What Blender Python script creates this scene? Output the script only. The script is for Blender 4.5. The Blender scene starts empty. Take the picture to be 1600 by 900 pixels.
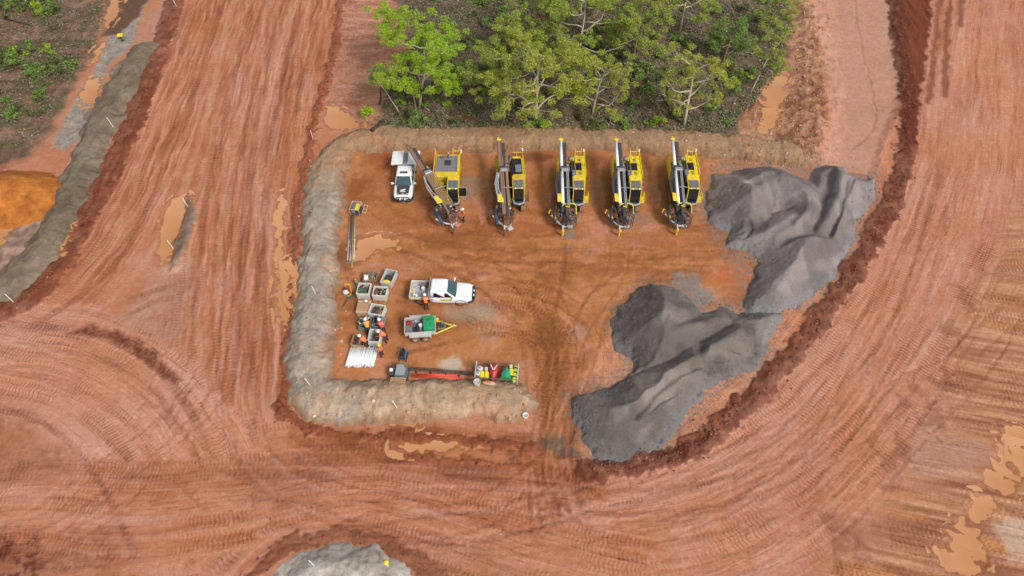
import bpy, bmesh, math, random
import numpy as np
from mathutils import Vector, Matrix, Euler, Quaternion

# ---------------------------------------------------------------- camera, sky, sun, exposure
scene = bpy.context.scene
COL = scene.collection
R = math.radians
CAM_H, TILT, FOC = 48.0, R(37.0), 1066.0
cam_data = bpy.data.cameras.new('camera')
cam_data.sensor_width = 36.0
cam_data.lens = FOC / 1600.0 * 36.0
cam_data.clip_end = 8000.0
cam = bpy.data.objects.new('camera', cam_data)
cam.location = (0, 0, CAM_H)
cam.rotation_euler = (TILT, 0, 0)
COL.objects.link(cam)
scene.camera = cam

SUN_DIR = Vector((0.50, -0.52, 0.72)).normalized()      # towards the sun
world = bpy.data.worlds.new('World')
scene.world = world
world.use_nodes = True
wn = world.node_tree
wn.nodes.clear()
w_out = wn.nodes.new('ShaderNodeOutputWorld')
w_bg = wn.nodes.new('ShaderNodeBackground')
w_hs = wn.nodes.new('ShaderNodeHueSaturation')
w_sky = wn.nodes.new('ShaderNodeTexSky')
w_sky.sky_type = 'NISHITA'
w_sky.sun_disc = False
w_sky.sun_elevation = math.asin(SUN_DIR.z)
w_sky.sun_rotation = math.atan2(SUN_DIR.x, SUN_DIR.y)
w_sky.dust_density = 4.0
w_sky.air_density = 1.0
w_sky.ozone_density = 1.0
w_hs.inputs['Saturation'].default_value = 0.30          # thin cloud cover: nearly white sky
w_bg.inputs['Strength'].default_value = 0.095
wn.links.new(w_sky.outputs[0], w_hs.inputs['Color'])
wn.links.new(w_hs.outputs[0], w_bg.inputs['Color'])
wn.links.new(w_bg.outputs[0], w_out.inputs['Surface'])

sun_data = bpy.data.lights.new('sun', 'SUN')
sun_data.energy = 1.7
sun_data.angle = R(14)
sun_data.color = (1.0, 0.955, 0.90)
sun = bpy.data.objects.new('sun', sun_data)
sun.rotation_euler = SUN_DIR.to_track_quat('Z', 'Y').to_euler()
sun.location = (20, -20, 60)
COL.objects.link(sun)

scene.view_settings.view_transform = 'Standard'
scene.view_settings.look = 'None'
scene.view_settings.exposure = 0.46
scene.view_settings.gamma = 1.0
scene.render.engine = 'CYCLES'
scene.cycles.max_bounces = 6
scene.cycles.transparent_max_bounces = 6

# ---------------------------------------------------------------- helpers
CT, ST = math.cos(TILT), math.sin(TILT)
def W(px, py, z=0.0):
    """ground point seen at photo position (px, py), on the level z"""
    u, v = px - 800.0, py - 450.0
    t = (CAM_H - z) / (v * ST + FOC * CT)
    return (u * t, (-v * CT + FOC * ST) * t)
def WP(pts, z=0.0):
    return [W(p[0], p[1], z) for p in pts]

def srgb(r, g, b, k=1.0):
    f = lambda c: (c / 255.0 / 12.92) if c / 255.0 <= 0.04045 else ((c / 255.0 + 0.055) / 1.055) ** 2.4
    return np.array([f(r) * k, f(g) * k, f(b) * k], dtype=np.float32)
SOILK = 0.80
def soil(r, g, b):
    return srgb(r, g, b, SOILK)

def _hash(ix, iy, seed):
    h = (ix.astype(np.uint32) * np.uint32(374761393) + iy.astype(np.uint32) * np.uint32(668265263) + np.uint32((seed * 974711 + 1013) & 0xffffffff))
    h = (h ^ (h >> np.uint32(13))) * np.uint32(1274126177)
    h = h ^ (h >> np.uint32(16))
    return h
def noise(x, y, seed=0):
    """gradient noise, about -1..1"""
    xf = np.floor(x); yf = np.floor(y)
    ix = xf.astype(np.int64); iy = yf.astype(np.int64)
    fx = (x - xf).astype(np.float32); fy = (y - yf).astype(np.float32)
    u = fx * fx * fx * (fx * (fx * 6 - 15) + 10); v = fy * fy * fy * (fy * (fy * 6 - 15) + 10)
    def g(dx, dy):
        h = _hash(ix + dx, iy + dy, seed)
        a = (h & np.uint32(1023)).astype(np.float32) * (2 * math.pi / 1024)
        return np.cos(a) * (fx - dx) + np.sin(a) * (fy - dy)
    a = g(0, 0); b = g(1, 0); c = g(0, 1); d = g(1, 1)
    return 1.5 * ((a + (b - a) * u) * (1 - v) + (c + (d - c) * u) * v)
def fbm(x, y, seed=0, octv=3, gain=0.5):
    s = 0; a = 1.0; n = 0
    for k in range(octv):
        s = s + a * noise(x, y, seed + 17 * k); n += a; a *= gain; x = x * 2.03 + 5.1; y = y * 2.03 - 3.7
    return s / n * 1.3
def sstep(a, b, x):
    t = np.clip((x - a) / (b - a), 0, 1)
    return t * t * (3 - 2 * t)
def mix(a, b, m):
    m = m[:, None] if getattr(m, 'ndim', 0) == 1 and getattr(a, 'ndim', 0) == 2 else m
    return a + (b - a) * m
def catmull(pts, n=8):
    P = [np.array(p, dtype=float) for p in pts]
    P = [2 * P[0] - P[1]] + P + [2 * P[-1] - P[-2]]
    out = []
    for i in range(1, len(P) - 2):
        for k in range(n):
            t = k / n
            a, b, c, d = P[i - 1], P[i], P[i + 1], P[i + 2]
            out.append(0.5 * ((2 * b) + (c - a) * t + (2 * a - 5 * b + 4 * c - d) * t * t + (3 * b - a - 3 * c + d) * t ** 3))
    out.append(P[-2])
    return np.array(out)
BIG = 1e3
def near_box(x, y, pts, m):
    p = np.asarray(pts)
    return np.nonzero((x > p[:, 0].min() - m) & (x < p[:, 0].max() + m) & (y > p[:, 1].min() - m) & (y < p[:, 1].max() + m))[0]
def line_dist(x, y, pts, margin):
    """(signed distance, arc position) to a polyline; BIG beyond the margin"""
    D = np.full(x.shape, BIG, np.float32); S = np.zeros(x.shape, np.float32)
    idx = near_box(x, y, pts, margin)
    xx = x[idx]; yy = y[idx]
    best = np.full(xx.shape, BIG * BIG, np.float32); sd = np.zeros_like(best); sp = np.zeros_like(best)
    acc = 0.0
    for i in range(len(pts) - 1):
        ax, ay = pts[i]; bx, by = pts[i + 1]
        ex, ey = bx - ax, by - ay; L = math.hypot(ex, ey)
        if L < 1e-6: continue
        ex /= L; ey /= L
        s = np.clip((xx - ax) * ex + (yy - ay) * ey, 0, L)
        qx = xx - ax - ex * s; qy = yy - ay - ey * s
        d2 = qx * qx + qy * qy
        m = d2 < best
        side = np.where(ex * qy - ey * qx >= 0, 1.0, -1.0)
        best = np.where(m, d2, best); sd = np.where(m, side, sd); sp = np.where(m, s + acc, sp)
        acc += L
    D[idx] = np.sqrt(best) * sd; S[idx] = sp
    return D, S
def poly_dist(x, y, pts, margin=4.0):
    """signed distance to a polygon, negative inside; BIG beyond the margin"""
    D = np.full(x.shape, BIG, np.float32)
    idx = near_box(x, y, pts, margin)
    xx = x[idx]; yy = y[idx]
    best = np.full(xx.shape, BIG * BIG, np.float32); ins = np.zeros(xx.shape, bool)
    n = len(pts)
    for i in range(n):
        ax, ay = pts[i]; bx, by = pts[(i + 1) % n]
        ex, ey = bx - ax, by - ay; L2 = ex * ex + ey * ey + 1e-12
        t = np.clip(((xx - ax) * ex + (yy - ay) * ey) / L2, 0, 1)
        qx = xx - ax - ex * t; qy = yy - ay - ey * t
        best = np.minimum(best, qx * qx + qy * qy)
        if ay != by:
            c = (ay > yy) != (by > yy)
            ins ^= c & (xx < ex * (yy - ay) / (by - ay) + ax)
    D[idx] = np.sqrt(best) * np.where(ins, -1, 1)
    return D

def tag(o, label=None, cat=None, group=None, kind=None):
    if label: o['label'] = label
    if cat: o['category'] = cat
    if group: o['group'] = group
    if kind: o['kind'] = kind
    return o

# ---------------------------------------------------------------- materials
def new_mat(name):
    m = bpy.data.materials.new(name); m.use_nodes = True
    nt = m.node_tree
    return m, nt, nt.nodes['Principled BSDF'], nt.nodes, nt.links
def soil_material(name, scale=1.0, bump=0.5, speck=0.25, rough=0.93, tracks=False):
    m, nt, bs, N, L = new_mat(name)
    at = N.new('ShaderNodeAttribute'); at.attribute_name = 'soil'
    we = N.new('ShaderNodeAttribute'); we.attribute_name = 'wet'
    tc = N.new('ShaderNodeTexCoord')
    n1 = N.new('ShaderNodeTexNoise'); n1.inputs['Scale'].default_value = 2.2 * scale; n1.inputs['Detail'].default_value = 8; n1.inputs['Roughness'].default_value = 0.72
    n2 = N.new('ShaderNodeTexNoise'); n2.inputs['Scale'].default_value = 11 * scale; n2.inputs['Detail'].default_value = 5; n2.inputs['Roughness'].default_value = 0.7
    for n in (n1, n2): L.new(tc.outputs['Object'], n.inputs['Vector'])
    r1 = N.new('ShaderNodeMapRange'); r1.inputs[1].default_value = 0.3; r1.inputs[2].default_value = 0.7; r1.inputs[3].default_value = 1 - speck; r1.inputs[4].default_value = 1 + speck
    r2 = N.new('ShaderNodeMapRange'); r2.inputs[1].default_value = 0.3; r2.inputs[2].default_value = 0.7; r2.inputs[3].default_value = 1 - speck * 0.9; r2.inputs[4].default_value = 1 + speck * 0.9
    L.new(n1.outputs[0], r1.inputs[0]); L.new(n2.outputs[0], r2.inputs[0])
    mu = N.new('ShaderNodeMath'); mu.operation = 'MULTIPLY'; L.new(r1.outputs[0], mu.inputs[0]); L.new(r2.outputs[0], mu.inputs[1])
    def math_(op, a, b=None, c=None):
        n = N.new('ShaderNodeMath'); n.operation = op
        for k, q in enumerate((a, b, c)):
            if q is None: continue
            if isinstance(q, (int, float)): n.inputs[k].default_value = q
            else: L.new(q, n.inputs[k])
        return n.outputs[0]
    def ramp_(x, a, b, lo, hi):
        n = N.new('ShaderNodeMapRange'); n.interpolation_type = 'SMOOTHSTEP'
        for k, q in enumerate((a, b, lo, hi)): n.inputs[k + 1].default_value = q
        L.new(x, n.inputs[0]); return n.outputs[0]
    fac = mu.outputs[0]; extra = None
    if tracks:
        fl = N.new('ShaderNodeAttribute'); fl.attribute_name = 'flow'
        sx = N.new('ShaderNodeSeparateXYZ'); L.new(fl.outputs['Vector'], sx.inputs[0])
        d, s, k = sx.outputs
        def flow_noise(fd, fs, detail, w):
            cb = N.new('ShaderNodeCombineXYZ'); L.new(math_('MULTIPLY', d, fd), cb.inputs[0]); L.new(math_('MULTIPLY', s, fs), cb.inputs[1]); cb.inputs[2].default_value = w
            n = N.new('ShaderNodeTexNoise'); n.inputs['Scale'].default_value = 1.0; n.inputs['Detail'].default_value = detail; n.inputs['Roughness'].default_value = 0.6; L.new(cb.outputs[0], n.inputs['Vector']); return n.outputs[0]
        streak = ramp_(flow_noise(4.5, 0.35, 4, 1.7), 0.32, 0.68, -0.08, 0.05)
        # tyre cleats: rows of slanted bars inside each wheel path
        saw = math_('ABSOLUTE', math_('SUBTRACT', math_('FRACT', math_('MULTIPLY', d, 1.15)), 0.5))
        ph = math_('ADD', math_('MULTIPLY', s, 2 * math.pi / 0.31), math_('MULTIPLY', saw, 5.5))
        bars = ramp_(math_('SINE', ph), -0.3, 0.6, 0.0, 1.0)
        where = math_('MULTIPLY', ramp_(flow_noise(0.9, 0.05, 2, 8.3), 0.44, 0.57, 0, 1), ramp_(n1.outputs[0], 0.36, 0.56, 0.15, 1))
        patchy = N.new('ShaderNodeTexNoise'); patchy.inputs['Scale'].default_value = 0.22; patchy.inputs['Detail'].default_value = 2; L.new(tc.outputs['Object'], patchy.inputs['Vector'])
        where = math_('MULTIPLY', where, ramp_(patchy.outputs[0], 0.40, 0.55, 0.1, 1))
        streak = math_('MULTIPLY', streak, ramp_(n1.outputs[0], 0.35, 0.6, 0.3, 1.2))
        cle = math_('MULTIPLY', math_('MULTIPLY', bars, where), -0.34)
        fleck = N.new('ShaderNodeTexNoise'); fleck.inputs['Scale'].default_value = 3.6; fleck.inputs['Detail'].default_value = 6; fleck.inputs['Roughness'].default_value = 0.75; L.new(tc.outputs['Object'], fleck.inputs['Vector'])
        fl2 = math_('MULTIPLY', ramp_(fleck.outputs[0], 0.55, 0.66, 0, -0.26), ramp_(patchy.outputs[0], 0.38, 0.56, 0.25, 1))
        # smears of drier mud with firm edges, and thin dark rut lines along the traffic
        sm = flow_noise(1.15, 0.06, 6, 4.2)
        smear = math_('ADD', ramp_(sm, 0.52, 0.545, 0.0, 0.09), ramp_(sm, 0.40, 0.43, -0.12, 0.0))
        rl = math_('ABSOLUTE', math_('SUBTRACT', flow_noise(1.5, 0.035, 3, 12.9), 0.5))
        rut = math_('MULTIPLY', ramp_(rl, 0.004, 0.016, -0.30, 0.0), ramp_(fleck.outputs[0], 0.42, 0.55, 0.1, 1.0))
        smear = math_('MULTIPLY', smear, ramp_(patchy.outputs[0], 0.36, 0.58, 0.35, 1.15))
        fl2 = math_('ADD', fl2, math_('ADD', smear, rut))
        tot = math_('MULTIPLY', math_('ADD', math_('ADD', streak, fl2), cle), math_('MINIMUM', math_('MULTIPLY', k, 1.4), 1.0))
        fac = math_('MULTIPLY', fac, math_('ADD', tot, 1.0)); extra = math_('MULTIPLY', tot, 0.3)
    mx = N.new('ShaderNodeMix'); mx.data_type = 'RGBA'; mx.blend_type = 'MULTIPLY'; mx.inputs[0].default_value = 1.0
    L.new(at.outputs['Color'], mx.inputs[6]); cc = N.new('ShaderNodeCombineColor')                     # damp soil: darker and richer at once
    for ch, ex in enumerate((0.75, 1.12, 1.45) if tracks else (1.0, 1.0, 1.0)): L.new(math_('POWER', math_('MAXIMUM', fac, 0.05), ex), cc.inputs[ch])
    L.new(cc.outputs[0], mx.inputs[7])
    L.new(mx.outputs[2], bs.inputs['Base Color'])
    rr = N.new('ShaderNodeMapRange'); rr.inputs[3].default_value = rough; rr.inputs[4].default_value = 0.42
    L.new(we.outputs['Fac'], rr.inputs[0]); L.new(rr.outputs[0], bs.inputs['Roughness'])
    bs.inputs['Specular IOR Level'].default_value = 0.35
    ad = N.new('ShaderNodeMath'); ad.operation = 'ADD'; L.new(n1.outputs[0], ad.inputs[0])
    m3 = N.new('ShaderNodeMath'); m3.operation = 'MULTIPLY'; m3.inputs[1].default_value = 0.35; L.new(n2.outputs[0], m3.inputs[0]); L.new(m3.outputs[0], ad.inputs[1])
    if extra is not None:
        a2 = N.new('ShaderNodeMath'); a2.operation = 'ADD'; L.new(ad.outputs[0], a2.inputs[0]); L.new(extra, a2.inputs[1]); ad = a2
    bp = N.new('ShaderNodeBump'); bp.inputs['Strength'].default_value = bump; bp.inputs['Distance'].default_value = 0.12
    L.new(ad.outputs[0], bp.inputs['Height']); L.new(bp.outputs[0], bs.inputs['Normal'])
    return m
MAT = {}
MAT['soil'] = soil_material('red_soil', 1.0, 0.45, 0.19, 0.93, True)
MAT['floor'] = soil_material('forest_floor_soil', 1.3, 0.8, 0.42)
MAT['bund'] = soil_material('bund_soil', 1.2, 0.7, 0.26)
MAT['gravel'] = soil_material('grey_gravel', 3.0, 0.6, 0.22)
def water_material():
    m, nt, bs, N, L = new_mat('muddy_water')
    de = N.new('ShaderNodeAttribute'); de.attribute_name = 'wet'
    n1 = N.new('ShaderNodeTexNoise'); n1.inputs['Scale'].default_value = 0.8; n1.inputs['Detail'].default_value = 5
    cr = N.new('ShaderNodeValToRGB')
    cr.color_ramp.elements[0].position = 0.35; cr.color_ramp.elements[1].position = 0.68
    cr.color_ramp.elements[0].color = (*soil(206, 146, 98), 1); cr.color_ramp.elements[1].color = (*soil(226, 168, 122), 1)
    L.new(n1.outputs[0], cr.inputs[0]); L.new(cr.outputs[0], bs.inputs['Base Color'])
    bs.inputs['Roughness'].default_value = 0.12; bs.inputs['IOR'].default_value = 1.33
    mr = N.new('ShaderNodeMapRange'); mr.inputs[1].default_value = 0.0; mr.inputs[2].default_value = 0.012; mr.inputs[3].default_value = 0.0; mr.inputs[4].default_value = 0.95
    L.new(de.outputs['Fac'], mr.inputs[0])                      # thin water lets the bed show
    tr = N.new('ShaderNodeBsdfTransparent'); mx = N.new('ShaderNodeMixShader')
    L.new(mr.outputs[0], mx.inputs[0]); L.new(tr.outputs[0], mx.inputs[1]); L.new(bs.outputs[0], mx.inputs[2]); L.new(mx.outputs[0], N['Material Output'].inputs['Surface'])
    return m
MAT['water'] = water_material()
# ---------------------------------------------------------------- terrain grid
def axis(a, b, step, grow_to):
    c = [a]
    while c[-1] < b: c.append(c[-1] + step(c[-1]))
    d = step(c[-1]); v = c[-1]
    hi = []
    while v < grow_to[1]:
        d *= 1.35; v += d; hi.append(v)
    d = step(a); v = a; lo = []
    while v > grow_to[0]:
        d *= 1.35; v -= d; lo.append(v)
    return np.array(lo[::-1] + c + hi, dtype=np.float32)
XS = axis(-68.0, 68.0, lambda v: 0.098 + max(0.0, abs(v) - 38) * 0.0019, (-3000, 3000))
YS = axis(9.0, 88.0, lambda v: 0.071 + 0.118 * (v - 9) / 79, (-2500, 4000))
NX, NY = len(XS), len(YS)
GX, GY = [a.ravel() for a in np.meshgrid(XS, YS)]
GX = GX.astype(np.float32); GY = GY.astype(np.float32)
CORE = (GX > -80) & (GX < 80) & (GY > 0) & (GY < 100)

n_a = fbm(GX * 0.55, GY * 0.55, 3, 2); n_b = fbm(GX * 0.55, GY * 0.55, 9, 2)
n_c = noise(GX * 2.3, GY * 2.3, 5); n_d = noise(GX * 2.3, GY * 2.3, 6)
WX = GX + 0.42 * n_a + 0.14 * n_c; WY = GY + 0.42 * n_b + 0.14 * n_d      # wobbled copy for ragged outlines
lo1 = fbm(GX * 0.08, GY * 0.08, 21, 3); lo2 = fbm(GX * 0.22, GY * 0.22, 31, 3)
mid = fbm(GX * 0.9, GY * 0.9, 41, 3); fine = fbm(GX * 3.1, GY * 3.1, 51, 2)

H = 0.06 * lo1 + 0.035 * lo2 + 0.02 * mid + 0.012 * fine
wet = np.zeros_like(GX)

PALE, MIDS, DARK = soil(205, 150, 126), soil(186, 121, 87), soil(144, 80, 46)
PADC, PADW = soil(191, 126, 78), soil(154, 95, 49)
tone = 0.62 + 0.14 * lo2 + 0.10 * lo1 + 0.08 * mid
tread = np.zeros_like(GX)
FLOW = np.zeros((len(GX), 3), np.float32)          # across, along, strength of the traffic at each point

def stream(pts, half, seed, bias=0.0, amp=0.42, fr=(0.75, 2.6), tr=0.5, feather=0.6, relief=0.018):
    """traffic along a path: long streaks that follow it, rows of tyre cleats"""
    global tone, H, tread
    path = catmull(WP(pts), 6)
    d, s = line_dist(GX + 0.30 * lo2, GY + 0.30 * lo1, path, half * 1.3 + 2)
    LN = float(np.sum(np.hypot(*(np.diff(path, axis=0).T))))
    m = sstep(half, half * feather, np.abs(d) + 0.8 * lo2 + 0.35 * mid) * sstep(0.3, 5, s + 1.5 * lo2 + mid) * sstep(LN - 0.3, LN - 5, s + 1.5 * lo2 + mid)
    i = np.nonzero(m > 0.002)[0]
    di, si = d[i], s[i]
    a = fbm(di * fr[0], si * 0.045, seed, 3); b = fbm(di * fr[1], si * 0.12, seed + 5, 2); c = noise(di * 4.5, si * 0.35, seed + 8)
    lively = 0.5 + 0.5 * sstep(-0.4, 0.35, fbm(GX[i] * 0.13, GY[i] * 0.13, seed + 3, 2))
    e_ = 0.55 * a + 0.65 * b + 0.35 * c; t = 0.70 + bias * (0.4 + 0.6 * lively) + amp * lively * np.sign(e_) * np.abs(np.tanh(e_ * 1.9)) * 0.75 + 0.10 * lo2[i] + 0.10 * mid[i] + 0.07 * fine[i]
    tone[i] = tone[i] + (t - tone[i]) * m[i]
    k = m[i] > 0.45
    FLOW[i[k], 0] = di[k]; FLOW[i[k], 1] = si[k]; FLOW[i[k], 2] = tr * np.clip(m[i[k]] * 1.4 - 0.4, 0, 1)
    H[i] += m[i] * relief * (a + 0.8 * b + 0.3 * c)

# left haul road (straight-through traffic, then traffic peeling off left), loop bottom left, sweep along the bottom and right
stream([(478, -60), (452, 0), (415, 150), (385, 300), (372, 450), (362, 600), (356, 760)], 8.0, 100, -0.15, 0.60, (0.8, 2.8), 0.55)
stream([(345, -60), (325, 0), (255, 190), (190, 335), (115, 435), (10, 505), (-120, 550)], 5.6, 140, -0.16, 0.60, (0.8, 2.6), 0.6)
stream([(1530, -80), (1515, 0), (1500, 150), (1475, 300), (1390, 480), (1270, 640), (1120, 760), (950, 800), (760, 795), (560, 780), (380, 800), (200, 830), (-60, 850)], 9.5, 180, 0.07, 0.20, (0.6, 2.4), 0.75)
stream([(1000, 765), (900, 745), (800, 735), (640, 725), (500, 720), (380, 735)], 2.8, 200, -0.26, 0.46, (0.9, 2.6), 1.0)
stream([(300, 960), (345, 890), (420, 825), (530, 798), (640, 810), (760, 850), (900, 890), (1100, 930)], 4.2, 220, -0.08, 0.32, (0.9, 2.4), 1.0)
stream([(-120, 520), (0, 552), (110, 575), (200, 625), (265, 700), (300, 800), (315, 940)], 5.8, 260, 0.18, 0.11, (0.6, 2.0), 0.75, 0.82)
stream([(-80, 800), (60, 790), (200, 800), (330, 790), (470, 770)], 4.5, 300, -0.04, 0.28, (0.7, 2.3), 1.0)

COLR = np.where((tone < 0.5)[:, None], mix(np.tile(DARK, (len(GX), 1)), MIDS, np.clip(tone / 0.5, 0, 1)),
                mix(np.tile(MIDS, (len(GX), 1)), PALE, np.clip((tone - 0.5) / 0.42, 0, 1)))
redness = sstep(-0.3, 0.6, fbm(GX * 0.12, GY * 0.12, 71, 3))
COLR = mix(COLR, COLR * np.array([1.0, 0.94, 0.82], np.float32), redness)
wet = sstep(0.45, 0.2, tone) * 0.4

def paint(m, c, k=1.0):
    global COLR
    COLR = mix(COLR, c, np.clip(m * k, 0, 1))
def region(pts, feather=0.5, warp=1.0, margin=4.0):
    d = poly_dist(GX + (WX - GX) * warp, GY + (WY - GY) * warp, WP(pts), margin)
    return sstep(feather, -feather, d), d
def ribbon(pts, half, feather=0.3, warp=1.0):
    d, s = line_dist(GX + (WX - GX) * warp, GY + (WY - GY) * warp, catmull(WP(pts), 5), half + 3)
    return sstep(half + feather, half - feather, np.abs(d)), d, s

# rollers' rows of cleat prints on the right-hand shoulder
sh, d_ = region([(1640, 200), (1590, 330), (1540, 420), (1500, 520), (1470, 640), (1400, 760), (1270, 930), (1700, 930), (1720, 200)], 2.0, 1.5)
i = np.nonzero(sh > 0.01)[0]
for cx, cy, ang, wd in ((1700, 300, 0.05, 0), (1650, 900, -0.22, 1)):
    q = GX[i] * math.cos(ang) + GY[i] * math.sin(ang); r_ = -GX[i] * math.sin(ang) + GY[i] * math.cos(ang)
    st = 0.6 * fbm(r_ * 0.9 + 3, q * 0.09, 330 + wd, 3) + 0.55 * fbm(r_ * 2.6, q * 0.2, 336 + wd, 2)
    t = 0.56 + 1.15 * st
    c = mix(np.tile(soil(142, 84, 52), (len(i), 1)), soil(210, 158, 124), np.clip(t, 0, 1))
    c = mix(c, np.tile(soil(204, 142, 88), (len(i), 1)), sstep(0.1, 0.5, fbm(q * 0.1, r_ * 0.5, 340, 2)) * 0.75)
    part_m = sh[i] * (sstep(30, 45, GY[i] - 0 * q) if wd == 0 else sstep(45, 30, GY[i]))
    COLR[i] = mix(COLR[i], c, part_m * 0.85)
    dots = np.sin(q * 2 * math.pi / 0.42) * np.sin(r_ * 2 * math.pi / 0.36 + (np.floor(r_ / 0.36) % 2) * math.pi) * sstep(-0.1, 0.35, fbm(q * 0.12, r_ * 0.5, 350 + wd, 2))
    tread[i] = tread[i] * (1 - part_m) + dots * part_m * 1.1
    H[i] += part_m * 0.035 * st
    kq = part_m > 0.5; FLOW[i[kq], 0] = r_[kq]; FLOW[i[kq], 1] = q[kq]; FLOW[i[kq], 2] = 0.9
COLR *= (1 + 0.21 * np.clip(tread, -1.2, 1.2))[:, None]
H += 0.010 * tread

# ---------------------------------------------------------------- the work pad
pad, pad_d = region([(520, 215), (1130, 228), (1215, 300), (1190, 480), (1230, 470), (1215, 520), (1010, 680), (925, 728), (905, 722), (845, 715), (838, 640), (830, 560), (515, 600)], 0.6)
pt = 0.5 + 0.55 * fbm(GX * 0.2, GY * 0.2, 401, 3) + 0.28 * mid + 0.12 * fine
parc = catmull(WP([(540, 395), (700, 385), (850, 388), (1000, 392), (1180, 410)]), 5)
pd_, ps_ = line_dist(GX + 0.5 * n_a, GY + 0.5 * n_b, parc, 16)
arc2 = catmull(WP([(760, 470), (860, 500), (900, 560), (870, 640), (845, 720)]), 5)
pd2, ps2 = line_dist(GX + 0.3 * n_a, GY + 0.3 * n_b, arc2, 7)
st = 0.30 * fbm(pd_ * 1.1, ps_ * 0.07, 410, 3) * sstep(9, 5, np.abs(pd_))
st2 = 0.45 * fbm(pd2 * 1.6, ps2 * 0.08, 420, 3) * sstep(4.5, 2.5, np.abs(pd2))
pt = pt + st + st2
k = (pad > 0.5) & (np.abs(pd_) < 8); FLOW[k] = 0; FLOW[k, 0] = pd_[k]; FLOW[k, 1] = ps_[k]; FLOW[k, 2] = 0.3
k = (pad > 0.5) & (np.abs(pd2) < 3.2); FLOW[k, 0] = pd2[k]; FLOW[k, 1] = ps2[k]; FLOW[k, 2] = 0.8
FLOW[(pad > 0.5) & (np.abs(pd_) >= 8) & (np.abs(pd2) >= 3.2)] = 0
pc = mix(np.tile(PADW, (len(GX), 1)), PADC, np.clip(pt * 1.7, 0, 1))
pc = mix(pc, np.tile(soil(198, 138, 104), (len(GX), 1)), sstep(0.55, 0.95, pt))
paint(pad, pc)
wet = mix(wet, 0.35 * sstep(0.5, 0.2, pt), pad)
H += pad * (0.05 * st + 0.10 * st2)
# swept soil ridges across the pad and a few wheel ruts
for pts in ([(560, 372), (640, 372), (720, 388), (800, 398), (880, 394), (960, 402), (1060, 404), (1150, 398)], [(640, 395), (690, 420), (760, 430)], [(700, 405), (820, 412), (960, 420), (1100, 428)]):
    m, d, s = ribbon(pts, 0.28, 0.25, 1.3)
    H += 0.09 * m * (0.6 + 0.6 * mid) ; paint(m * 0.5, soil(150, 88, 50))
for k in range(8):
    m, d, s = ribbon([(700 + 10 * k, 395 + 4 * k), (790 + 9 * k, 430 + 5 * k), (845 + 5 * k, 520), (840 + 8 * k, 620), (826 + 11 * k, 730), (830 + 15 * k, 830 - 8 * k)], 0.17, 0.16, 0.5)
    f = sstep(4, 14, s) * (0.5 + 0.5 * sstep(-0.2, 0.3, noise(s * 0.35, s * 0 + k, 430)))
    paint(m * f * 0.65, soil(132, 76, 40)); H -= 0.05 * m * f
    COLR *= (1 + 0.13 * m * f * np.sin(s * 2 * math.pi / 0.5))[:, None]
# patches of spilt grey drill cuttings and damp spots on the pad
def blotch(px, py, rx, ry, c, k=0.8, seed=0, ragged=0.5):
    X0, Y0 = W(px, py)
    q = np.sqrt(((GX - X0) / rx) ** 2 + ((GY - Y0) / ry) ** 2) + ragged * fbm(GX * 0.8, GY * 0.8, 500 + seed, 3)
    paint(sstep(1.0, 0.45, q) * k, c)
for n, (px, py, rx, ry, c, k) in enumerate([
        (735, 292, 1.6, 2.4, soil(150, 130, 114), .7), (880, 300, 1.2, 3.0, soil(160, 118, 88), .6), (770, 300, 1.5, 3.0, soil(152, 120, 96), .6),
        (935, 300, 1.2, 2.6, soil(158, 128, 104), .5), (1030, 300, 1.0, 2.0, soil(158, 128, 104), .5), (1000, 340, 1.3, 1.6, soil(150, 130, 116), .5),
        (740, 490, 3.0, 1.3, soil(164, 146, 124), .75), (705, 570, 1.4, .9, soil(205, 190, 170), .8), (760, 520, 1.6, 1.0, soil(172, 140, 110), .5),
        (905, 520, 1.2, 1.2, soil(176, 140, 122), .5), (945, 585, 1.8, 1.4, soil(122, 104, 92), .85), (865, 692, 1.5, .9, soil(112, 92, 76), .95),
        (885, 706, 1.1, .6, soil(112, 92, 76), .9), (1075, 440, 1.6, 1.6, soil(140, 132, 124), .9), (1095, 462, 1.4, 1.2, soil(146, 138, 130), .9), (1060, 462, 1.2, .8, soil(140, 132, 124), .8),
        (1115, 320, 1.6, 2.2, soil(140, 132, 128), .8), (600, 250, 2.2, 2.4, soil(168, 92, 48), .7), (560, 290, 1.6, 2.0, soil(146, 82, 38), .8), (535, 400, 2.2, 2.4, soil(134, 84, 46), .8),
        (640, 345, 4.0, 2.0, soil(168, 96, 52), .5), (690, 375, 4, 1.2, soil(146, 86, 46), .6), (850, 360, 6, 1.5, soil(166, 100, 56), .5), (1000, 375, 6, 1.5, soil(166, 100, 56), .5), (888, 368, .8, .8, soil(150, 134, 124), .8), (888, 388, .5, .5, soil(150, 134, 124), .8),
        (1140, 430, 2.4, 1.8, soil(192, 112, 66), .8), (1165, 470, 1.5, 1.5, soil(190, 108, 60), .8), (700, 250, 3, 1.5, soil(164, 104, 62), .5), (830, 245, 3, .8, soil(128, 76, 44), .7), (930, 250, 3, .8, soil(150, 92, 54), .5), (860, 520, 2.0, 1.8, soil(128, 76, 36), .5), (920, 570, 1.2, 2.0, soil(136, 80, 40), .5),
        (650, 410, 3, 1.5, soil(190, 132, 100), .5), (590, 350, 2.4, 1.6, soil(186, 120, 76), .5)]):
    blotch(px, py, rx, ry, c, k, n)

for pts in ([(917, 350), (945, 342), (962, 348), (940, 374), (926, 372)], [(905, 335), (930, 328), (938, 338), (915, 346)], [(742, 322), (765, 312), (772, 332), (752, 350)], [(733, 308), (752, 302), (756, 316), (740, 322)], [(1000, 352), (1030, 345), (1040, 352), (1015, 362)]):
    m, d = region(pts, 0.10, 0.8); paint(m * 0.9, soil(200, 136, 102)); H += 0.03 * m
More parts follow.
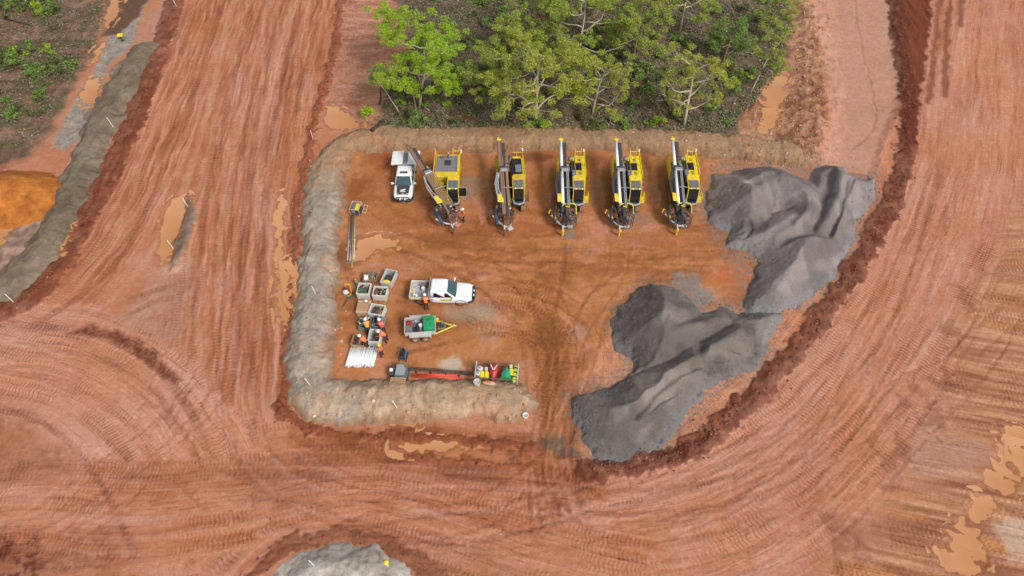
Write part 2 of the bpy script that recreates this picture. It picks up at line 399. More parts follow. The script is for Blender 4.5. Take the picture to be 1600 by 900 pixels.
# pale wash-out between the stockpiles and the windrow, and around the lower stockpile
for pts in ([(1225, 470), (1330, 330), (1375, 250), (1395, 210), (1400, 330), (1330, 440), (1210, 580), (1090, 690), (1000, 715), (918, 730), (905, 700), (1000, 700), (1120, 600), (1205, 530)],
            [(895, 620), (925, 560), (955, 528), (1000, 575), (985, 600), (930, 610)]):
    m, d = region(pts, 0.4)
    cc = mix(np.tile(soil(196, 126, 86), (len(GX), 1)), soil(212, 150, 116), np.clip(0.5 + 0.7 * lo2 + 0.3 * mid, 0, 1))
    paint(m, cc); wet = mix(wet, 0.25, m); H -= 0.06 * m

fr_d = poly_dist(WX, WY, WP([(1104, 305), (1120, 262), (1205, 248), (1300, 252), (1366, 272), (1366, 300), (1322, 400), (1255, 474), (1165, 488), (1172, 440), (1135, 392), (1106, 348)]), 4)
fr_e = poly_dist(WX, WY, WP([(956, 520), (962, 488), (1010, 444), (1068, 458), (1120, 474), (1216, 492), (1178, 578), (1090, 628), (1015, 708), (935, 718), (896, 655), (894, 620), (985, 582)]), 4)
paint(sstep(1.5, 0.1, np.minimum(fr_d, fr_e) + 0.9 * mid + 0.7 * lo2) * sstep(-0.35, 0.25, fine + 0.4 * mid) * 0.75, soil(132, 122, 116))
# ---------------------------------------------------------------- access track, stony bank, forest and scrub floors
lane, d_ = region([(1262, -80), (1270, 30), (1288, 110), (1298, 180), (1285, 262), (1360, 275), (1385, 210), (1412, 130), (1398, 60), (1395, -80)], 0.5, 0.7)
lc = mix(np.tile(soil(186, 140, 112), (len(GX), 1)), soil(202, 150, 128), np.clip(0.5 + 0.6 * lo2, 0, 1))
ls, ls_d, ls_s = ribbon([(1330, -60), (1345, 60), (1362, 130), (1368, 190), (1330, 235)], 0.10, 0.12, 0.5)
paint(lane, lc); paint(ls * 0.35, soil(128, 86, 62)); H += lane * (-0.25) - 0.04 * ls
forest, f_d = region([(700, -200), (600, -60), (622, 40), (640, 90), (602, 140), (585, 188), (600, 205), (760, 205), (1000, 214), (1150, 222), (1165, 175), (1222, 130), (1238, 60), (1232, -60), (1240, -400), (700, -400)], 0.9, 1.6, 12)
fl = 0.5 + 0.5 * lo2 + 0.45 * mid
fc = mix(np.tile(soil(76, 60, 47), (len(GX), 1)), soil(140, 118, 98), np.clip(fl, 0, 1))
fc = mix(fc, np.tile(soil(78, 84, 44), (len(GX), 1)), sstep(0.0, 0.5, fbm(GX * 0.35, GY * 0.35, 601, 3)) * 0.75)
fc = mix(fc, np.tile(soil(112, 62, 40), (len(GX), 1)), sstep(0.25, 0.6, fbm(GX * 0.3, GY * 0.3, 611, 3)) * 0.7)
paint(forest, fc); H += forest * (0.12 + 0.10 * lo2 + 0.08 * mid)
bank, b_d = region([(1238, -80), (1262, -80), (1272, 40), (1292, 130), (1292, 200), (1270, 255), (1190, 240), (1160, 215), (1170, 170), (1210, 120), (1236, 60)], 0.7, 1.2)
bc = mix(np.tile(soil(140, 92, 62), (len(GX), 1)), soil(198, 150, 116), np.clip(0.5 + 0.8 * mid + 0.5 * lo2, 0, 1))
paint(bank, bc)
bb, d, s = ribbon([(1262, -80), (1268, 60), (1275, 150), (1262, 230)], 2.0, 1.8, 1.0)
H += bb * 0.7 * (0.8 + 0.4 * mid)
# churned drift beside the left road, north of the pad
churn, d_ = region([(540, -80), (535, 60), (505, 190), (590, 205), (600, 150), (640, 90), (615, 40), (605, -60)], 0.6)
cc = mix(np.tile(soil(160, 104, 78), (len(GX), 1)), soil(206, 152, 126), np.clip(0.5 + 0.7 * fbm(GX * 0.3 + 0.4 * n_a, GY * 0.9, 631, 3), 0, 1))
paint(churn, cc); H += churn * 0.12 * fbm(GX * 0.25 + n_a * 0.3, GY * 0.8, 631, 3)
scrub, s_d = region([(-400, -300), (190, -300), (178, 0), (150, 80), (112, 140), (85, 190), (70, 225), (0, 262), (-400, 330)], 0.8, 1.6, 12)
sc = mix(np.tile(soil(84, 64, 50), (len(GX), 1)), soil(158, 124, 104), np.clip(0.5 + 0.5 * lo2 + 0.4 * mid, 0, 1))
sc = mix(sc, np.tile(soil(80, 84, 46), (len(GX), 1)), sstep(0.0, 0.45, fbm(GX * 0.35, GY * 0.35, 641, 3)) * 0.7)
rip = fbm(GX * 0.06, GY * 0.9, 651, 3)
sc = mix(sc, np.tile(soil(150, 114, 96), (len(GX), 1)), sstep(0.1, 0.5, rip) * sstep(62, 66, GY) * sstep(77, 73, GY))
sc = mix(sc, np.tile(soil(92, 66, 52), (len(GX), 1)), sstep(0.1, 0.5, -rip) * sstep(62, 66, GY) * sstep(77, 73, GY) * 0.8)
paint(scrub, sc); H += scrub * (0.10 * lo2 + 0.07 * mid)
# grey washed strip beside the scrub
strip, d_ = region([(232, 0), (212, 30), (168, 60), (140, 120), (112, 165), (82, 228), (100, 236), (128, 210), (150, 150), (172, 100), (206, 70)], 0.35, 0.8)
gc = mix(np.tile(soil(140, 128, 116), (len(GX), 1)), soil(172, 162, 150), np.clip(0.5 + 0.8 * mid, 0, 1))
paint(strip, gc)
pk, d_ = region([(235, 20), (300, -40), (280, 0), (255, 50), (236, 80), (208, 72)], 0.5)
paint(pk, soil(186, 134, 112))
dk, d_ = region([(196, -20), (240, -20), (220, 20), (190, 50), (160, 60), (170, 20)], 0.4)
paint(dk, soil(104, 76, 60))
lowpatch, d_ = region([(-60, 330), (0, 336), (35, 340), (62, 300), (110, 292), (70, 370), (30, 420), (-60, 460)], 0.5)
paint(lowpatch, mix(np.tile(soil(112, 92, 80), (len(GX), 1)), soil(184, 150, 132), np.clip(0.5 + 0.9 * mid, 0, 1)))
# grey traffic island (flat remains of an old bund) in the left road
isl, i_d = region([(296, 308), (305, 320), (308, 345), (292, 388), (280, 420), (268, 425), (270, 385), (284, 340)], 0.3, 0.6)
paint(isl, mix(np.tile(soil(112, 92, 76), (len(GX), 1)), soil(150, 126, 110), np.clip(0.5 + mid, 0, 1))); H += 0.35 * isl
tri, d_ = region([(240, 430), (300, 400), (305, 440), (295, 500), (270, 540), (180, 505)], 1.0, 1.4)
paint(tri * 0.7, mix(np.tile(soil(170, 120, 96), (len(GX), 1)), soil(196, 156, 134), np.clip(0.5 + 0.8 * lo2 + 0.4 * mid, 0, 1)))
dkt, d_ = region([(105, 520), (130, 508), (170, 510), (215, 530), (260, 565), (285, 590), (272, 600), (220, 560), (165, 528)], 0.35, 0.8)
paint(dkt * (0.75 + 0.4 * fine + 0.3 * mid), soil(114, 58, 36)); H -= 0.08 * dkt
# band along the foot of the bund on the south side
ft, d_ = region([(440, 640), (500, 668), (600, 664), (700, 668), (828, 676), (832, 722), (640, 712), (520, 700), (450, 690)], 0.5)
paint(ft, mix(np.tile(soil(146, 84, 48), (len(GX), 1)), soil(192, 126, 84), np.clip(0.45 + 0.8 * lo2 + 0.5 * mid, 0, 1)))
lp, d_ = region([(1430, 670), (1460, 655), (1540, 690), (1555, 730), (1440, 745), (1410, 720)], 0.8)
paint(lp * 0.75, soil(186, 142, 118))
lp, d_ = region([(1552, 830), (1580, 810), (1625, 830), (1625, 880), (1580, 880)], 0.4)
paint(lp * 0.8, soil(206, 176, 152))
for px, py, a in ((1490, 520, 1.0), (1448, 640, 1.4), (1410, 700, .8), (1478, 596, 1.1), (1380, 720, 1.0), (1320, 845, 1.2), (1510, 470, .9)):
    blotch(px, py, 0.9 * a, 1.5 * a, soil(130, 76, 50), 0.4, int(px), 1.8)
# dark peeled strip at the top of the right-hand road
dr, d_ = region([(1398, -60), (1460, -60), (1452, 60), (1440, 150), (1430, 230), (1416, 240), (1408, 190), (1416, 130), (1404, 70)], 0.35, 1.3)
paint(dr, mix(np.tile(soil(100, 46, 22), (len(GX), 1)), soil(140, 74, 42), np.clip(0.4 + 0.8 * fbm(GX * 1.6, GY * 0.12, 661, 2), 0, 1)))
for pts in ([(1440, -60), (1438, 50), (1436, 130)], [(1470, -60), (1462, 60), (1452, 160)], [(1490, -60), (1480, 60), (1476, 150)], [(1510, -60), (1500, 40)]):
    m, d, s = ribbon(pts, 0.35, 0.2, 0.7); paint(m * 0.7, soil(122, 64, 34))
for pts, k_, c_ in (([(-40, 830), (40, 836), (75, 870), (60, 930), (-60, 930)], .75, (116, 62, 40)), ([(60, 838), (180, 834), (205, 860), (190, 900), (70, 905)], .5, (142, 86, 56)), ([(-40, 690), (40, 690), (130, 722), (120, 745), (-40, 748)], .55, (150, 96, 62)), ([(170, 725), (260, 730), (330, 722), (420, 735), (400, 752), (200, 748)], .4, (150, 94, 60)), ([(-40, 600), (30, 640), (60, 690), (-40, 690)], .45, (150, 92, 56)), ([(380, 720), (520, 735), (500, 780), (400, 800), (360, 770)], .35, (140, 84, 52)), ([(640, 862), (760, 868), (860, 900), (700, 930)], .4, (150, 100, 64)), ([(1290, 812), (1420, 806), (1430, 852), (1310, 870)], .4, (146, 92, 64))):
    m, d = region(pts, 1.0, 2.2)
    paint(m * k_ * (0.6 + 0.8 * sstep(-0.3, 0.4, mid + 0.6 * fine)), soil(*c_))
# explicit single wheel tracks
TRK = [
        ([(0, 470), (70, 440), (140, 350), (200, 230), (262, 90), (300, 0)], .35, .55), ([(30, 520), (140, 450), (200, 380), (260, 250), (330, 60), (345, 0)], .35, .55),
    ([(395, 0), (350, 190), (318, 330), (306, 460), (300, 560)], .3, .6), ([(440, 0), (405, 160), (385, 330), (372, 500), (362, 640)], .3, .6), ([(470, 0), (432, 170), (412, 330), (398, 520), (394, 700)], .35, .6),
    ([(500, 20), (462, 170), (436, 330), (424, 500), (420, 660)], .3, .5), ([(455, 650), (520, 690), (600, 712), (700, 715)], .45, .6), ([(440, 665), (500, 700), (580, 730)], .4, .5), ([(660, 728), (760, 733), (826, 740)], .3, .7), ([(665, 742), (760, 748), (826, 756)], .3, .7),
    ([(180, 470), (250, 450), (300, 432)], .3, .4), ([(170, 510), (240, 470), (292, 462)], .3, .4), ([(850, 700), (842, 780), (862, 850)], .3, .5), ([(905, 700), (900, 760), (930, 830)], .3, .5), ([(870, 730), (868, 800), (885, 850)], .3, .5),
]
def wheel_track(pts, hw, k, gauge=0.0, seed=0, c=(126, 70, 42)):
    path = catmull(WP(pts), 4)
    idx = near_box(GX, GY, path, hw + gauge + 1)
    d, s_ = line_dist(GX[idx] + 0.08 * n_a[idx] + 0.05 * n_c[idx], GY[idx] + 0.08 * n_b[idx] + 0.05 * n_d[idx], path, 50)
    d = np.abs(d) if gauge == 0 else np.abs(np.abs(d) - gauge / 2)
    q = d < hw + 0.25
    idx = idx[q]; d = d[q]; s_ = s_[q]
    LN = float(np.sum(np.hypot(*(np.diff(path, axis=0).T))))
    m = sstep(hw + 0.10, hw - 0.12, d + 0.10 * fine[idx] + 0.08 * mid[idx]) * sstep(0.1, 2.5, s_) * sstep(LN - 0.1, LN - 2.5, s_)
    f = (0.45 + 0.55 * sstep(-0.35, 0.25, noise(s_ * 0.25, s_ * 0 + seed * 3.3, 700))) * (0.6 + 0.4 * sstep(-0.3, 0.3, mid[idx] + fine[idx]))
    cle = 1 + 0.30 * np.sin(2 * math.pi * (s_ / 0.42 + 0.8 * d))
    COLR[idx] = mix(COLR[idx], soil(*c), np.clip(m * k * f * cle, 0, 1)); H[idx] -= 0.045 * m * f
for n, (pts, hw, k) in enumerate(TRK): wheel_track(pts, hw, k, 0, n)
wheel_track([(-60, 506), (40, 508), (130, 518), (210, 548), (268, 598), (310, 668), (330, 730)], .38, .6, 0, 31, (118, 64, 38))
wheel_track([(60, 545), (150, 556), (230, 600), (285, 672), (318, 745)], .28, .4, 0, 32)
wheel_track([(-40, 628), (50, 650), (118, 702), (170, 780), (222, 890)], .26, .55, 0, 33)
wheel_track([(330, 722), (450, 716), (600, 724), (826, 742)], .5, .6, 0, 34); wheel_track([(330, 738), (480, 740), (640, 744), (830, 762)], .4, .5, 0, 35)
tr_ = random.Random(3)
PADT = [[(560, 300), (620, 345), (700, 372), (800, 380), (900, 376)], [(620, 330), (650, 390), (720, 425), (830, 440), (960, 425), (1100, 415)], [(845, 720), (850, 600), (800, 500), (700, 420), (590, 380)], [(870, 720), (885, 590), (870, 480), (800, 410), (700, 380)], [(860, 700), (905, 560), (940, 470), (1040, 410), (1120, 395)],
        [(600, 560), (680, 540), (780, 520), (860, 540), (880, 640)], [(650, 375), (740, 395), (860, 398), (1000, 400), (1140, 404)], [(720, 330), (730, 380), (770, 440), (830, 520), (850, 640)], [(880, 365), (880, 420), (860, 520), (850, 650)], [(970, 365), (960, 430), (900, 520), (862, 660)], [(740, 440), (790, 420), (830, 425)], [(740, 470), (800, 480), (850, 530)]]
for n, pts in enumerate(PADT): wheel_track(pts, .13 + .05 * (n % 3), .55, (1.7, 2.4, 0)[n % 3], 80 + n, ((136, 80, 42), (150, 92, 52), (128, 74, 38))[n % 3])
for n in range(26):
    kind_ = n % 6; j = lambda v=25: tr_.uniform(-v, v)
    if kind_ == 0: pts = [(400 + j(60), -40), (370 + j(50), 200), (345 + j(40), 420), (300 + j(60), 600), (180 + j(80), 760), (20 + j(), 880 + j(40))]
    elif kind_ == 1: pts = [(430 + j(40), -40), (395 + j(30), 250), (372 + j(25), 480), (380 + j(30), 660), (470 + j(40), 760 + j()), (700 + j(), 800 + j(40)), (960, 800 + j(40)), (1250 + j(40), 660 + j(40))]
    elif kind_ == 2: pts = [(860 + j(30), 640), (850 + j(20), 720), (780 + j(60), 800 + j()), (560 + j(60), 830 + j(20)), (380 + j(60), 880 + j(40))]
    elif kind_ == 3: pts = [(870 + j(20), 660), (890 + j(20), 760), (1010 + j(40), 800 + j(30)), (1230 + j(40), 700 + j(40)), (1400 + j(40), 500 + j(40)), (1480 + j(30), 250)]
    elif kind_ == 4: pts = [(1600, 420 + j(80)), (1520, 520 + j(50)), (1400 + j(30), 640 + j(40)), (1220 + j(50), 790 + j(40)), (980, 880 + j(30))]
    else: pts = [(-30, 540 + j(30)), (120, 580 + j(30)), (240 + j(20), 680 + j(30)), (380 + j(40), 790 + j(20)), (600, 830 + j(30)), (900, 850 + j(30))]
    wheel_track(pts, tr_.uniform(.10, .20), tr_.uniform(.2, .5) * (.55 if kind_ in (0, 5) else 1), tr_.choice((1.7, 2.2, 2.9)), 40 + n, tr_.choice(((136, 76, 44), (148, 88, 56), (210, 158, 136), (140, 80, 46))))
for n, (pts, hw, k) in enumerate([([(420, 0), (380, 170), (350, 330), (335, 470)], .3, .6), ([(455, 0), (418, 170), (400, 320), (388, 470)], .25, .5), ([(285, 0), (235, 110), (190, 220)], .4, .5), ([(365, 0), (318, 200), (262, 350), (180, 460), (80, 520)], .35, .6), ([(320, 400), (312, 470), (306, 540)], .3, .7), ([(436, 300), (425, 400), (440, 490)], .4, .6)]):
    m, d, s = ribbon(pts, hw, 0.2, 0.6); paint(m * k * (0.5 + 0.5 * sstep(-0.3, 0.3, noise(s * 0.2, s * 0 + n, 710))), soil(204, 150, 122))

FLOW[(lane > 0.4) | (forest > 0.3) | (bank > 0.3) | (scrub > 0.3) | (churn > 0.3) | (strip > 0.3) | (isl > 0.3)] = 0
# ---------------------------------------------------------------- windrows of dark red spoil
WINDROWS = [
    ([(1395, -90), (1405, 60), (1418, 130), (1420, 200), (1408, 270), (1380, 345), (1330, 430), (1265, 520), (1190, 605), (1120, 670), (1080, 700), (1010, 722), (920, 736)], 0.95, 0.36, (90, 33, 11)),
    ([(292, -60), (262, 40), (240, 100), (222, 160), (190, 230), (160, 290), (130, 350), (90, 420), (40, 470), (-60, 520)], 1.2, 0.38, (100, 44, 20)),
    ([(540, -90), (528, 40), (512, 120), (490, 200), (474, 280), (462, 380), (456, 480), (448, 600), (440, 640)], 0.55, 0.28, (132, 70, 40)),
    ([(438, 645), (480, 668), (540, 680), (640, 683), (740, 690), (830, 700)], 0.45, 0.20, (126, 66, 36)),
    ([(640, 715), (720, 722), (830, 726)], 0.3, 0.14, (140, 76, 42)),
    ([(370, 960), (400, 900), (440, 860), (500, 842), (560, 838), (612, 850), (640, 872), (680, 900)], 0.6, 0.15, (124, 72, 46)),
]
WR_PATH = []
for n, (pts, hw, hh, c) in enumerate(WINDROWS):
    path = catmull(WP(pts), 5); WR_PATH.append((path, hw))
    d, s = line_dist(GX + 0.5 * n_a + 0.2 * n_c, GY + 0.5 * n_b + 0.2 * n_d, path, hw * 2 + 4)
    m = sstep(hw * 1.12, hw * 0.88, np.abs(d) + 0.25 * mid + 0.14 * fine)
    lump = 0.6 + 0.4 * fbm(GX * 0.9, GY * 0.9, 720 + n, 3)
    cc = mix(np.tile(soil(*[q * 0.86 for q in c]), (len(GX), 1)), soil(*[min(255, q * 1.25) for q in c]), np.clip(0.4 + 0.7 * fine + 0.4 * mid, 0, 1))
    paint(m * (0.75 + 0.35 * mid + 0.15 * lo2), cc)
    H += m * hh * np.clip(lump, 0.05, 2) * np.clip(1 - (d / (hw * 1.3)) ** 2, 0, 1)
    wet = mix(wet, 0.3, m); FLOW[m > 0.4] = 0

# ---------------------------------------------------------------- puddles of muddy water
PUDDLES = [
    [(1522, 778), (1545, 782), (1540, 808), (1518, 806)], [(1503, 808), (1530, 822), (1528, 842), (1500, 832)], [(1490, 836), (1515, 842), (1535, 866), (1520, 876), (1490, 868)], [(1468, 862), (1500, 866), (1530, 884), (1525, 900), (1480, 890)],
    [(1545, 720), (1592, 742), (1588, 756), (1548, 736)], [(1543, 738), (1580, 754), (1572, 766), (1545, 756)], [(1560, 690), (1596, 704), (1592, 722), (1562, 712)], [(1568, 668), (1600, 680), (1600, 696), (1572, 688)], [(1590, 700), (1620, 715), (1618, 750), (1592, 730)],
    [(434, 330), (440, 305), (444, 330), (440, 380), (448, 440), (448, 505), (442, 500), (435, 420)], [(452, 410), (470, 415), (476, 440), (462, 470), (456, 440)],
    [(268, 320), (286, 305), (292, 318), (278, 355), (266, 395), (258, 412), (250, 400), (260, 350)],
    [(126, 300), (135, 306), (122, 330), (104, 385), (96, 400), (98, 375)],
    [(120, 255), (148, 258), (158, 256), (150, 272), (134, 266)],
    [(560, 378), (590, 372), (614, 376), (612, 384), (585, 388), (575, 400), (552, 404)],
    [(590, 657), (620, 653), (652, 656), (640, 660), (605, 660)], [(620, 698), (660, 694), (700, 696), (730, 699), (700, 701), (640, 701)],
    [(1190, 140), (1212, 118), (1228, 126), (1218, 145), (1200, 160)], [(1196, 168), (1212, 162), (1216, 186), (1200, 205), (1188, 200)],
    [(138, 128), (152, 124), (150, 150), (138, 162), (130, 150)], [(176, 30), (188, 2), (192, -20), (180, -20), (165, 40)],
    [(-20, 345), (14, 340), (12, 366), (-20, 390)], [(510, 166), (540, 178), (560, 198), (520, 200), (512, 186)], [(150, 80), (160, 70), (158, 84), (148, 96)],
]
PUD = []
for n, pts in enumerate(PUDDLES):
    wp = catmull(WP(pts + [pts[0]]), 3)[:-1]
    d = poly_dist(WX, WY, wp, 3.0)
    near = np.nonzero(d < 1.2)[0]
    if len(near) == 0: continue
    lvl = float(np.median(H[near[d[near] < 0.1]])) if np.any(d[near] < 0.1) else float(np.median(H[near]))
    ring = sstep(1.2, 0.2, d)
    H = mix(H, lvl + 0.03 + 0.3 * (H - lvl) - 0.12 * sstep(0.45, -0.45, d + 0.3 * n_c + 0.35 * mid), ring)
    paint(sstep(0.7, 0.0, d + 0.3 * mid) * 0.6, soil(160, 98, 62)); wet = mix(wet, 0.6, sstep(0.4, 0, d)); FLOW[d < 0.5] = 0
    PUD.append((wp, lvl + 0.010, pts))

def bilinear(arr, x, y):
    i = int(np.clip(np.searchsorted(XS, x) - 1, 0, NX - 2)); j = int(np.clip(np.searchsorted(YS, y) - 1, 0, NY - 2))
    a = (x - XS[i]) / (XS[i + 1] - XS[i]); b = (y - YS[j]) / (YS[j + 1] - YS[j])
    g = arr.reshape(NY, NX)
    return float((g[j, i] * (1 - a) + g[j, i + 1] * a) * (1 - b) + (g[j + 1, i] * (1 - a) + g[j + 1, i + 1] * a) * b)

def grid_mesh(name, keep_face, Z, colr, wetv, material):
    """mesh from the selected cells of the terrain grid"""
    g = np.arange(NX * NY, dtype=np.int64).reshape(NY, NX)
    f = np.stack([g[:-1, :-1], g[:-1, 1:], g[1:, 1:], g[1:, :-1]], -1).reshape(-1, 4)[keep_face]
    used = np.unique(f)
    remap = np.zeros(NX * NY, np.int32); remap[used] = np.arange(len(used))
    f = remap[f]
    me = bpy.data.meshes.new(name)
    me.vertices.add(len(used)); me.loops.add(f.size); me.polygons.add(len(f))
    co = np.stack([GX[used], GY[used], Z[used]], -1).astype(np.float32)
    me.vertices.foreach_set('co', co.ravel())
    me.loops.foreach_set('vertex_index', f.ravel().astype(np.int32))
    me.polygons.foreach_set('loop_start', np.arange(0, f.size, 4, dtype=np.int32))
    me.polygons.foreach_set('use_smooth', np.ones(len(f), bool))
    me.update()
    a = me.attributes.new('soil', 'FLOAT_COLOR', 'POINT')
    c4 = np.ones((len(used), 4), np.float32); c4[:, :3] = np.clip(colr[used], 0.003, 0.9)
    a.data.foreach_set('color', c4.ravel())
    a = me.attributes.new('wet', 'FLOAT', 'POINT'); a.data.foreach_set('value', np.clip(wetv[used], 0, 1).astype(np.float32))
    if material is MAT['soil']:
        a = me.attributes.new('flow', 'FLOAT_VECTOR', 'POINT'); a.data.foreach_set('vector', FLOW[used].ravel())
    me.materials.append(material)
    o = bpy.data.objects.new(name, me); COL.objects.link(o)
    return o

# split the one sheet into its named surfaces
reg = np.zeros(NX * NY, np.int8)                      # 0 road, 1 pad, 2 natural ground, 3 access track
reg[pad > 0.5] = 1
reg[lane > 0.5] = 3
reg[(forest > 0.5) | (scrub > 0.5) | (bank > 0.5) | (strip > 0.5) | (churn > 0.5) | ~CORE] = 2
rf = reg.reshape(NY, NX)[:-1, :-1].ravel()
COLR[~CORE] = soil(112, 84, 60)
def surface(name, k, material, label):
    return tag(grid_mesh(name, rf == k, H, COLR, wet, material), label, name.replace('_', ' '), None, 'structure')
surface('haul_road', 0, MAT['soil'], 'wide red dirt haul roads marked by tyre tracks round the work pad')
surface('work_pad', 1, MAT['soil'], 'orange brown muddy work pad inside the earth bund')
surface('ground', 2, MAT['floor'], 'dark littered forest and scrub ground beyond the roads')
surface('access_track', 3, MAT['soil'], 'smooth pale pink track beside the stony bank')

PREF = [((300, 360), 'by the grey island in the left road'), ((440, 330), 'along the upper left bund'), ((460, 440), 'against the left bund'), ((110, 350), 'beside the dark left windrow'), ((140, 260), 'at the end of the orange heap bund'), ((580, 385), 'on the pad below the drill rods'), ((620, 655), 'at the foot of the near bund'), ((670, 697), 'in the ruts below the near bund, left'), ((785, 700), 'in the ruts below the near bund, right'),
        ((940, 355), 'before the gap between white mast rigs'), ((920, 336), 'between two white mast rigs'), ((755, 330), 'beside the straight brown mast rig'), ((745, 310), 'right of the swung mast rig'), ((1210, 138), 'on the bank below the thin leaning tree'), ((1204, 185), 'on the stony bank near the far bund'), ((142, 142), 'on the grey strip by the scrub'), ((178, 10), 'at the top of the grey strip'), ((0, 360), 'at the left edge below the orange heap'), ((535, 185), 'on the mud behind the far bund corner'), ((154, 82), 'high on the grey strip edge'), ((1210, 515), 'between the two gravel stockpiles and the windrow'), ((1035, 698), 'at the toe of the lower gravel stockpile')]
for wp, lvl, pxs in PUD:
    d = poly_dist(GX, GY, wp, 1.0)
    dep = np.where(d < 0.9, lvl - H, -1.0)
    q = (dep > -0.004).reshape(NY, NX)
    fm = (q[:-1, :-1] | q[:-1, 1:] | q[1:, 1:] | q[1:, :-1]).ravel()
    if fm.sum() < 8: continue
    o = grid_mesh('puddle', fm, np.full_like(H, lvl), COLR, np.clip(dep, 0, 1), MAT['water'])
    cx_, cy_ = np.mean(np.array(wp), axis=0)
    mx_, my_ = np.mean(np.array(pxs), axis=0)
    wl = ('in the right hand verge, %s of the row' % {1531: 'fifth', 1515: 'sixth', 1508: 'seventh', 1500: 'last', 1568: 'third', 1560: 'fourth', 1577: 'second', 1585: 'first'}.get(int(mx_), 'outermost')) if mx_ > 1450 else min(PREF, key=lambda r_: (r_[0][0] - mx_) ** 2 + (r_[0][1] - my_) ** 2)[1]
    tag(o, 'peach coloured muddy puddle ' + wl, 'puddle', 'puddles of muddy water', 'structure')

# ---------------------------------------------------------------- bunds, heaps and stockpiles: patches of their own on the same grid
TOP = H.copy()
def patch(name, Zp, colr, wetv, material, eps=0.03):
    """a body of earth whose surface is Zp; only the cells that rise above the ground are kept"""
    global TOP
    up = (Zp > H - eps).reshape(NY, NX)
    fm = (up[:-1, :-1] | up[:-1, 1:] | up[1:, 1:] | up[1:, :-1]).ravel()
    TOP = np.maximum(TOP, np.where((Zp > H), Zp, -9))
    return grid_mesh(name, fm, Zp.astype(np.float32), colr, wetv, material)
def bund_shape(pts, width, height, seed, ragged=0.45, flat=0.34):
    path = catmull(WP(pts), 6)
    d, s = line_dist(GX + ragged * n_a + 0.12 * n_c, GY + ragged * n_b + 0.12 * n_d, path, width + 3)
    hw = width * 0.5 * (1 + 0.18 * noise(s * 0.12, s * 0, seed))
    q = np.abs(d) / hw
    prof = np.where(q < flat, 1.0, np.clip(1 - (q - flat) / (1 - flat), -0.4, 1))
    prof = np.where(prof > 0, prof ** 0.85, prof)
    z = height * (prof * (0.9 + 0.22 * noise(s * 0.25, s * 0 + 7, seed + 1))) + 0.06 * mid * (q < 1.3) + 0.03 * fine
    # tipped loads side by side leave a gentle scallop along the crest
    z = z + 0.03 * height * np.abs(np.sin(s * 0.9 + 1.1 * lo2)) * (q < 0.8)
    return np.where(q < 1.6, z, -5), d, s

GREYB, TANB, BRNB = soil(168, 156, 142), soil(178, 147, 116), soil(134, 112, 92)
zb, db, sb = bund_shape([(798, 630), (760, 623), (700, 624), (620, 626), (540, 628), (495, 620), (482, 588), (490, 500), (497, 420), (502, 340), (512, 270), (545, 225), (620, 217), (760, 217), (900, 217), (1040, 222), (1150, 230), (1230, 240)], 3.9, 0.95, 810)
k = np.clip(0.5 + 0.5 * fbm(GX * 0.15, GY * 0.15, 820, 3) + 0.3 * mid, 0, 1)
south = sstep(20, 34, sb)                     # greyer stone on the western half, tan soil elsewhere
cb = mix(np.tile(TANB, (len(GX), 1)), GREYB, np.clip(sstep(9, 14, sb) * sstep(46, 34, sb) * 1.1 + 0.35 * (k - 0.5), 0, 1))
cb = mix(cb, np.tile(soil(164, 130, 98), (len(GX), 1)), sstep(36, 46, sb) * 0.85)
cb = mix(cb, np.tile(soil(206, 178, 150), (len(GX), 1)), sstep(22, 14, sb) * sstep(-0.3, 0.5, fbm(GX * 0.35, GY * 0.35, 838, 3)) * 0.8)
cb = mix(cb, np.tile(BRNB, (len(GX), 1)), sstep(0.5, 1.0, k) * 0.5)
cb = mix(cb, np.tile(soil(186, 132, 92), (len(GX), 1)), sstep(0.15, 0.6, fbm(GX * 0.3, GY * 0.3, 830, 2)) * 0.45)
cb = mix(cb, np.tile(soil(198, 186, 170), (len(GX), 1)), sstep(0.35, 0.7, fbm(GX * 0.5, GY * 0.5, 834, 3)) * sstep(9, 14, sb) * sstep(46, 34, sb) * 0.6)
cb = mix(cb, np.tile(soil(150, 110, 80), (len(GX), 1)), sstep(1.15, 1.9, np.abs(db) + 0.35 * mid + 0.3 * lo2) * 0.75)   # red soil worked into the foot
for rw in range(3): zb = zb - 0.05 * sstep(0.25, 0.5, noise(sb * 0.8, db * 0.25, 860 + rw)) * (np.abs(db) < 1.9)   # rills and slumps
tag(patch('earth_bund', zb, cb, np.zeros_like(GX), MAT['bund']), 'low grey and tan earth bund curving round the work pad', 'earth bund', None, 'structure')

z1, d1, s1 = bund_shape([(-60, 480), (14, 446), (60, 402), (100, 332), (124, 280), (150, 215), (178, 160), (204, 108), (226, 80)], 3.7, 0.8, 840, 0.6, 0.3)
k1 = np.clip(0.5 + 0.5 * fbm(GX * 0.2, GY * 0.2, 850, 3) + 0.4 * mid, 0, 1)
c1 = mix(np.tile(soil(104, 90, 74), (len(GX), 1)), soil(148, 132, 112), k1)
tag(patch('earth_bund', z1, c1, np.zeros_like(GX), MAT['bund']), 'dark grey brown earth bund between scrub and left haul road', 'earth bund', None, 'structure')

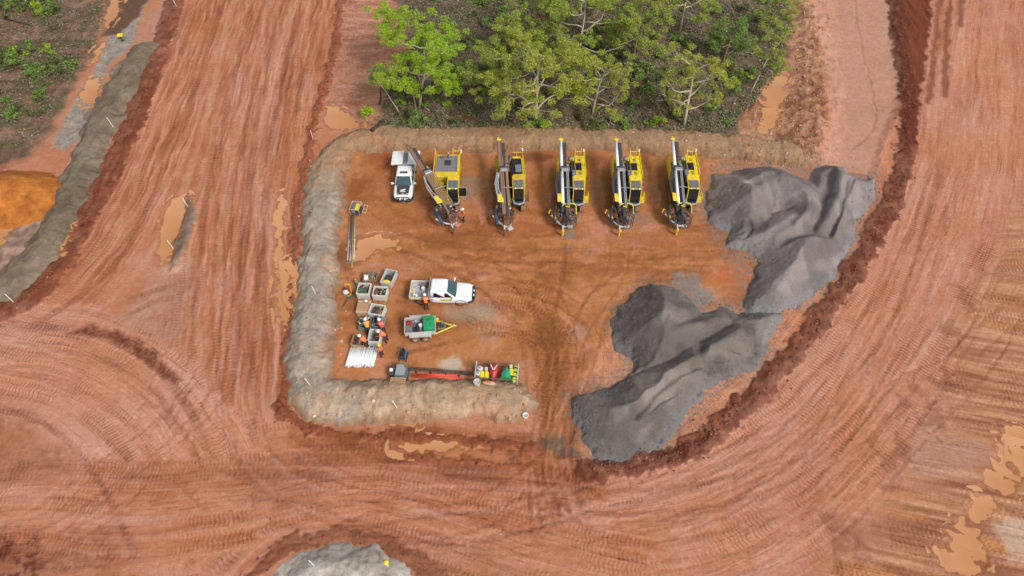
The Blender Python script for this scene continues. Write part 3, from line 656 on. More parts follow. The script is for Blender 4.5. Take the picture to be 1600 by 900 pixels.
isl_d = poly_dist(WX, WY, WP([(408, 930), (440, 888), (476, 862), (540, 852), (590, 860), (622, 872), (645, 905), (660, 960), (400, 960)]), 4)
z2 = np.where(isl_d < 2, np.minimum(-isl_d * 0.55, 0.75 + 0.12 * mid) + 0.06 * mid + 0.02 * fine, -5)
k2 = np.clip(0.5 + 0.6 * lo2 + 0.5 * mid, 0, 1)
c2 = mix(np.tile(soil(156, 146, 136), (len(GX), 1)), soil(202, 194, 182), np.clip(k2 + 0.4 * sstep(0.8, 2.0, -isl_d), 0, 1))
tag(patch('earth_bund', z2, c2, np.zeros_like(GX), MAT['bund']), 'rounded grey earth bund island at the bottom edge of the road', 'earth bund', None, 'structure')

ox, oy = W(8, 312)
q = np.sqrt(((GX - ox) / 5.9) ** 2 + ((GY - oy) / 4.1) ** 2) + 0.08 * lo2 + 0.05 * mid
z3 = np.where(q < 1.6, 2.3 * (1 - q ** 1.5) + 0.08 * fine + 0.10 * mid, -5)
c3 = mix(np.tile(soil(150, 84, 32), (len(GX), 1)), soil(204, 128, 56), np.clip(0.5 + 0.6 * mid + 0.4 * lo2, 0, 1))
pale = np.sqrt(((GX - ox + 0.6) / 2.0) ** 2 + ((GY - oy + 1.3) / 1.7) ** 2) + 0.4 * mid
c3 = mix(c3, np.tile(soil(222, 190, 150), (len(GX), 1)), sstep(1.0, 0.4, pale) * 0.8)
tag(patch('soil_heap', z3, c3, np.zeros_like(GX), MAT['bund']), 'bright orange heap of soil beside the left bund', 'soil heap')

# --- stockpiles: ridges and cones cut by their outline
def cone(px, py, h, slope, rx=1.0, ry=1.0):
    X0, Y0 = W(px, py, h)
    return h - slope * np.sqrt(((GX + 0.14 * n_a - X0) / rx) ** 2 + ((GY + 0.14 * n_b - Y0) / ry) ** 2)
def ridge(pts, h0, h1, slope, top=0.0):
    hm = (h0 + h1) / 2
    path = catmull(WP(pts, hm), 5)
    d, s = line_dist(GX + 0.12 * n_a, GY + 0.12 * n_b, path, 12)
    L = float(np.sum(np.hypot(*(np.diff(path, axis=0).T))))
    return h0 + (h1 - h0) * np.clip(s / L, 0, 1) - slope * np.maximum(np.abs(d) - top, 0)
def smax(a, b, k=0.25):
    h = np.clip(0.5 + 0.5 * (a - b) / k, 0, 1)
    return b + (a - b) * h + k * h * (1 - h)
def groove(z, pts, half, depth, warp=0.5):
    d, s = line_dist(GX + warp * 0.3 * n_a, GY + warp * 0.3 * n_b, catmull(WP(pts, 1.2), 5), half + 2)
    return z - depth * sstep(half, 0, np.abs(d))
def stockpile(name, outline, prims, grooves, label, cols, seed, slope=0.66):
    od = poly_dist(WX, WY, catmull(WP(outline + [outline[0]]), 3)[:-1], 6)
    z = prims[0]
    for p in prims[1:]: z = smax(z, p, 0.15)
    for g in grooves: z = groove(z, *g)
    o2 = poly_dist(GX + 0.4 * (WX - GX), GY + 0.4 * (WY - GY), catmull(WP(outline + [outline[0]]), 3)[:-1], 6)
    z = np.minimum(z, np.minimum(-o2 * slope + 0.12, -od * slope * 1.6 + 0.02))
    z = np.where(od < 1.2, z + 0.035 * fine + 0.035 * mid * sstep(0, -1, od), -5)
    kk = np.clip(0.5 + 0.55 * fbm(GX * 0.22, GY * 0.22, seed, 3) + 0.2 * mid, 0, 1)
    c = mix(np.tile(cols[0], (len(GX), 1)), cols[1], kk)
    c = mix(c, np.tile(cols[2], (len(GX), 1)), sstep(-0.7, -0.1, od + 0.5 * lo2 + 0.2 * mid) * 0.7)        # bluer towards the toe
    c = mix(c, c * 1.28, sstep(0.1, 0.35, fbm(GX * 0.25 + 3, GY * 0.25, seed + 21, 2))); c = mix(c, c * 0.74, sstep(0.12, 0.4, fbm(GX * 0.28 - 7, GY * 0.28, seed + 33, 3)))
    c = mix(c, np.tile(cols[3], (len(GX), 1)), sstep(0.25, 0.7, fbm(GX * 0.3, GY * 0.3, seed + 9, 3)) * 0.55)
    return tag(patch(name, z, c, 0.15 * np.ones_like(GX), MAT['gravel']), label, 'stockpile')
up = stockpile('gravel_stockpile',
    [(1104, 305), (1120, 262), (1150, 250), (1205, 250), (1250, 262), (1300, 256), (1320, 254), (1322, 266), (1348, 282), (1362, 268), (1366, 290), (1358, 318), (1340, 345), (1322, 395), (1300, 430), (1255, 470), (1205, 492), (1165, 484), (1172, 440), (1186, 402), (1135, 388), (1138, 365), (1108, 345)],
    [np.minimum(cone(1158, 285, 3.2, 0.70, 1.35, 1.0), 2.5), np.minimum(cone(1205, 268, 2.8, 0.72, 1.1, .9), 2.3), ridge([(1222, 275), (1256, 292), (1268, 318), (1252, 345)], 2.5, 2.1, 0.72, 0.25), ridge([(1240, 345), (1205, 365), (1180, 382)], 1.9, 1.0, 0.6, 0.5), ridge([(1318, 268), (1304, 312), (1284, 350)], 1.8, 1.6, 0.80, 0.45), ridge([(1350, 282), (1334, 335), (1312, 382)], 1.6, 1.3, 0.75, 0.55),
     np.minimum(cone(1274, 375, 3.1, 0.72, 1.25, 1.0), 2.5), ridge([(1258, 400), (1232, 428), (1196, 462)], 2.2, 0.9, 0.62, 0.6), ridge([(1288, 405), (1272, 440), (1245, 470)], 2.0, 0.9, 0.66, 0.5), ridge([(1240, 395), (1205, 420), (1184, 440)], 1.7, 1.0, .7, .2), cone(1135, 325, 1.0, 0.45), ridge([(1150, 345), (1200, 350), (1165, 375)], 1.0, 0.8, 0.5, 0.6)],
    [([(1300, 270), (1290, 310), (1262, 358), (1200, 395)], 0.9, 0.55), ([(1322, 285), (1312, 330), (1296, 362)], 0.45, 0.40), ([(1110, 300), (1150, 298), (1190, 292), (1206, 310), (1205, 330)], 0.5, 0.25), ([(1150, 352), (1162, 340), (1176, 350), (1168, 366), (1154, 366)], 0.3, 0.22), ([(1248, 402), (1290, 410), (1312, 405)], 0.35, 0.25), ([(1200, 330), (1236, 325)], 0.4, 0.2),
     ([(1262, 400), (1240, 470)], 0.3, 0.18), ([(1285, 410), (1280, 450)], 0.3, 0.18), ([(1140, 330), (1160, 318)], 0.3, 0.2)],
    'grey gravel stockpile with domed mounds just right of the drill rigs', (soil(110, 102, 100), soil(156, 146, 142), soil(138, 137, 139), soil(112, 100, 90)), 900)
lowp = stockpile('gravel_stockpile',
    [(958, 520), (962, 490), (985, 465), (1010, 446), (1040, 446), (1068, 462), (1085, 480), (1120, 478), (1150, 490), (1205, 490), (1216, 500), (1195, 545), (1178, 575), (1130, 592), (1090, 625), (1055, 670), (1015, 705), (965, 722), (935, 715), (912, 690), (898, 655), (896, 622), (940, 612), (985, 585), (985, 560), (965, 545)],
    [np.minimum(cone(1006, 472, 3.6, 0.70, 1.15, 1.05), 3.0), ridge([(1022, 490), (1050, 512), (1088, 506), (1130, 490)], 2.4, 1.1, 0.78, 0.15), ridge([(1160, 512), (1100, 548), (1040, 588), (975, 630)], 1.5, 2.0, 0.78, 0.15), ridge([(1140, 570), (1080, 602), (1020, 652), (975, 690)], 0.9, 1.1, 0.5, 0.9), np.minimum(cone(934, 645, 2.3, 0.55, 1.3, 1.1), 1.75), ridge([(1180, 505), (1200, 520)], 1.0, 0.8, 0.4, 0.8), ridge([(1090, 570), (1120, 590), (1165, 585)], 1.0, 0.8, 0.55, 0.3)],
    [([(1090, 570), (1040, 600), (990, 648)], 0.55, 0.45), ([(1095, 545), (1100, 565), (1120, 580), (1165, 578)], 0.8, 0.5), ([(1110, 560), (1160, 562)], 0.35, 0.25), ([(1110, 548), (1165, 552)], 0.3, -0.25), ([(1075, 622), (1010, 680)], 0.22, 0.22), ([(1070, 635), (1030, 668), (1008, 688)], 0.2, 0.22), ([(1065, 610), (1015, 642)], 0.15, 0.12), ([(985, 500), (1000, 515), (1030, 520)], 0.4, -0.2), ([(1040, 500), (1010, 560), (985, 585)], 0.4, 0.2)],
    'dark grey gravel stockpile with scooped ruts below centre, nearest the haul road', (soil(98, 91, 87), soil(140, 131, 123), soil(126, 124, 124), soil(100, 88, 78)), 930)
def gz(x, y):
    return bilinear(TOP, x, y)
def P(px, py, lift=0.0):
    """a point standing on the ground where the photo shows (px, py)"""
    z = 0.0
    for _ in range(4):
        x, y = W(px, py, z); z = gz(x, y)
    return Vector((x, y, z + lift))
# ---------------------------------------------------------------- mesh builder and object materials
rnd = random.Random(7)
class MB:
    def __init__(s, M=None): s.v = []; s.f = []; s.M = M
    def add(s, vs, fs, M=None):
        o = len(s.v)
        for p in vs:
            p = Vector(p)
            if M is not None: p = M @ p
            if s.M is not None: p = s.M @ p
            s.v.append(p)
        s.f += [tuple(i + o for i in f) for f in fs]
        return s
    def box(s, c, d, rot=(0, 0, 0), ch=None):
        """box with chamfered edges, centre c, full size d"""
        hx, hy, hz = d[0] / 2, d[1] / 2, d[2] / 2
        k = min(0.18 * min(d), 0.035) if ch is None else ch
        vs = []; idx = {}
        for sx in (-1, 1):
            for sy in (-1, 1):
                for sz in (-1, 1):
                    for a in range(3):
                        q = [sx * (hx - k), sy * (hy - k), sz * (hz - k)]
                        q[a] = (sx * hx, sy * hy, sz * hz)[a]
                        idx[(sx, sy, sz, a)] = len(vs); vs.append(q)
        fs = []
        for a in range(3):
            b, c_ = [(1, 2), (2, 0), (0, 1)][a]
            for sg in (-1, 1):
                ring = []
                for u, w in ((-1, -1), (1, -1), (1, 1), (-1, 1)):
                    key = [0, 0, 0]; key[a] = sg; key[b] = u; key[c_] = w
                    ring.append(idx[(key[0], key[1], key[2], a)])
                fs.append(tuple(ring) if sg > 0 else tuple(ring[::-1]))
            for u in (-1, 1):
                for w in (-1, 1):
                    def kk(sg, ax):
                        key = [0, 0, 0]; key[a] = sg; key[b] = u; key[c_] = w
                        return idx[(key[0], key[1], key[2], ax)]
                    q = (kk(-1, b), kk(1, b), kk(1, c_), kk(-1, c_))
                    fs.append(q if u * w > 0 else q[::-1])
        for sx in (-1, 1):
            for sy in (-1, 1):
                for sz in (-1, 1):
                    t = (idx[(sx, sy, sz, 0)], idx[(sx, sy, sz, 1)], idx[(sx, sy, sz, 2)])
                    fs.append(t if sx * sy * sz > 0 else t[::-1])
        M = Matrix.Translation(Vector(c)) @ Euler(rot).to_matrix().to_4x4()
        return s.add(vs, fs, M)
    def cyl(s, p0, p1, r0, r1=None, n=12, caps=True):
        r1 = r0 if r1 is None else r1
        p0, p1 = Vector(p0), Vector(p1); ax = (p1 - p0).normalized()
        t = Vector((0, 0, 1)) if abs(ax.z) < 0.9 else Vector((1, 0, 0))
        a = ax.cross(t).normalized(); b = ax.cross(a)
        vs = []
        for k in range(n):
            q = 2 * math.pi * k / n; e = a * math.cos(q) + b * math.sin(q)
            vs += [p0 + e * r0, p1 + e * r1]
        fs = [(2 * k, 2 * ((k + 1) % n), 2 * ((k + 1) % n) + 1, 2 * k + 1) for k in range(n)]
        if caps: fs += [tuple(2 * k for k in range(n))[::-1], tuple(2 * k + 1 for k in range(n))]
        return s.add(vs, fs)
    def tube(s, pts, r, n=6, r1=None):
        pts = [Vector(p) for p in pts]; m = len(pts)
        vs = []; fs = []
        for i, p in enumerate(pts):
            t = (pts[min(i + 1, m - 1)] - pts[max(i - 1, 0)]).normalized()
            u = Vector((0, 0, 1)) if abs(t.z) < 0.95 else Vector((1, 0, 0))
            a = t.cross(u).normalized(); b = t.cross(a)
            rr = r if r1 is None else r + (r1 - r) * i / (m - 1)
            for k in range(n):
                q = 2 * math.pi * k / n; vs.append(p + (a * math.cos(q) + b * math.sin(q)) * rr)
        for i in range(m - 1):
            for k in range(n):
                fs.append((i * n + k, i * n + (k + 1) % n, (i + 1) * n + (k + 1) % n, (i + 1) * n + k))
        fs += [tuple(range(n))[::-1], tuple((m - 1) * n + k for k in range(n))]
        return s.add(vs, fs)
    def prism(s, poly, axis, a, b):
        """2-D outline extruded along an axis from a to b"""
        n = len(poly)
        def mk(p, t):
            return {'x': (t, p[0], p[1]), 'y': (p[0], t, p[1]), 'z': (p[0], p[1], t)}[axis]
        vs = [mk(p, a) for p in poly] + [mk(p, b) for p in poly]
        fs = [tuple(range(n))[::-1], tuple(range(n, 2 * n))] + [(i, (i + 1) % n, n + (i + 1) % n, n + i) for i in range(n)]
        return s.add(vs, fs)
    def loft(s, rings, closed=True, caps=True):
        n = len(rings[0]); vs = [p for r in rings for p in r]; fs = []
        for i in range(len(rings) - 1):
            for k in range(n if closed else n - 1):
                fs.append((i * n + k, i * n + (k + 1) % n, (i + 1) * n + (k + 1) % n, (i + 1) * n + k))
        if caps: fs += [tuple(range(n))[::-1], tuple((len(rings) - 1) * n + k for k in range(n))]
        return s.add(vs, fs)
    def lathe(s, prof, c=(0, 0, 0), n=14):
        rings = [[(c[0] + r * math.cos(2 * math.pi * k / n), c[1] + r * math.sin(2 * math.pi * k / n), c[2] + z) for k in range(n)] for r, z in prof]
        return s.loft(rings)
    def blob(s, c, r, n=8, m=6, jit=0.0):
        rings = []
        for i in range(1, m):
            a = math.pi * i / m
            rings.append([(c[0] + r[0] * math.sin(a) * math.cos(2 * math.pi * k / n) * (1 + rnd.uniform(-jit, jit)), c[1] + r[1] * math.sin(a) * math.sin(2 * math.pi * k / n) * (1 + rnd.uniform(-jit, jit)), c[2] - r[2] * math.cos(a) * (1 + rnd.uniform(-jit, jit))) for k in range(n)])
        return s.loft(rings)
    def mesh(s, name, mat, smooth=False):
        me = bpy.data.meshes.new(name)
        me.from_pydata([tuple(p) for p in s.v], [], s.f)
        bm = bmesh.new(); bm.from_mesh(me); bmesh.ops.recalc_face_normals(bm, faces=bm.faces); bm.to_mesh(me); bm.free()
        if smooth: me.polygons.foreach_set('use_smooth', [True] * len(me.polygons))
        if mat: me.materials.append(MAT[mat])
        return me
    def build(s, name, mat, parent=None, smooth=False):
        o = bpy.data.objects.new(name, s.mesh(name, mat, smooth)); COL.objects.link(o)
        if parent is not None: o.parent = parent
        return o
def thing(name, label, cat, loc, rz=0.0, group=None):
    o = bpy.data.objects.new(name, None); COL.objects.link(o)
    o.location = loc; o.rotation_euler = (0, 0, rz); o.empty_display_size = 0.2
    return tag(o, label, cat, group)
def copy_tree(o, parent=None):
    c = o.copy(); COL.objects.link(c); c.parent = parent
    for ch in list(o.children): copy_tree(ch, c)
    return c

def paint_mat(name, col, rough=0.5, metal=0.0, dirt=0.25, dirt_col=(0.26, 0.12, 0.06), scale=1.6):
    m, nt, bs, N, L = new_mat(name)
    tc = N.new('ShaderNodeTexCoord')
    n1 = N.new('ShaderNodeTexNoise'); n1.inputs['Scale'].default_value = scale; n1.inputs['Detail'].default_value = 6; n1.inputs['Roughness'].default_value = 0.7
    L.new(tc.outputs['Object'], n1.inputs['Vector'])
    mr = N.new('ShaderNodeMapRange'); mr.inputs[1].default_value = 0.42; mr.inputs[2].default_value = 0.75; mr.inputs[3].default_value = dirt * 0.15; mr.inputs[4].default_value = dirt
    L.new(n1.outputs[0], mr.inputs[0])
    mx = N.new('ShaderNodeMix'); mx.data_type = 'RGBA'; mx.inputs[6].default_value = (*col, 1); mx.inputs[7].default_value = (*dirt_col, 1)
    L.new(mr.outputs[0], mx.inputs[0]); L.new(mx.outputs[2], bs.inputs['Base Color'])
    bs.inputs['Roughness'].default_value = rough; bs.inputs['Metallic'].default_value = metal
    return m
for n, c, ro, me_, di in [
    ('yellow', (.80, .60, .012), .45, 0, .20), ('dirty_yellow', (.66, .47, .03), .6, 0, .62), ('worn_yellow', (.76, .56, .02), .5, 0, .40), ('yellow2', (.72, .60, .06), .5, 0, .15), ('white', (.82, .83, .84), .4, 0, .12), ('offwhite', (.62, .62, .56), .6, 0, .30),
    ('greywhite', (.50, .51, .50), .6, 0, .3), ('grey', (.22, .23, .24), .55, .2, .25), ('lgrey', (.38, .40, .42), .5, .3, .25), ('dgrey', (.055, .06, .066), .5, .2, .18), ('black', (.012, .013, .015), .5, 0, .08),
    ('rubber', (.018, .018, .018), .8, 0, .45), ('mudrubber', (.16, .085, .05), .9, 0, .6), ('shoe', (.30, .15, .085), .85, .1, .7), ('steel', (.32, .31, .30), .42, .8, .3), ('rust', (.20, .105, .07), .75, .25, .5),
    ('brownmast', (.25, .165, .125), .7, .2, .35), ('copper', (.46, .29, .12), .55, .2, .3), ('blue', (.03, .08, .16), .5, .1, .15), ('teal', (.10, .17, .20), .5, .1, .2), ('green', (.012, .30, .11), .38, 0, .08), ('dkgreen', (.05, .12, .07), .7, 0, .3),
    ('red', (.42, .02, .025), .45, 0, .12), ('orange', (.62, .09, .03), .6, 0, .15), ('redorange', (.74, .10, .045), .5, 0, .12), ('hivis', (.80, .16, .035), .8, 0, .08), ('hired', (.72, .085, .05), .8, 0, .08), ('hiyel', (.75, .34, .03), .8, 0, .08), ('navy', (.018, .02, .035), .85, 0, .2),
    ('skin', (.30, .15, .09), .6, 0, 0), ('wood', (.44, .27, .15), .8, 0, .3), ('wood2', (.52, .33, .19), .8, 0, .2), ('cream', (.62, .56, .34), .7, 0, .2), ('lime', (.58, .64, .05), .5, 0, .1), ('pvc', (.84, .86, .87), .45, 0, .03), ('charred', (.03, .027, .027), .9, 0, .2),
    ('bark', (.30, .22, .16), .9, 0, .4), ('palebark', (.50, .42, .32), .85, 0, .25), ('darkbark', (.10, .07, .055), .95, 0, .3), ('stake', (.78, .74, .70), .7, 0, .05), ('lens', (.75, .78, .8), .2, 0, 0), ('plum', (.16, .13, .20), .7, 0, .2), ('pink', (.55, .20, .18), .7, 0, .2)]:
    MAT[n] = paint_mat(n, c, ro, me_, di)
def glass_mat(name, col, ro=0.08):
    m, nt, bs, N, L = new_mat(name)
    bs.inputs['Base Color'].default_value = (*col, 1); bs.inputs['Roughness'].default_value = ro; bs.inputs['IOR'].default_value = 1.5; bs.inputs['Coat Weight'].default_value = 0.6; bs.inputs['Coat Roughness'].default_value = 0.05
    return m
MAT['glass'] = glass_mat('tinted_glass', (.035, .085, .10))
MAT['cabglass'] = glass_mat('cab_glass', (.012, .016, .018), .15)
# ---------------------------------------------------------------- utility trucks (local +x is forward)
def car_section(x, hw, zl, zt):
    return [(x, -hw * .93, zl), (x, -hw, zl + .16), (x, -hw, zt - .22), (x, -hw * .95, zt - .07), (x, -hw * .82, zt - .005), (x, -hw * .4, zt + .02), (x, 0, zt + .03),
            (x, hw * .4, zt + .02), (x, hw * .82, zt - .005), (x, hw * .95, zt - .07), (x, hw, zt - .22), (x, hw, zl + .16), (x, hw * .93, zl)]
def wheel(parent, x, y, r=.38, w=.26, tyre='rubber', rim='lgrey'):
    m = MB(); n = 18
    prof = [(r * .62, -w / 2), (r * .93, -w / 2), (r, -w * .36), (r, w * .36), (r * .93, w / 2), (r * .62, w / 2)]
    m.loft([[(x + a * math.cos(2 * math.pi * k / n), y + b, r + a * math.sin(2 * math.pi * k / n)) for k in range(n)] for a, b in prof])
    o = m.build('wheel', tyre, parent, True)
    sg = 1 if y > 0 else -1
    m = MB(); m.cyl((x, y + sg * w * .30, r), (x, y + sg * w * .47, r), r * .60, r * .52, 14); m.cyl((x, y + sg * w * .47, r), (x, y + sg * w * .56, r), r * .16, r * .12, 8)
    for k in range(6):
        a = 2 * math.pi * k / 6
        m.box((x + r * .34 * math.cos(a), y + sg * w * .49, r + r * .34 * math.sin(a)), (r * .4, .03, .05), (0, -a, 0))
    m.build('rim', rim, o)
def ute(name, label, loc, rz, bonnet_black, wheelmat='rubber', rim='lgrey'):
    t = thing(name, label, 'truck', loc, rz, None)
    m = MB()
    st = [(2.58, .70, .52, .88), (2.50, .82, .42, .98), (2.30, .89, .36, 1.05), (1.85, .92, .34, 1.10), (1.25, .92, .34, 1.13), (.9, .92, .34, 1.10), (.2, .92, .34, 1.08), (-.6, .92, .34, 1.08), (-.98, .91, .36, 1.08)]
    m.loft([car_section(*q) for q in st])
    body = m.build('body', 'white', t, True)
    # greenhouse
    def gring(z, x0, x1, hw, c):
        return [(x0 - c, -hw, z), (x0, -hw + c * 1.4, z), (x0 + .03, 0, z), (x0, hw - c * 1.4, z), (x0 - c, hw, z), ((x0 + x1) / 2, hw + .01, z), (x1 + c, hw, z), (x1, hw - c, z), (x1, -hw + c, z), (x1 + c, -hw, z), ((x0 + x1) / 2, -hw - .01, z)]
    m = MB(); m.loft([gring(1.05, 1.30, -.97, .86, .07), gring(1.40, .84, -.95, .79, .07), gring(1.70, .46, -.90, .72, .07), gring(1.775, .30, -.84, .64, .09), gring(1.79, .18, -.74, .52, .1)])
    cab = m.build('cab', 'white', t, True)
    m = MB(); yy = .70
    m.add([(1.225, -.77, 1.125), (1.27, 0, 1.125), (1.225, .77, 1.125), (.53, .63, 1.675), (.56, 0, 1.685), (.53, -.63, 1.675)], [(0, 1, 4, 5), (1, 2, 3, 4)])
    m.M = None
    v2 = [(p[0] - .02, p[1], p[2] - .03) for p in m.v]; m.add(v2, [(0, 5, 4, 1), (1, 4, 3, 2)])
    o = m.build('windscreen', 'glass', t); o.location = (.025, 0, .028)
    for sg in (-1, 1):
        for (a, b, c, d) in (((.98, 1.16), (.30, 1.16), (.30, 1.60), (.52, 1.60)), ((.24, 1.16), (-.62, 1.16), (-.62, 1.55), (-.45, 1.60))):
            pts = []
            for (x, z) in (a, b, c, d):
                hw = .86 + (1.05 - z) * .215
                if z > 1.4: hw = .79 - (z - 1.4) * .235
                pts.append((x, z, hw + .022))
            m = MB(); m.add([(p[0], sg * p[2], p[1]) for p in pts] + [(p[0], sg * (p[2] - .05), p[1]) for p in pts], [(0, 1, 2, 3), (7, 6, 5, 4), (0, 4, 5, 1), (1, 5, 6, 2), (2, 6, 7, 3), (3, 7, 4, 0)])
            m.build('side_window', 'cabglass', t)
        for hx_ in (.02, -.75): MB().box((hx_, sg * .935, .93), (.16, .03, .035)).build('door_handle', 'dgrey', t)
        m = MB(); m.box((1.0, sg * .99, 1.18), (.10, .16, .05)); m.box((1.02, sg * 1.12, 1.20), (.13, .22, .20)); m.build('wing_mirror', 'white', t)
        m = MB(); m.box((2.47, sg * .64, .86), (.22, .34, .16), (0, 0, -sg * .35)); m.build('headlight', 'lens', t)
        for x in (1.65, -1.75):
            m = MB(); n = 10
            m.loft([[(x + (.47 + dr) * math.cos(math.pi * k / n), y, .38 + (.47 + dr) * math.sin(math.pi * k / n)) for k in range(n + 1)] for dr, y in ((0, sg * .80), (0, sg * .945), (.05, sg * .945), (.05, sg * .80))], False, False)
            if x > 0: m.build('wheel_arch', 'dgrey', t)
            wheel(t, x, sg * .78, .38, .26, wheelmat, rim)
    m = MB(); m.box((0, 0, .45), (4.9, .95, .16)); m.build('chassis', 'dgrey', t)
    if bonnet_black:
        m = MB()
        def bz(x): return float(np.interp(x, [.9, 1.25, 1.85, 2.3, 2.5], [1.10, 1.13, 1.10, 1.05, .98])) + .036
        xs = [1.28, 1.6, 1.9, 2.2, 2.42]; hw = [.66, .62, .60, .58, .56]
        m.loft([[(x, -h, bz(x) - .02), (x, -h * .5, bz(x)), (x, 0, bz(x) + .004), (x, h * .5, bz(x)), (x, h, bz(x) - .02)] for x, h in zip(xs, hw)], False, False)
        b = m.build('bonnet_cover', 'dgrey', t, True)
        m = MB(); z = bz(1.95) + .012
        m.prism([(1.86, -.26), (1.80, -.05), (1.72, .10), (1.70, .24), (1.80, .28), (1.92, .18), (1.97, .0), (1.98, -.2)], 'z', z, z + .006)
        m.box((2.07, 0, z), (.10, .52, .008)); m.build('emblem', 'white', b)
        m = MB(); m.box((.12, 0, 1.80), (.26, .74, .02)); m.build('sunroof', 'dgrey', t)
    # bull bar with spotlights, number plate
    m = MB()
    m.tube([(2.30, -.92, .62), (2.62, -.84, .60), (2.74, -.55, .60), (2.78, 0, .60), (2.74, .55, .60), (2.62, .84, .60), (2.30, .92, .62)], .11, 8)
    m.tube([(2.60, -.62, .62), (2.64, -.56, .92), (2.66, 0, .95), (2.64, .56, .92), (2.60, .62, .62)], .04, 6)
    for sg in (-1, 1): m.tube([(2.70, sg * .3, .6), (2.65, sg * .3, .94)], .035, 6)
    m.box((2.60, 0, .46), (.2, 1.5, .2))
    bb = m.build('bull_bar', 'black', t, True)
    m = MB(); m.box((2.81, 0, .52), (.03, .38, .13)); m.build('number_plate', 'offwhite', bb)
    for sg in (-1, 1):
        m = MB(); m.cyl((2.70, sg * .24, .80), (2.80, sg * .24, .80), .11, .10, 12); m.build('spotlight', 'lens', bb)
    return t

u1 = ute('utility_truck', 'white utility truck with black bonnet and open canopy lids beside the rigs', (-10.52, 49.0, gz(-10.5, 49)), R(-90), True)
m = MB(); m.box((-1.85, 0, .88), (1.66, 1.78, .36)); m.build('tray', 'greywhite', u1)
m = MB(); m.box((-1.07, 0, 1.36), (.06, 1.72, .64)); m.box((-2.62, 0, 1.36), (.06, 1.72, .64)); m.box((-1.85, 0, 1.86), (1.6, .44, .05)); m.box((-1.07, 0, 1.75), (.06, .5, .2)); m.box((-2.62, 0, 1.75), (.06, .5, .2))
cn = m.build('canopy', 'grey', u1)
m = MB(); m.box((-1.85, 0, 1.30), (1.4, .05, .5)); m.box((-1.5, .3, 1.2), (.5, .4, .35)); m.box((-2.2, -.32, 1.2), (.5, .4, .35)); m.build('shelf', 'dgrey', cn)
for sg, tilt in ((1, -.03), (-1, .10)):
    m = MB(Matrix.Translation((-1.95, sg * .24, 1.90)) @ Euler((tilt, 0, 0)).to_matrix().to_4x4())
    m.box((0, sg * .56, 0), (1.85, 1.12, .05)); m.box((.0, sg * 1.11, -.05), (1.85, .04, .12)); m.box((.92, sg * .56, -.05), (.04, 1.1, .12)); m.box((-.92, sg * .56, -.05), (.04, 1.1, .12))
    o = m.build('canopy_lid', 'white', cn)
    for lx in (.55, -.55): MB(Matrix.Translation((-1.95, sg * .24, 1.90)) @ Euler((tilt, 0, 0)).to_matrix().to_4x4()).box((lx, sg * .95, .035), (.10, .05, .03)).build('latch', 'steel', o)
m = MB(); m.box((-1.02, 0, 1.75), (.10, 1.3, .08)); m.tube([(-1.0, -.5, 1.8), (-1.0, .5, 1.8)], .03); m.build('roof_bar', 'lgrey', u1)

u2 = ute('utility_truck', 'white dual cab utility truck with drop side tray and yellow door sign', (-6.02, 35.15, gz(-6, 35)), R(-2.0), False, 'mudrubber', 'shoe')
m = MB(); m.box((-1.86, 0, .80), (1.72, 1.80, .10)); m.build('tray_floor', 'lgrey', u2)
for sg in (-1, 1):
    m = MB(); m.box((-1.86, sg * .90, .98), (1.74, .045, .30)); o = m.build('tray_side', 'offwhite', u2)
    if sg < 0:
        m = MB(); m.box((-1.86, sg * .926, .93), (1.66, .012, .10)); m.build('reflective_strip', 'lime', o)
m = MB(); m.box((-2.73, 0, .98), (.045, 1.76, .30)); m.build('tail_gate', 'offwhite', u2)
m = MB(); m.box((-1.02, 0, 1.20), (.05, 1.78, .7)); m.box((-1.02, 0, 1.62), (.07, 1.84, .07)); m.box((-1.02, -.9, 1.25), (.07, .07, .85)); m.box((-1.02, .9, 1.25), (.07, .07, .85)); m.build('headboard', 'lgrey', u2)
m = MB(); m.box((.36, -.938, .86), (.78, .012, .26)); m.build('door_sign', 'lime', u2)
m = MB()
for k, (x, z, w) in enumerate(((.16, .88, .14), (.34, .88, .12), (.50, .88, .10), (.24, .81, .22), (.48, .81, .14))): m.box((x, -.947, z), (w, .006, .04))
m.build('lettering', 'dkgreen', u2)
# loads on the tray
def loose(name, label, cat, parts, loc, rz=0, group=None):
    """small thing made of several pieces: (piece name, material, builder)"""
    t = thing(name, label, cat, loc, rz, group)
    for pn, mat, fn in parts:
        m = MB(); fn(m); m.build(pn, mat, t)
    return t
def on_tray(x, y, z=.86):
    q = Matrix.Translation(u2.location) @ u2.rotation_euler.to_matrix().to_4x4() @ Vector((x, y, z)); return q
loose('water_drum', 'white round drum in the middle of the pickup tray', 'drum', [('body', 'offwhite', lambda m: m.lathe([(.16, 0), (.18, .04), (.18, .36), (.15, .42)])), ('cap', 'white', lambda m: m.lathe([(.06, .42), (.06, .46)]))], on_tray(-1.62, .05))
loose('tool_bag', 'plum and pink soft bag on the pickup tray near the cab', 'bag', [('body', 'plum', lambda m: m.blob((0, 0, .14), (.30, .20, .15), 10, 6, .1)), ('flap', 'pink', lambda m: m.blob((-.12, .05, .22), (.16, .12, .08), 8, 5, .1)), ('handle', 'black', lambda m: m.tube([(-.15, 0, .26), (0, 0, .36), (.15, 0, .26)], .02))], on_tray(-1.75, .55))
loose('tool_box', 'orange tool box beside the cab on the pickup tray', 'box', [('body', 'orange', lambda m: m.box((0, 0, .12), (.34, .36, .24))), ('lid', 'rust', lambda m: m.box((0, 0, .26), (.36, .38, .05))), ('handle', 'black', lambda m: m.tube([(-.1, 0, .28), (0, 0, .34), (.1, 0, .28)], .015))], on_tray(-1.28, .5))
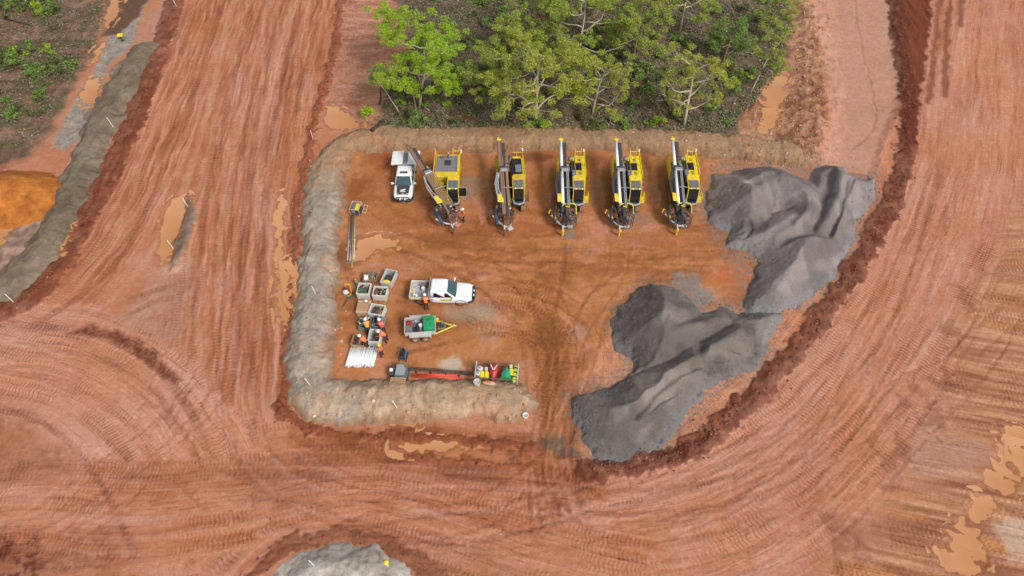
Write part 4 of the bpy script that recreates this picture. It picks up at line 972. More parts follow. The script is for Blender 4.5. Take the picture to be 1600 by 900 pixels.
loose('hose_reel', 'pale yellow hose reel at the tail of the pickup tray', 'reel', [('drum', 'cream', lambda m: m.lathe([(.22, 0), (.22, .03), (.10, .05), (.10, .18), (.22, .2), (.22, .23)])), ('hub', 'black', lambda m: m.lathe([(.05, .23), (.05, .27)]))], on_tray(-2.55, -.15))
for k, (x, y) in enumerate(((-2.35, -.52), (-2.15, -.62))):
    loose('jerry_can', ('small white jerry can at the rear corner of the pickup tray', 'small white jerry can second from the rear corner of the pickup tray')[k], 'jerry can', [('body', 'white', lambda m: m.box((0, 0, .13), (.16, .22, .26))), ('handle', 'white', lambda m: m.box((0, 0, .29), (.04, .14, .04))), ('cap', 'blue', lambda m: m.lathe([(.03, .25), (.03, .31)], (0, .08, 0), 8))], on_tray(x, y), rz=.3 * k)
loose('floor_mat', 'grey crumpled sheet lying on the pickup tray floor', 'sheet', [('sheet', 'greywhite', lambda m: m.prism([(-.35, -.4), (.25, -.45), (.38, .1), (.3, .42), (-.3, .38)], 'z', 0, .03)), ('fold', 'lgrey', lambda m: m.box((.1, .1, .05), (.5, .12, .05), (0, 0, .5)))], on_tray(-2.3, .35, .855))

# ---------------------------------------------------------------- tandem trailer with drawbar
tx, ty = -7.62, 31.55
tr = thing('trailer', 'grey steel tandem axle trailer with yellow drawbar below the white pickup', 'trailer', (tx, ty, gz(tx, ty)), R(5))
m = MB(); m.box((0, 0, .62), (2.45, 1.50, .08)); m.build('floor', 'grey', tr)
for sg in (-1, 1):
    m = MB(); m.box((0, sg * .76, .84), (2.5, .05, .40)); m.box((0, sg * .76, 1.05), (2.54, .09, .06)); m.build('side_panel', 'greywhite', tr)
    m = MB(); m.box((-.02, sg * .95, .86), (1.75, .34, .03)); m.box((-.88, sg * .95, .74), (.03, .34, .24), (0, .4, 0)); m.box((.84, sg * .95, .74), (.03, .34, .24), (0, -.4, 0)); m.build('mudguard', 'greywhite', tr)
    for x in (-.46, .42): wheel(tr, x, sg * .95, .36, .24, 'mudrubber', 'greywhite')
    m = MB(); m.tube([(1.2, sg * .7, .56), (2.75, 0, .52)], .06, 6); m.build('drawbar_arm', 'yellow2', tr)
for x in (-1.25, 1.25):
    m = MB(); m.box((x, 0, .84), (.05, 1.52, .40)); m.box((x, 0, 1.05), (.09, 1.6, .06)); m.build('end_panel', 'greywhite', tr)
m = MB(); m.box((1.75, 0, .60), (.62, .50, .06)); m.build('drawbar_plate', 'grey', tr)
m = MB(); m.cyl((2.7, 0, .52), (3.0, 0, .52), .06, .05, 8); m.box((2.78, 0, .62), (.12, .12, .12)); m.build('coupling', 'offwhite', tr)
m = MB(); m.cyl((2.3, .22, 0.02), (2.3, .22, .8), .035, .035, 8); m.cyl((2.3, .22, .0), (2.3, .22, .05), .09, .09, 8); m.build('jockey_stand', 'steel', tr)
def on_tr(x, y, z=.66): return Matrix.Translation(tr.location) @ tr.rotation_euler.to_matrix().to_4x4() @ Vector((x, y, z))
def green_tank(m):
    rings = []
    for x, k in ((-.44, .84), (-.40, .95), (-.34, 1), (.34, 1), (.40, .95), (.44, .84)):
        rings.append([(x, k * a, .40 + k * b * .40) for a, b in ((-.62, -.95), (-.66, -.5), (-.66, .5), (-.58, .9), (0, 1.02), (.58, .9), (.66, .5), (.66, -.5), (.62, -.95))])
    m.loft(rings)
loose('water_tank', 'bright green plastic water tank at the front of the trailer', 'tank', [('shell', 'green', green_tank), ('lid', 'dkgreen', lambda m: m.lathe([(.10, .80), (.11, .84), (.09, .86)], (0, .12, 0), 12)), ('rib', 'green', lambda m: (m.box((-.2, 0, .80), (.05, 1.1, .04)), m.box((.2, 0, .80), (.05, 1.1, .04))))], on_tr(.72, .02), R(5))
loose('water_pump', 'black engine pump standing on the trailer beside the green tank', 'pump', [('engine', 'black', lambda m: (m.box((0, 0, .2), (.34, .42, .36)), m.cyl((.0, -.3, .2), (0, -.2, .2), .14))), ('fan_cover', 'dgrey', lambda m: m.cyl((-.17, 0, .22), (-.26, 0, .22), .16, .12, 12)), ('frame', 'steel', lambda m: [m.tube([(x, -.28, .02), (x, -.28, .44), (x, .28, .44), (x, .28, .02)], .018) for x in (-.22, .22)])], on_tr(-.28, -.34), R(5))
loose('white_drum', 'round white drum touching the green tank on the trailer', 'drum', [('body', 'offwhite', lambda m: m.lathe([(.15, 0), (.17, .05), (.17, .45), (.15, .5)])), ('lid', 'white', lambda m: m.lathe([(.16, .5), (.16, .54), (.05, .56)]))], on_tr(.06, -.1), R(5))
loose('red_case', 'red case at the rear corner of the trailer bed', 'box', [('body', 'red', lambda m: m.box((0, 0, .14), (.42, .34, .28))), ('handle', 'black', lambda m: m.tube([(-.12, 0, .28), (0, 0, .34), (.12, 0, .28)], .018)), ('latch', 'steel', lambda m: m.box((0, -.18, .16), (.1, .02, .06)))], on_tr(-.93, .42), R(5))
loose('pipe_fittings', 'pale pipe fittings heaped behind the pump on the trailer', 'fittings', [('pipe', 'greywhite', lambda m: m.tube([(-.3, .1, .1), (.3, .14, .1)], .06, 8)), ('pipe', 'steel', lambda m: m.tube([(-.3, -.06, .08), (.25, -.1, .08), (.3, -.1, .25)], .05, 8)), ('valve', 'greywhite', lambda m: (m.cyl((0, 0, .1), (0, 0, .32), .05), m.cyl((0, 0, .32), (0, 0, .35), .11)))], on_tr(-.35, .42), R(5))
loose('dark_crate', 'dark grey box at the near rear corner of the trailer bed', 'box', [('body', 'dgrey', lambda m: m.box((0, 0, .13), (.5, .5, .26))), ('lid', 'grey', lambda m: m.box((0, 0, .275), (.52, .52, .03))), ('handle', 'black', lambda m: m.tube([(-.1, -.1, .29), (0, -.1, .34), (.1, -.1, .29)], .015))], on_tr(-.9, -.35), R(5))
loose('battery_box', 'dark battery box on the trailer drawbar', 'box', [('body', 'dgrey', lambda m: m.box((0, 0, .16), (.46, .40, .30))), ('terminal', 'lgrey', lambda m: m.box((.08, .08, .33), (.14, .12, .05))), ('strap', 'black', lambda m: m.box((-.1, 0, .17), (.06, .42, .32)))], on_tr(1.78, 0, .635), R(5))
loose('gas_cylinder', 'small yellow cylinder strapped to the trailer front panel', 'gas cylinder', [('body', 'yellow', lambda m: m.lathe([(.10, 0), (.12, .04), (.12, .4), (.05, .5)])), ('valve', 'steel', lambda m: m.lathe([(.03, .5), (.03, .58)])), ('foot_ring', 'yellow', lambda m: m.lathe([(.10, -.04), (.11, -.04), (.11, .0)]))], on_tr(1.42, .48, .63), R(5))
# ---------------------------------------------------------------- crawler drill rigs (local -y is the front)
def rig(label, loc, rz, style, mast_yaw=0.0, mast_dx=0.0, grp='crawler drill rigs parked in a row'):
    t = thing('drill_rig', label, 'drill rig', loc, rz, grp)
    new = style == 'new'; swung = style == 'swung'
    YEL = ('worn_yellow' if swung else 'dirty_yellow') if not new else ('worn_yellow' if loc[0] < 8 else 'yellow')
    for sg in (-1, 1):
        m = MB(); x = sg * 1.05; n = 10
        prof = [(1.62 + .36 * math.cos(a), .38 + .36 * math.sin(a)) for a in [math.pi / 2 - math.pi * k / n for k in range(n + 1)]] + [(-1.62 - .36 * math.cos(a), .38 - .36 * math.sin(a)) for a in [math.pi / 2 - math.pi * k / n for k in range(n + 1)]]
        m.prism(prof, 'x', x - .17, x + .17)
        tk = m.build('track', 'mudrubber', t)
        m = MB(); L = len(prof)
        per = []
        for k in range(L):
            a, b = Vector((prof[k][0], prof[k][1])), Vector((prof[(k + 1) % L][0], prof[(k + 1) % L][1])); cnt = max(1, int((b - a).length / .2))
            for q in range(cnt): per.append((a.lerp(b, (q + .5) / cnt), (b - a)))
        for p, dv in per: m.box((x, p.x, p.y), (.40, .15, .05), (math.atan2(dv.y, dv.x), 0, 0))
        m.build('track_shoes', 'shoe', tk)
        m = MB(); m.box((sg * .80, 0, .45), (.22, 2.6, .26)); m.build('track_frame', 'dgrey', tk)
    m = MB(); m.box((0, .4, .86), (2.0, 4.4, .32)); m.box((0, .1, .60), (1.5, 1.2, .4)); m.build('chassis', 'dgrey', t)
    if swung:
        m = MB(); m.box((-.02, 1.95, 1.78), (2.30, 3.05, 1.5)); m.box((-.02, .48, 1.95), (2.30, .2, 1.15)); hood = m.build('engine_hood', YEL, t)
        m = MB(); m.box((-.05, 2.15, 2.56), (2.02, 2.2, .07)); m.build('deck_plate', 'grey', hood)
        m = MB(); m.box((.05, 2.2, 2.63), (.62, .72, .08))
        for k in range(4): m.box((-.14 + .13 * k, 2.2, 2.69), (.05, .62, .05))
        m.build('radiator_grille', 'dgrey', hood)
        m = MB(); m.cyl((.05, 3.0, 2.6), (.05, 3.0, 3.0), .10, .10, 10); m.tube([(.05, 3.0, 3.0), (.05, 3.15, 3.1)], .09, 8); m.cyl((-.5, 2.95, 2.6), (-.5, 2.95, 2.72), .2, .2, 12); m.build('exhaust', 'steel', hood)
        rails = [[(-1.2, .45, 2.55), (-1.2, .45, 3.0), (-1.2, 3.45, 3.0), (-1.2, 3.45, 2.55)], [(1.2, .9, 2.5), (1.2, .9, 3.0), (1.2, 3.45, 3.0), (1.2, 3.45, 2.5)], [(.5, 3.45, 3.0), (1.2, 3.45, 3.0)], [(.5, 3.45, 2.2), (.5, 3.45, 3.3)], [(1.1, 3.5, 2.2), (1.1, 3.5, 3.4)], [(-1.2, 3.4, 2.2), (-1.2, 3.4, 3.3)]]
    elif new:
        m = MB(); m.box((.92, 1.95, 1.70), (.98, 3.1, 1.40)); m.box((.78, .05, 1.9), (1.1, .9, 1.6)); hood = m.build('engine_hood', YEL, t)
        m = MB()
        for yy in (1.75, 2.05): m.cyl((.80, yy, 2.40), (.80, yy, 2.55), .20, .20, 12)
        m.box((.80, 1.9, 2.44), (.56, 1.0, .07)); m.build('cooling_fan', 'black', hood)
        m = MB()
        for yy in (.75, .95, 1.15, 2.75, 2.95): m.box((.86, yy, 2.42), (.24, .07, .05))
        m.build('vent_slots', 'black', hood)
        m = MB(); m.box((.34, 1.0, 2.20), (.42, .95, .44)); m.build('grey_locker', 'grey', hood)
        m = MB(); m.box((.22, 2.1, 1.95), (.5, 1.2, .5)); m.tube([(.1, 1.5, 2.3), (.2, 2.2, 2.45), (.05, 2.9, 2.35)], .07); m.tube([(.3, 1.5, 2.25), (.38, 2.3, 2.4), (.25, 2.8, 2.3)], .05); m.build('compressor', 'dgrey', t)
        m = MB(); m.box((.36, 3.15, 2.1), (.34, .5, .45)); m.box((.0, 3.1, 1.9), (.3, .4, .3)); m.build('rear_valve_block', 'yellow', t)
        m = MB(); m.lathe([(.0, 0), (.22, 0), (.26, .1), (.2, .26), (.0, .32)], (.05, 3.0, 2.35)); m.build('air_filter', 'grey', t, True)
        rails = [[(1.38, .4, 2.4), (1.38, .4, 2.9), (1.38, 3.5, 2.9), (1.38, 3.5, 2.2)], [(.45, 3.55, 2.9), (1.38, 3.5, 2.9)], [(.5, 3.5, 2.2), (.5, 3.5, 3.2)], [(1.1, 3.55, 2.2), (1.1, 3.55, 3.3)], [(.5, 2.6, 2.4), (.5, 2.6, 2.9), (.5, 3.5, 2.9)], [(1.38, 2.0, 2.4), (1.38, 2.0, 2.9)]]
    else:
        m = MB(); m.box((.72, 1.85, 1.55), (1.30, 3.0, 1.1)); m.box((.78, .05, 1.9), (1.15, .95, 1.6)); hood = m.build('engine_hood', YEL, t)
        m = MB(); m.box((.62, 1.7, 2.25), (1.08, 2.5, .40)); m.box((.5, 2.6, 2.4), (.5, .5, .3)); m.build('black_cover', 'black', hood)
        m = MB(); m.box((.80, 1.45, 2.54), (.6, 1.0, .07)); m.build('grey_lid', 'grey', hood)
        m = MB(); m.cyl((.1, 2.5, 2.2), (.1, 3.3, 2.5), .18, .14, 10); m.build('air_filter', 'teal', t, True)
        m = MB(); m.box((.75, 3.2, 2.1), (.8, .6, .3)); m.build('rear_step', 'yellow', t)
        rails = [[(1.38, .4, 2.3), (1.38, .4, 2.8), (1.32, 3.4, 2.8), (1.32, 3.4, 2.1)], [(.4, 3.45, 2.8), (1.32, 3.4, 2.8)], [(1.32, 3.45, 2.2), (1.32, 3.45, 3.0)], [(.75, 3.45, 2.2), (.75, 3.45, 2.8)]]
    for pl in rails:
        m = MB(); m.tube(pl, .045, 6); m.build('handrail', YEL, t)
    if not swung:
        m = MB(); m.box((-1.24, 1.95, 2.2), (.16, 3.0, .7)); m.box((-1.18, 1.95, 1.8), (.3, 3.0, .06)); m.build('side_guard', YEL, t)
        m = MB(); m.box((-.55, 1.6, 1.35), (.85, 3.4, .5)); m.box((-.3, .2, 1.6), (.55, .9, .8)); m.build('pump_bay', 'dgrey', t)
    else:
        m = MB(); m.box((-.55, .1, 1.35), (1.1, .6, .6)); m.box((-.4, .05, 1.75), (.45, .45, .3)); m.build('pump_bay', 'dgrey', t)
        m = MB(); m.box((-.42, .02, 1.94), (.42, .4, .12)); m.build('valve_cover', 'yellow', t)
    # cab
    cx = .62 if not swung else .72
    m = MB(); m.box((cx, -.95, 1.2), (1.06, 1.75, .5)); m.prism([(-1.85, 1.4), (-1.78, 2.10), (-1.56, 2.86), (-.12, 2.98), (-.1, 1.4)], 'x', cx - .50, cx + .50)
    cab = m.build('cab', 'cabglass', t)
    m = MB()
    for sg in (-1, 1):
        x = cx + sg * .51
        m.tube([(x, -1.86, 1.4), (x, -1.79, 2.11), (x, -1.57, 2.89), (x, -.1, 3.0), (x, -.08, 1.4)], .05, 6)
    m.box((cx, -.32, 3.0), (1.06, .52, .10)); m.box((cx, -1.57, 2.88), (1.04, .08, .08)); m.box((cx, -.06, 2.2), (1.06, .08, 1.6)); m.build('cab_frame', YEL, cab)
    m = MB()
    for k in range(7): m.box((cx, -.66 - .135 * k, 3.01 - .012 * k), (.9, .075, .05))
    for sg in (-1, 0, 1): m.box((cx + sg * .38, -1.06, 2.96), (.05, .95, .05), (.09, 0, 0))
    m.build('roof_grille', 'grey', cab)
    m = MB(); m.prism([(cx - .09, -.42), (cx + .09, -.42), (cx, -.24)], 'z', 3.05, 3.056); m.build('warning_sticker', 'redorange', cab)
    m = MB(); m.tube([(cx - .55, -1.6, 1.5), (cx - .45, -2.1, 1.45), (cx, -2.25, 1.42), (cx + .45, -2.1, 1.45), (cx + .55, -1.6, 1.5)], .10, 7); m.build('bumper', 'lgrey', cab)
    m = MB(); m.box((cx, -1.95, 1.25), (1.0, .35, .30)); m.build('front_step', 'dgrey', cab)
    for sg in (-.3, .3):
        m = MB(); m.box((cx + sg, -1.63, 2.93), (.16, .10, .12)); m.build('work_light', 'lens', cab)
    if swung:
        m = MB(); m.box((cx + .86, -1.05, 1.95), (.70, .06, 1.2)); o = m.build('cab_door', 'cabglass', cab); m = MB(); m.tube([(cx + .52, -1.1, 1.35), (cx + 1.22, -1.1, 1.35), (cx + 1.22, -1.1, 2.55), (cx + .52, -1.1, 2.55)], .03); m.build('door_frame', 'greywhite', o)
    else:
        m = MB(); m.box((1.38, -1.35, 1.25), (.42, .85, .08)); m.tube([(1.58, -1.75, 1.25), (1.58, -1.75, 1.9), (1.58, -.95, 1.9), (1.58, -.95, 1.25)], .035); m.tube([(1.2, -1.75, 1.9), (1.58, -1.75, 1.9)], .035); m.build('access_platform', 'yellow' if new else 'rust', t)
    m = MB(); m.cyl((1.32, 3.45 if not swung else 3.3, 3.0), (1.32, 3.45 if not swung else 3.3, 3.25), .10, .08, 10); m.build('beacon', 'white', t)
    # boom
    m = MB(); m.box((-.35, -1.0, 1.35), (.42, 2.2, .40), (0.12, 0, 0)); m.box((-.5, -2.2, 1.5), (.7, .5, .7)); m.build('boom', 'dgrey', t)
    m = MB(); m.cyl((-.1, -.2, 1.5), (-.15, -2.2, 1.7), .09, .09, 10); m.cyl((-.75, -.2, 1.5), (-.7, -2.2, 1.7), .07, .07, 10); m.build('hydraulic_cylinder', 'steel', t)
    # mast group
    Mm = Matrix.Translation((mast_dx, 0, 0)) @ Matrix.Translation((-.6, -2.2, 0)) @ Matrix.Rotation(mast_yaw, 4, 'Z') @ Matrix.Translation((.6, 2.2, 0))
    zf = lambda y: 2.2 + (y + 4.6) / 9.6 * 1.35           # the mast climbs to the rear
    beam = 'white' if new else 'brownmast'
    slope = math.atan2(1.35, 9.6)
    m = MB(Mm)
    if new:
        for (a, b) in ((4.35, 1.0), (.65, -3.0)):
            m.cyl((-.90, a, zf(a)), (-.90, b, zf(b)), .145, .145, 14)
    else:
        m.box((-.86, .1, zf(.1) - .12), (.22 if swung else .34, 8.5, .30), (slope, 0, 0)); m.tube([(-1.0, 4.4, zf(4.4)), (-1.0, .4, zf(.4))], .12, 8); m.tube([(-.72, 4.4, zf(4.4)), (-.72, -3.2, zf(-3.2))], .09, 8)
    mast = m.build('mast', beam, t, new)
    m = MB(Mm); m.box((-.55, 0, zf(0) - .25), (.24, 8.5, .22), (slope, 0, 0)); m.box((-.55, 3.3, zf(3.3) - .05), (.34, 1.7, .30), (slope, 0, 0))
    m.box((-.62, .95, zf(.95)), (.80, .55, .42)); m.build('feed_beam', 'dgrey', mast)
    m = MB(Mm)
    offs = ((-.30, 0), (-.44, .05)) if not swung else ((-.22, 0), (-.37, .03), (-.52, .05), (-.67, .05), (-.06, .0))
    for k, (xx, dz) in enumerate(offs): m.cyl((xx, .9, zf(.9) + dz), (xx, -3.3, zf(-3.3) + dz), .055, .055, 8)
    m.build('drill_rods', 'lgrey' if new else 'copper', mast)
    m = MB(Mm); m.box((-.62, .75, zf(.75) + .15), (.7, .35, .22)); m.cyl((-.36, .75, zf(.75)), (-.36, 1.3, zf(1.3)), .22, .18, 12); m.cyl((-.36, 1.3, zf(1.3)), (-.36, 1.5, zf(1.5)), .10, .10, 10); m.build('rotary_head', 'lgrey', mast)
    m = MB(Mm); m.box((-.90, 4.45, zf(4.45) + .05), (.42, .16, .32)); m.cyl((-.95, 4.55, zf(4.5)), (-.95, 4.55, zf(4.5) + .30), .07, .07, 8); m.tube([(-1.05, 4.5, zf(4.5)), (-1.05, 4.68, zf(4.5) + .2)], .05); m.build('mast_head', 'yellow' if not swung else 'rust', mast)
    m = MB(Mm); m.tube([(-.85, -1.4, zf(-1.4) + .2), (-.3, -1.4, zf(-1.4) + .25), (.25, -1.4, zf(-1.4) + .12)], .035); m.build('brace_bar', 'lgrey', mast)
    m = MB(Mm); m.box((-1.12, -2.4, zf(-2.4) + .02), (.58, 1.0, .10), (0, .15, 0)); m.build('side_panel', 'yellow' if new else 'yellow2', mast)
    if new:
        m = MB(Mm); m.loft([[(-1.25 + a, y, zf(y) - .35 + b) for a, b in ((0, -.35), (0, .15), (.1, .32), (.32, .32), (.32, -.35))] for y in (-.15, -.3, -1.75, -1.9)]); m.build('dust_hood', 'dgrey', mast, True)
    m = MB(Mm)
    for k in range(5 if not swung else 3):
        o = k * .06
        m.tube([(-1.05 - o, .6, zf(.6)), (-1.32 - o, -.6, zf(-.6) - .1), (-1.30 - o * .5, -2.0, zf(-2) - .2), (-1.1 + o, -3.0, zf(-3) - .4), (-.9 + o, -3.5, zf(-3.5) - .6)], .042, 6)
    m.build('hose_bundle', 'dgrey' if new else 'lgrey', mast)
    # drill table and rod carousel / cage at the front
    m = MB(Mm); zt = 1.25
    m.box((-.62, -3.65, zt + .35), (.62, .9, .5)); m.box((-.7, -4.25, zt - .1), (.5, .55, .35)); m.box((-.95, -3.1, zt + .6), (.28, 1.0, .5)); m.build('drill_table', 'dgrey' if new else 'rust', mast)
    m = MB(Mm); m.tube([(-1.9, -3.3, zt - .1), (-1.3, -4.1, zt - .25), (-.75, -4.55, zt - .3), (-.25, -4.5, zt - .3)], .09, 7); m.tube([(-.9, -4.35, zt - .1), (-.88, -4.95, zt - .5)], .08, 7); m.build('support_arm', 'greywhite', mast)
    m = MB(Mm); m.cyl((-.88, -4.85, .05), (-.88, -4.95, zt - .45), .09, .09, 8); m.box((-.88, -5.0, zt - .38), (.22, .2, .24)); m.build('front_jack', 'yellow' if new else 'rust', mast)
    if new:
        m = MB(Mm)
        for zz in (zt - .45, zt + .1, zt + .6):
            m.tube([(-.22 + .62 * math.cos(2 * math.pi * k / 20), -4.05 + .62 * math.sin(2 * math.pi * k / 20), zz) for k in range(21)], .035, 6)
        for k in range(12):
            a = 2 * math.pi * k / 12; m.tube([(-.22 + .62 * math.cos(a), -4.05 + .62 * math.sin(a), zt - .45), (-.22 + .62 * math.cos(a), -4.05 + .62 * math.sin(a), zt + .6)], .02, 4)
        m.build('guard_cage', 'dgrey', mast)
        m = MB(Mm); m.tube([(-.95, -3.15, zt + .95), (-.85, -3.0, zt + 1.05), (-.3, -2.9, zt + 1.1), (.2, -3.0, zt + 1.05), (.32, -3.2, zt + .95)], .055, 6); m.box((-.45, -3.2, zt + .95), (.4, .16, .14)); m.tube([(.32, -3.2, zt + .95), (.30, -3.9, zt + .7)], .05); m.build('yellow_arch', 'yellow2', mast)
        m = MB(Mm); m.tube([(.18, -3.2, zt + .7), (.22, -3.9, zt + .55)], .07); m.cyl((-.3, -3.9, zt - .2), (-.3, -3.9, zt + .5), .12, .12, 10); m.cyl((-.1, -4.25, zt - .2), (-.1, -4.25, zt + .4), .10, .10, 10); m.build('rod_clamp', 'teal', mast)
        m = MB(Mm); m.lathe([(.0, 0), (.34, 0), (.34, .1), (0, .12)], (-.25, -4.3, zt - .55)); m.build('hole_cover', 'greywhite', mast)
    else:
        m = MB(Mm)
        for k in range(9):
            a = 2 * math.pi * k / 9
            m.cyl((-.30 + .26 * math.cos(a), -3.75 + .30 * math.sin(a), zt - .3), (-.30 + .26 * math.cos(a), -3.75 + .30 * math.sin(a), zt + .5), .07, .07, 7)
        m.build('rod_clamp', 'rust', mast)
        m = MB(Mm); m.lathe([(.0, 0), (.22, 0), (.24, .14), (.12, .25), (0, .26)], (-.33, -3.3, zt + .75)); m.build('gear_cap', 'steel', mast, True)
        m = MB(Mm); m.box((-.35, -4.75, zt - .35), (.5, .4, .12), (0, 0, .5)); m.build('hole_cover', 'pink' if swung else 'greywhite', mast)
        m = MB(Mm); m.tube([(-1.15, .3, zf(.3)), (-1.25, -.2, zf(-.2)), (-1.22, -1.5, zf(-1.5)), (-.95, -2.2, zf(-2.2))], .045); m.build('guard_rail', 'greywhite', mast)
    rr_ = random.Random(int(abs(loc[0]) * 10))
    for mt_, cnt in (('dgrey' if new else 'rust', 16), ('teal' if new else 'steel', 8), ('black', 10)):
        m = MB(Mm)
        for _ in range(cnt):
            x_, y_, z_ = rr_.uniform(-1.35, .15), rr_.uniform(-4.3, -2.7), rr_.uniform(.75, 1.75)
            if rr_.random() < .5: m.box((x_, y_, z_), (rr_.uniform(.08, .26), rr_.uniform(.08, .3), rr_.uniform(.08, .22)), (0, 0, rr_.uniform(-.5, .5)))
            else: m.tube([(x_, y_, z_), (x_ + rr_.uniform(-.25, .25), y_ - .25, z_ + .15), (x_ + rr_.uniform(-.3, .3), y_ - .5, z_ - .1)], rr_.uniform(.025, .05), 5)
        tag(m.build('hydraulic_fittings', mt_, mast), kind='stuff')
    m = MB(Mm)
    m.cyl((-1.62, -2.85, zt + .25), (-1.55, -4.0, zt - .25), .20, .16, 12); m.cyl((-1.55, -4.0, zt - .25), (-1.54, -4.2, zt - .33), .09, .09, 8); m.build('suction_pot', 'blue' if not new else 'dgrey', mast, True)
    m = MB(Mm)
    for k in range(4): m.tube([(-1.6 + .05 * k, -2.9, zt + .3), (-1.45 + .08 * k, -2.5 + .04 * k, zt + .55), (-1.2 + .06 * k, -2.9, zt + .6), (-1.0 + .05 * k, -3.7 + .06 * k, zt + .15)], .045, 6)
    m.build('loop_hoses', 'dgrey' if new else 'steel', mast)
    m = MB(Mm); m.tube([(-1.75, -2.75, zt - .1), (-2.05, -2.85, zt + .1), (-2.15, -3.05, zt - .15)], .05); m.box((-1.55, -3.75, zt + .02), (.12, .22, .12)); m.build('hand_lever', 'yellow2' if new else 'dkgreen', mast)
    return t
rig('worn yellow drill rig with its brown mast swung out across the pickup', (-6.25, 47.15, gz(-6.25, 47)), R(0), 'swung', R(29), 0.35)
rig('worn yellow drill rig with straight brown mast and black engine cover', (-.10, 47.15, gz(0, 47)), R(3.5), 'old')
rig('yellow drill rig with white mast tube, nearest the brown mast rigs', (5.62, 47.1, gz(5.6, 47)), R(-.4), 'new')
rig('yellow drill rig with white mast tube, middle of the three white masts', (10.95, 47.1, gz(11, 47)), R(-1.2), 'new')
rig('yellow drill rig with white mast tube, beside the grey gravel stockpile', (16.4, 47.2, gz(16.4, 47)), R(-2.4), 'new')
# ---------------------------------------------------------------- crates and their contents
def crate(label, px, py, rz, size, mat, slats=False, h=.62, grp='open crates at the end of the pad'):
    p = P(px, py); L, Wd = size
    t = thing('crate', label, 'crate', p, R(rz), grp)
    m = MB(); m.box((0, 0, .14), (L, Wd, .05)); m.build('floor', 'grey', t)
    for sg in (-1, 1):
        if slats:
            for k in range(3):
                m = MB(); m.box((0, sg * Wd / 2, .2 + .19 * k), (L, .03, .15)); m.build('slat', mat, t)
                m = MB(); m.box((sg * L / 2, 0, .2 + .19 * k), (.03, Wd - .05, .15)); m.build('slat', mat, t)
        else:
            m = MB(); m.box((0, sg * Wd / 2, .14 + h / 2), (L + .05, .06, h)); m.box((0, sg * Wd / 2, .14 + h), (L + .1, .10, .06)); m.build('side_panel', mat, t)
            m = MB(); m.box((sg * L / 2, 0, .14 + h / 2), (.06, Wd - .07, h)); m.box((sg * L / 2, 0, .14 + h), (.10, Wd - .12, .06)); m.build('end_panel', mat, t)
    m = MB()
    for x in (-L / 2 + .12, 0, L / 2 - .12): m.box((x, 0, .06), (.14, Wd, .11))
    m.build('skid', mat, t)
    return t
def fill(label, c, size, mats, n, z=.32, seed=1, kinds='bits'):
    """loose uncounted metal parts heaped in a crate"""
    r = random.Random(seed)
    root = thing('loose_parts', label, 'parts', (c.location.x, c.location.y, c.location.z + .17), c.rotation_euler.z); root['kind'] = 'stuff'
    for mt in mats:
        m = MB()
        for k in range(int(n * 1.6)):
            x, y = r.uniform(-.44, .44) * size[0], r.uniform(-.44, .44) * size[1]; zz = r.uniform(.05, z + .1)
            if r.random() < .5: m.box((x, y, zz), (r.uniform(.1, .3), r.uniform(.07, .16), r.uniform(.06, .14)), (r.uniform(-.4, .4), r.uniform(-.4, .4), r.uniform(0, 3)))
            else:
                a = r.uniform(0, 3.14); l = r.uniform(.1, .22); m.cyl((x - l * math.cos(a), y - l * math.sin(a), zz), (x + l * math.cos(a), y + l * math.sin(a), zz + r.uniform(0, .1)), r.uniform(.03, .07), None, 8)
        m.build('heap', mt, root)
    return root
c1_ = crate('brown steel crate at the far left of the crate rows, white canister in it', 580, 438, 4, (1.15, .95), 'brownmast', h=.4)
fill('brown and grey pipe ends heaped in the far brown crate', c1_, (1.0, .8), ('copper', 'grey', 'steel'), 9, seed=2)
c2_ = crate('grey crate with yellow bag, at the far right end of the crates', 609, 440, -14, (.95, 1.5), 'greywhite', h=.6)
fill('dark steel parts in the tall grey crate', c2_, (.7, .9), ('dgrey', 'rust'), 10, seed=3)
c3_ = crate('white crate partly covered by green cloth', 571, 460, -3, (1.05, 1.15), 'offwhite', h=.7)
fill('black drill bits in the white crate under the green cloth', c3_, (.8, .9), ('black', 'rust'), 11, z=.5, seed=4)
c4_ = crate('white crate filled with dark brown bits, right of the green cloth crate', 596, 464, -4, (1.15, .95), 'offwhite', h=.7)
fill('dark red brown drill bits filling the white crate', c4_, (1.0, .8), ('rust', 'black', 'lgrey'), 13, z=.55, seed=5)
c6_ = crate('tilted white crate of brown steel rings beside the tan box', 591, 492, -12, (1.2, 1.0), 'offwhite', h=.65)
fill('brown steel rings and pieces in the tilted white crate', c6_, (1.0, .8), ('rust', 'copper', 'dgrey'), 10, z=.5, seed=6)
c9_ = crate('open wooden crate just above the white pipes', 562, 538, -6, (1.05, 1.0), 'wood', True)
fill('brown steel parts inside the open wooden crate', c9_, (.9, .85), ('rust', 'dgrey', 'steel'), 9, z=.4, seed=7)
c10_ = crate('cream crate between the crouching and leaning workers', 588, 533, -3, (.95, 1.2), 'offwhite', h=.7)
fill('dark olive parts in the cream crate between the workers', c10_, (.7, .8), ('dkgreen', 'dgrey'), 7, z=.4, seed=8)
c7_ = crate('low steel tray crate holding a tangle of green fittings', 572, 510, 5, (.95, 1.1), 'grey', h=.35)
fill('grey green hose fittings tangled in the low steel tray', c7_, (.9, 1.0), ('dkgreen', 'greywhite', 'dgrey'), 14, z=.45, seed=9)
c8_ = crate('low dark crate of blue hydraulic parts behind the workers', 593, 508, -4, (.9, 1.0), 'grey', h=.35)
fill('blue and black hydraulic parts in the low dark crate', c8_, (.85, .9), ('blue', 'black', 'lgrey'), 11, z=.45, seed=10)

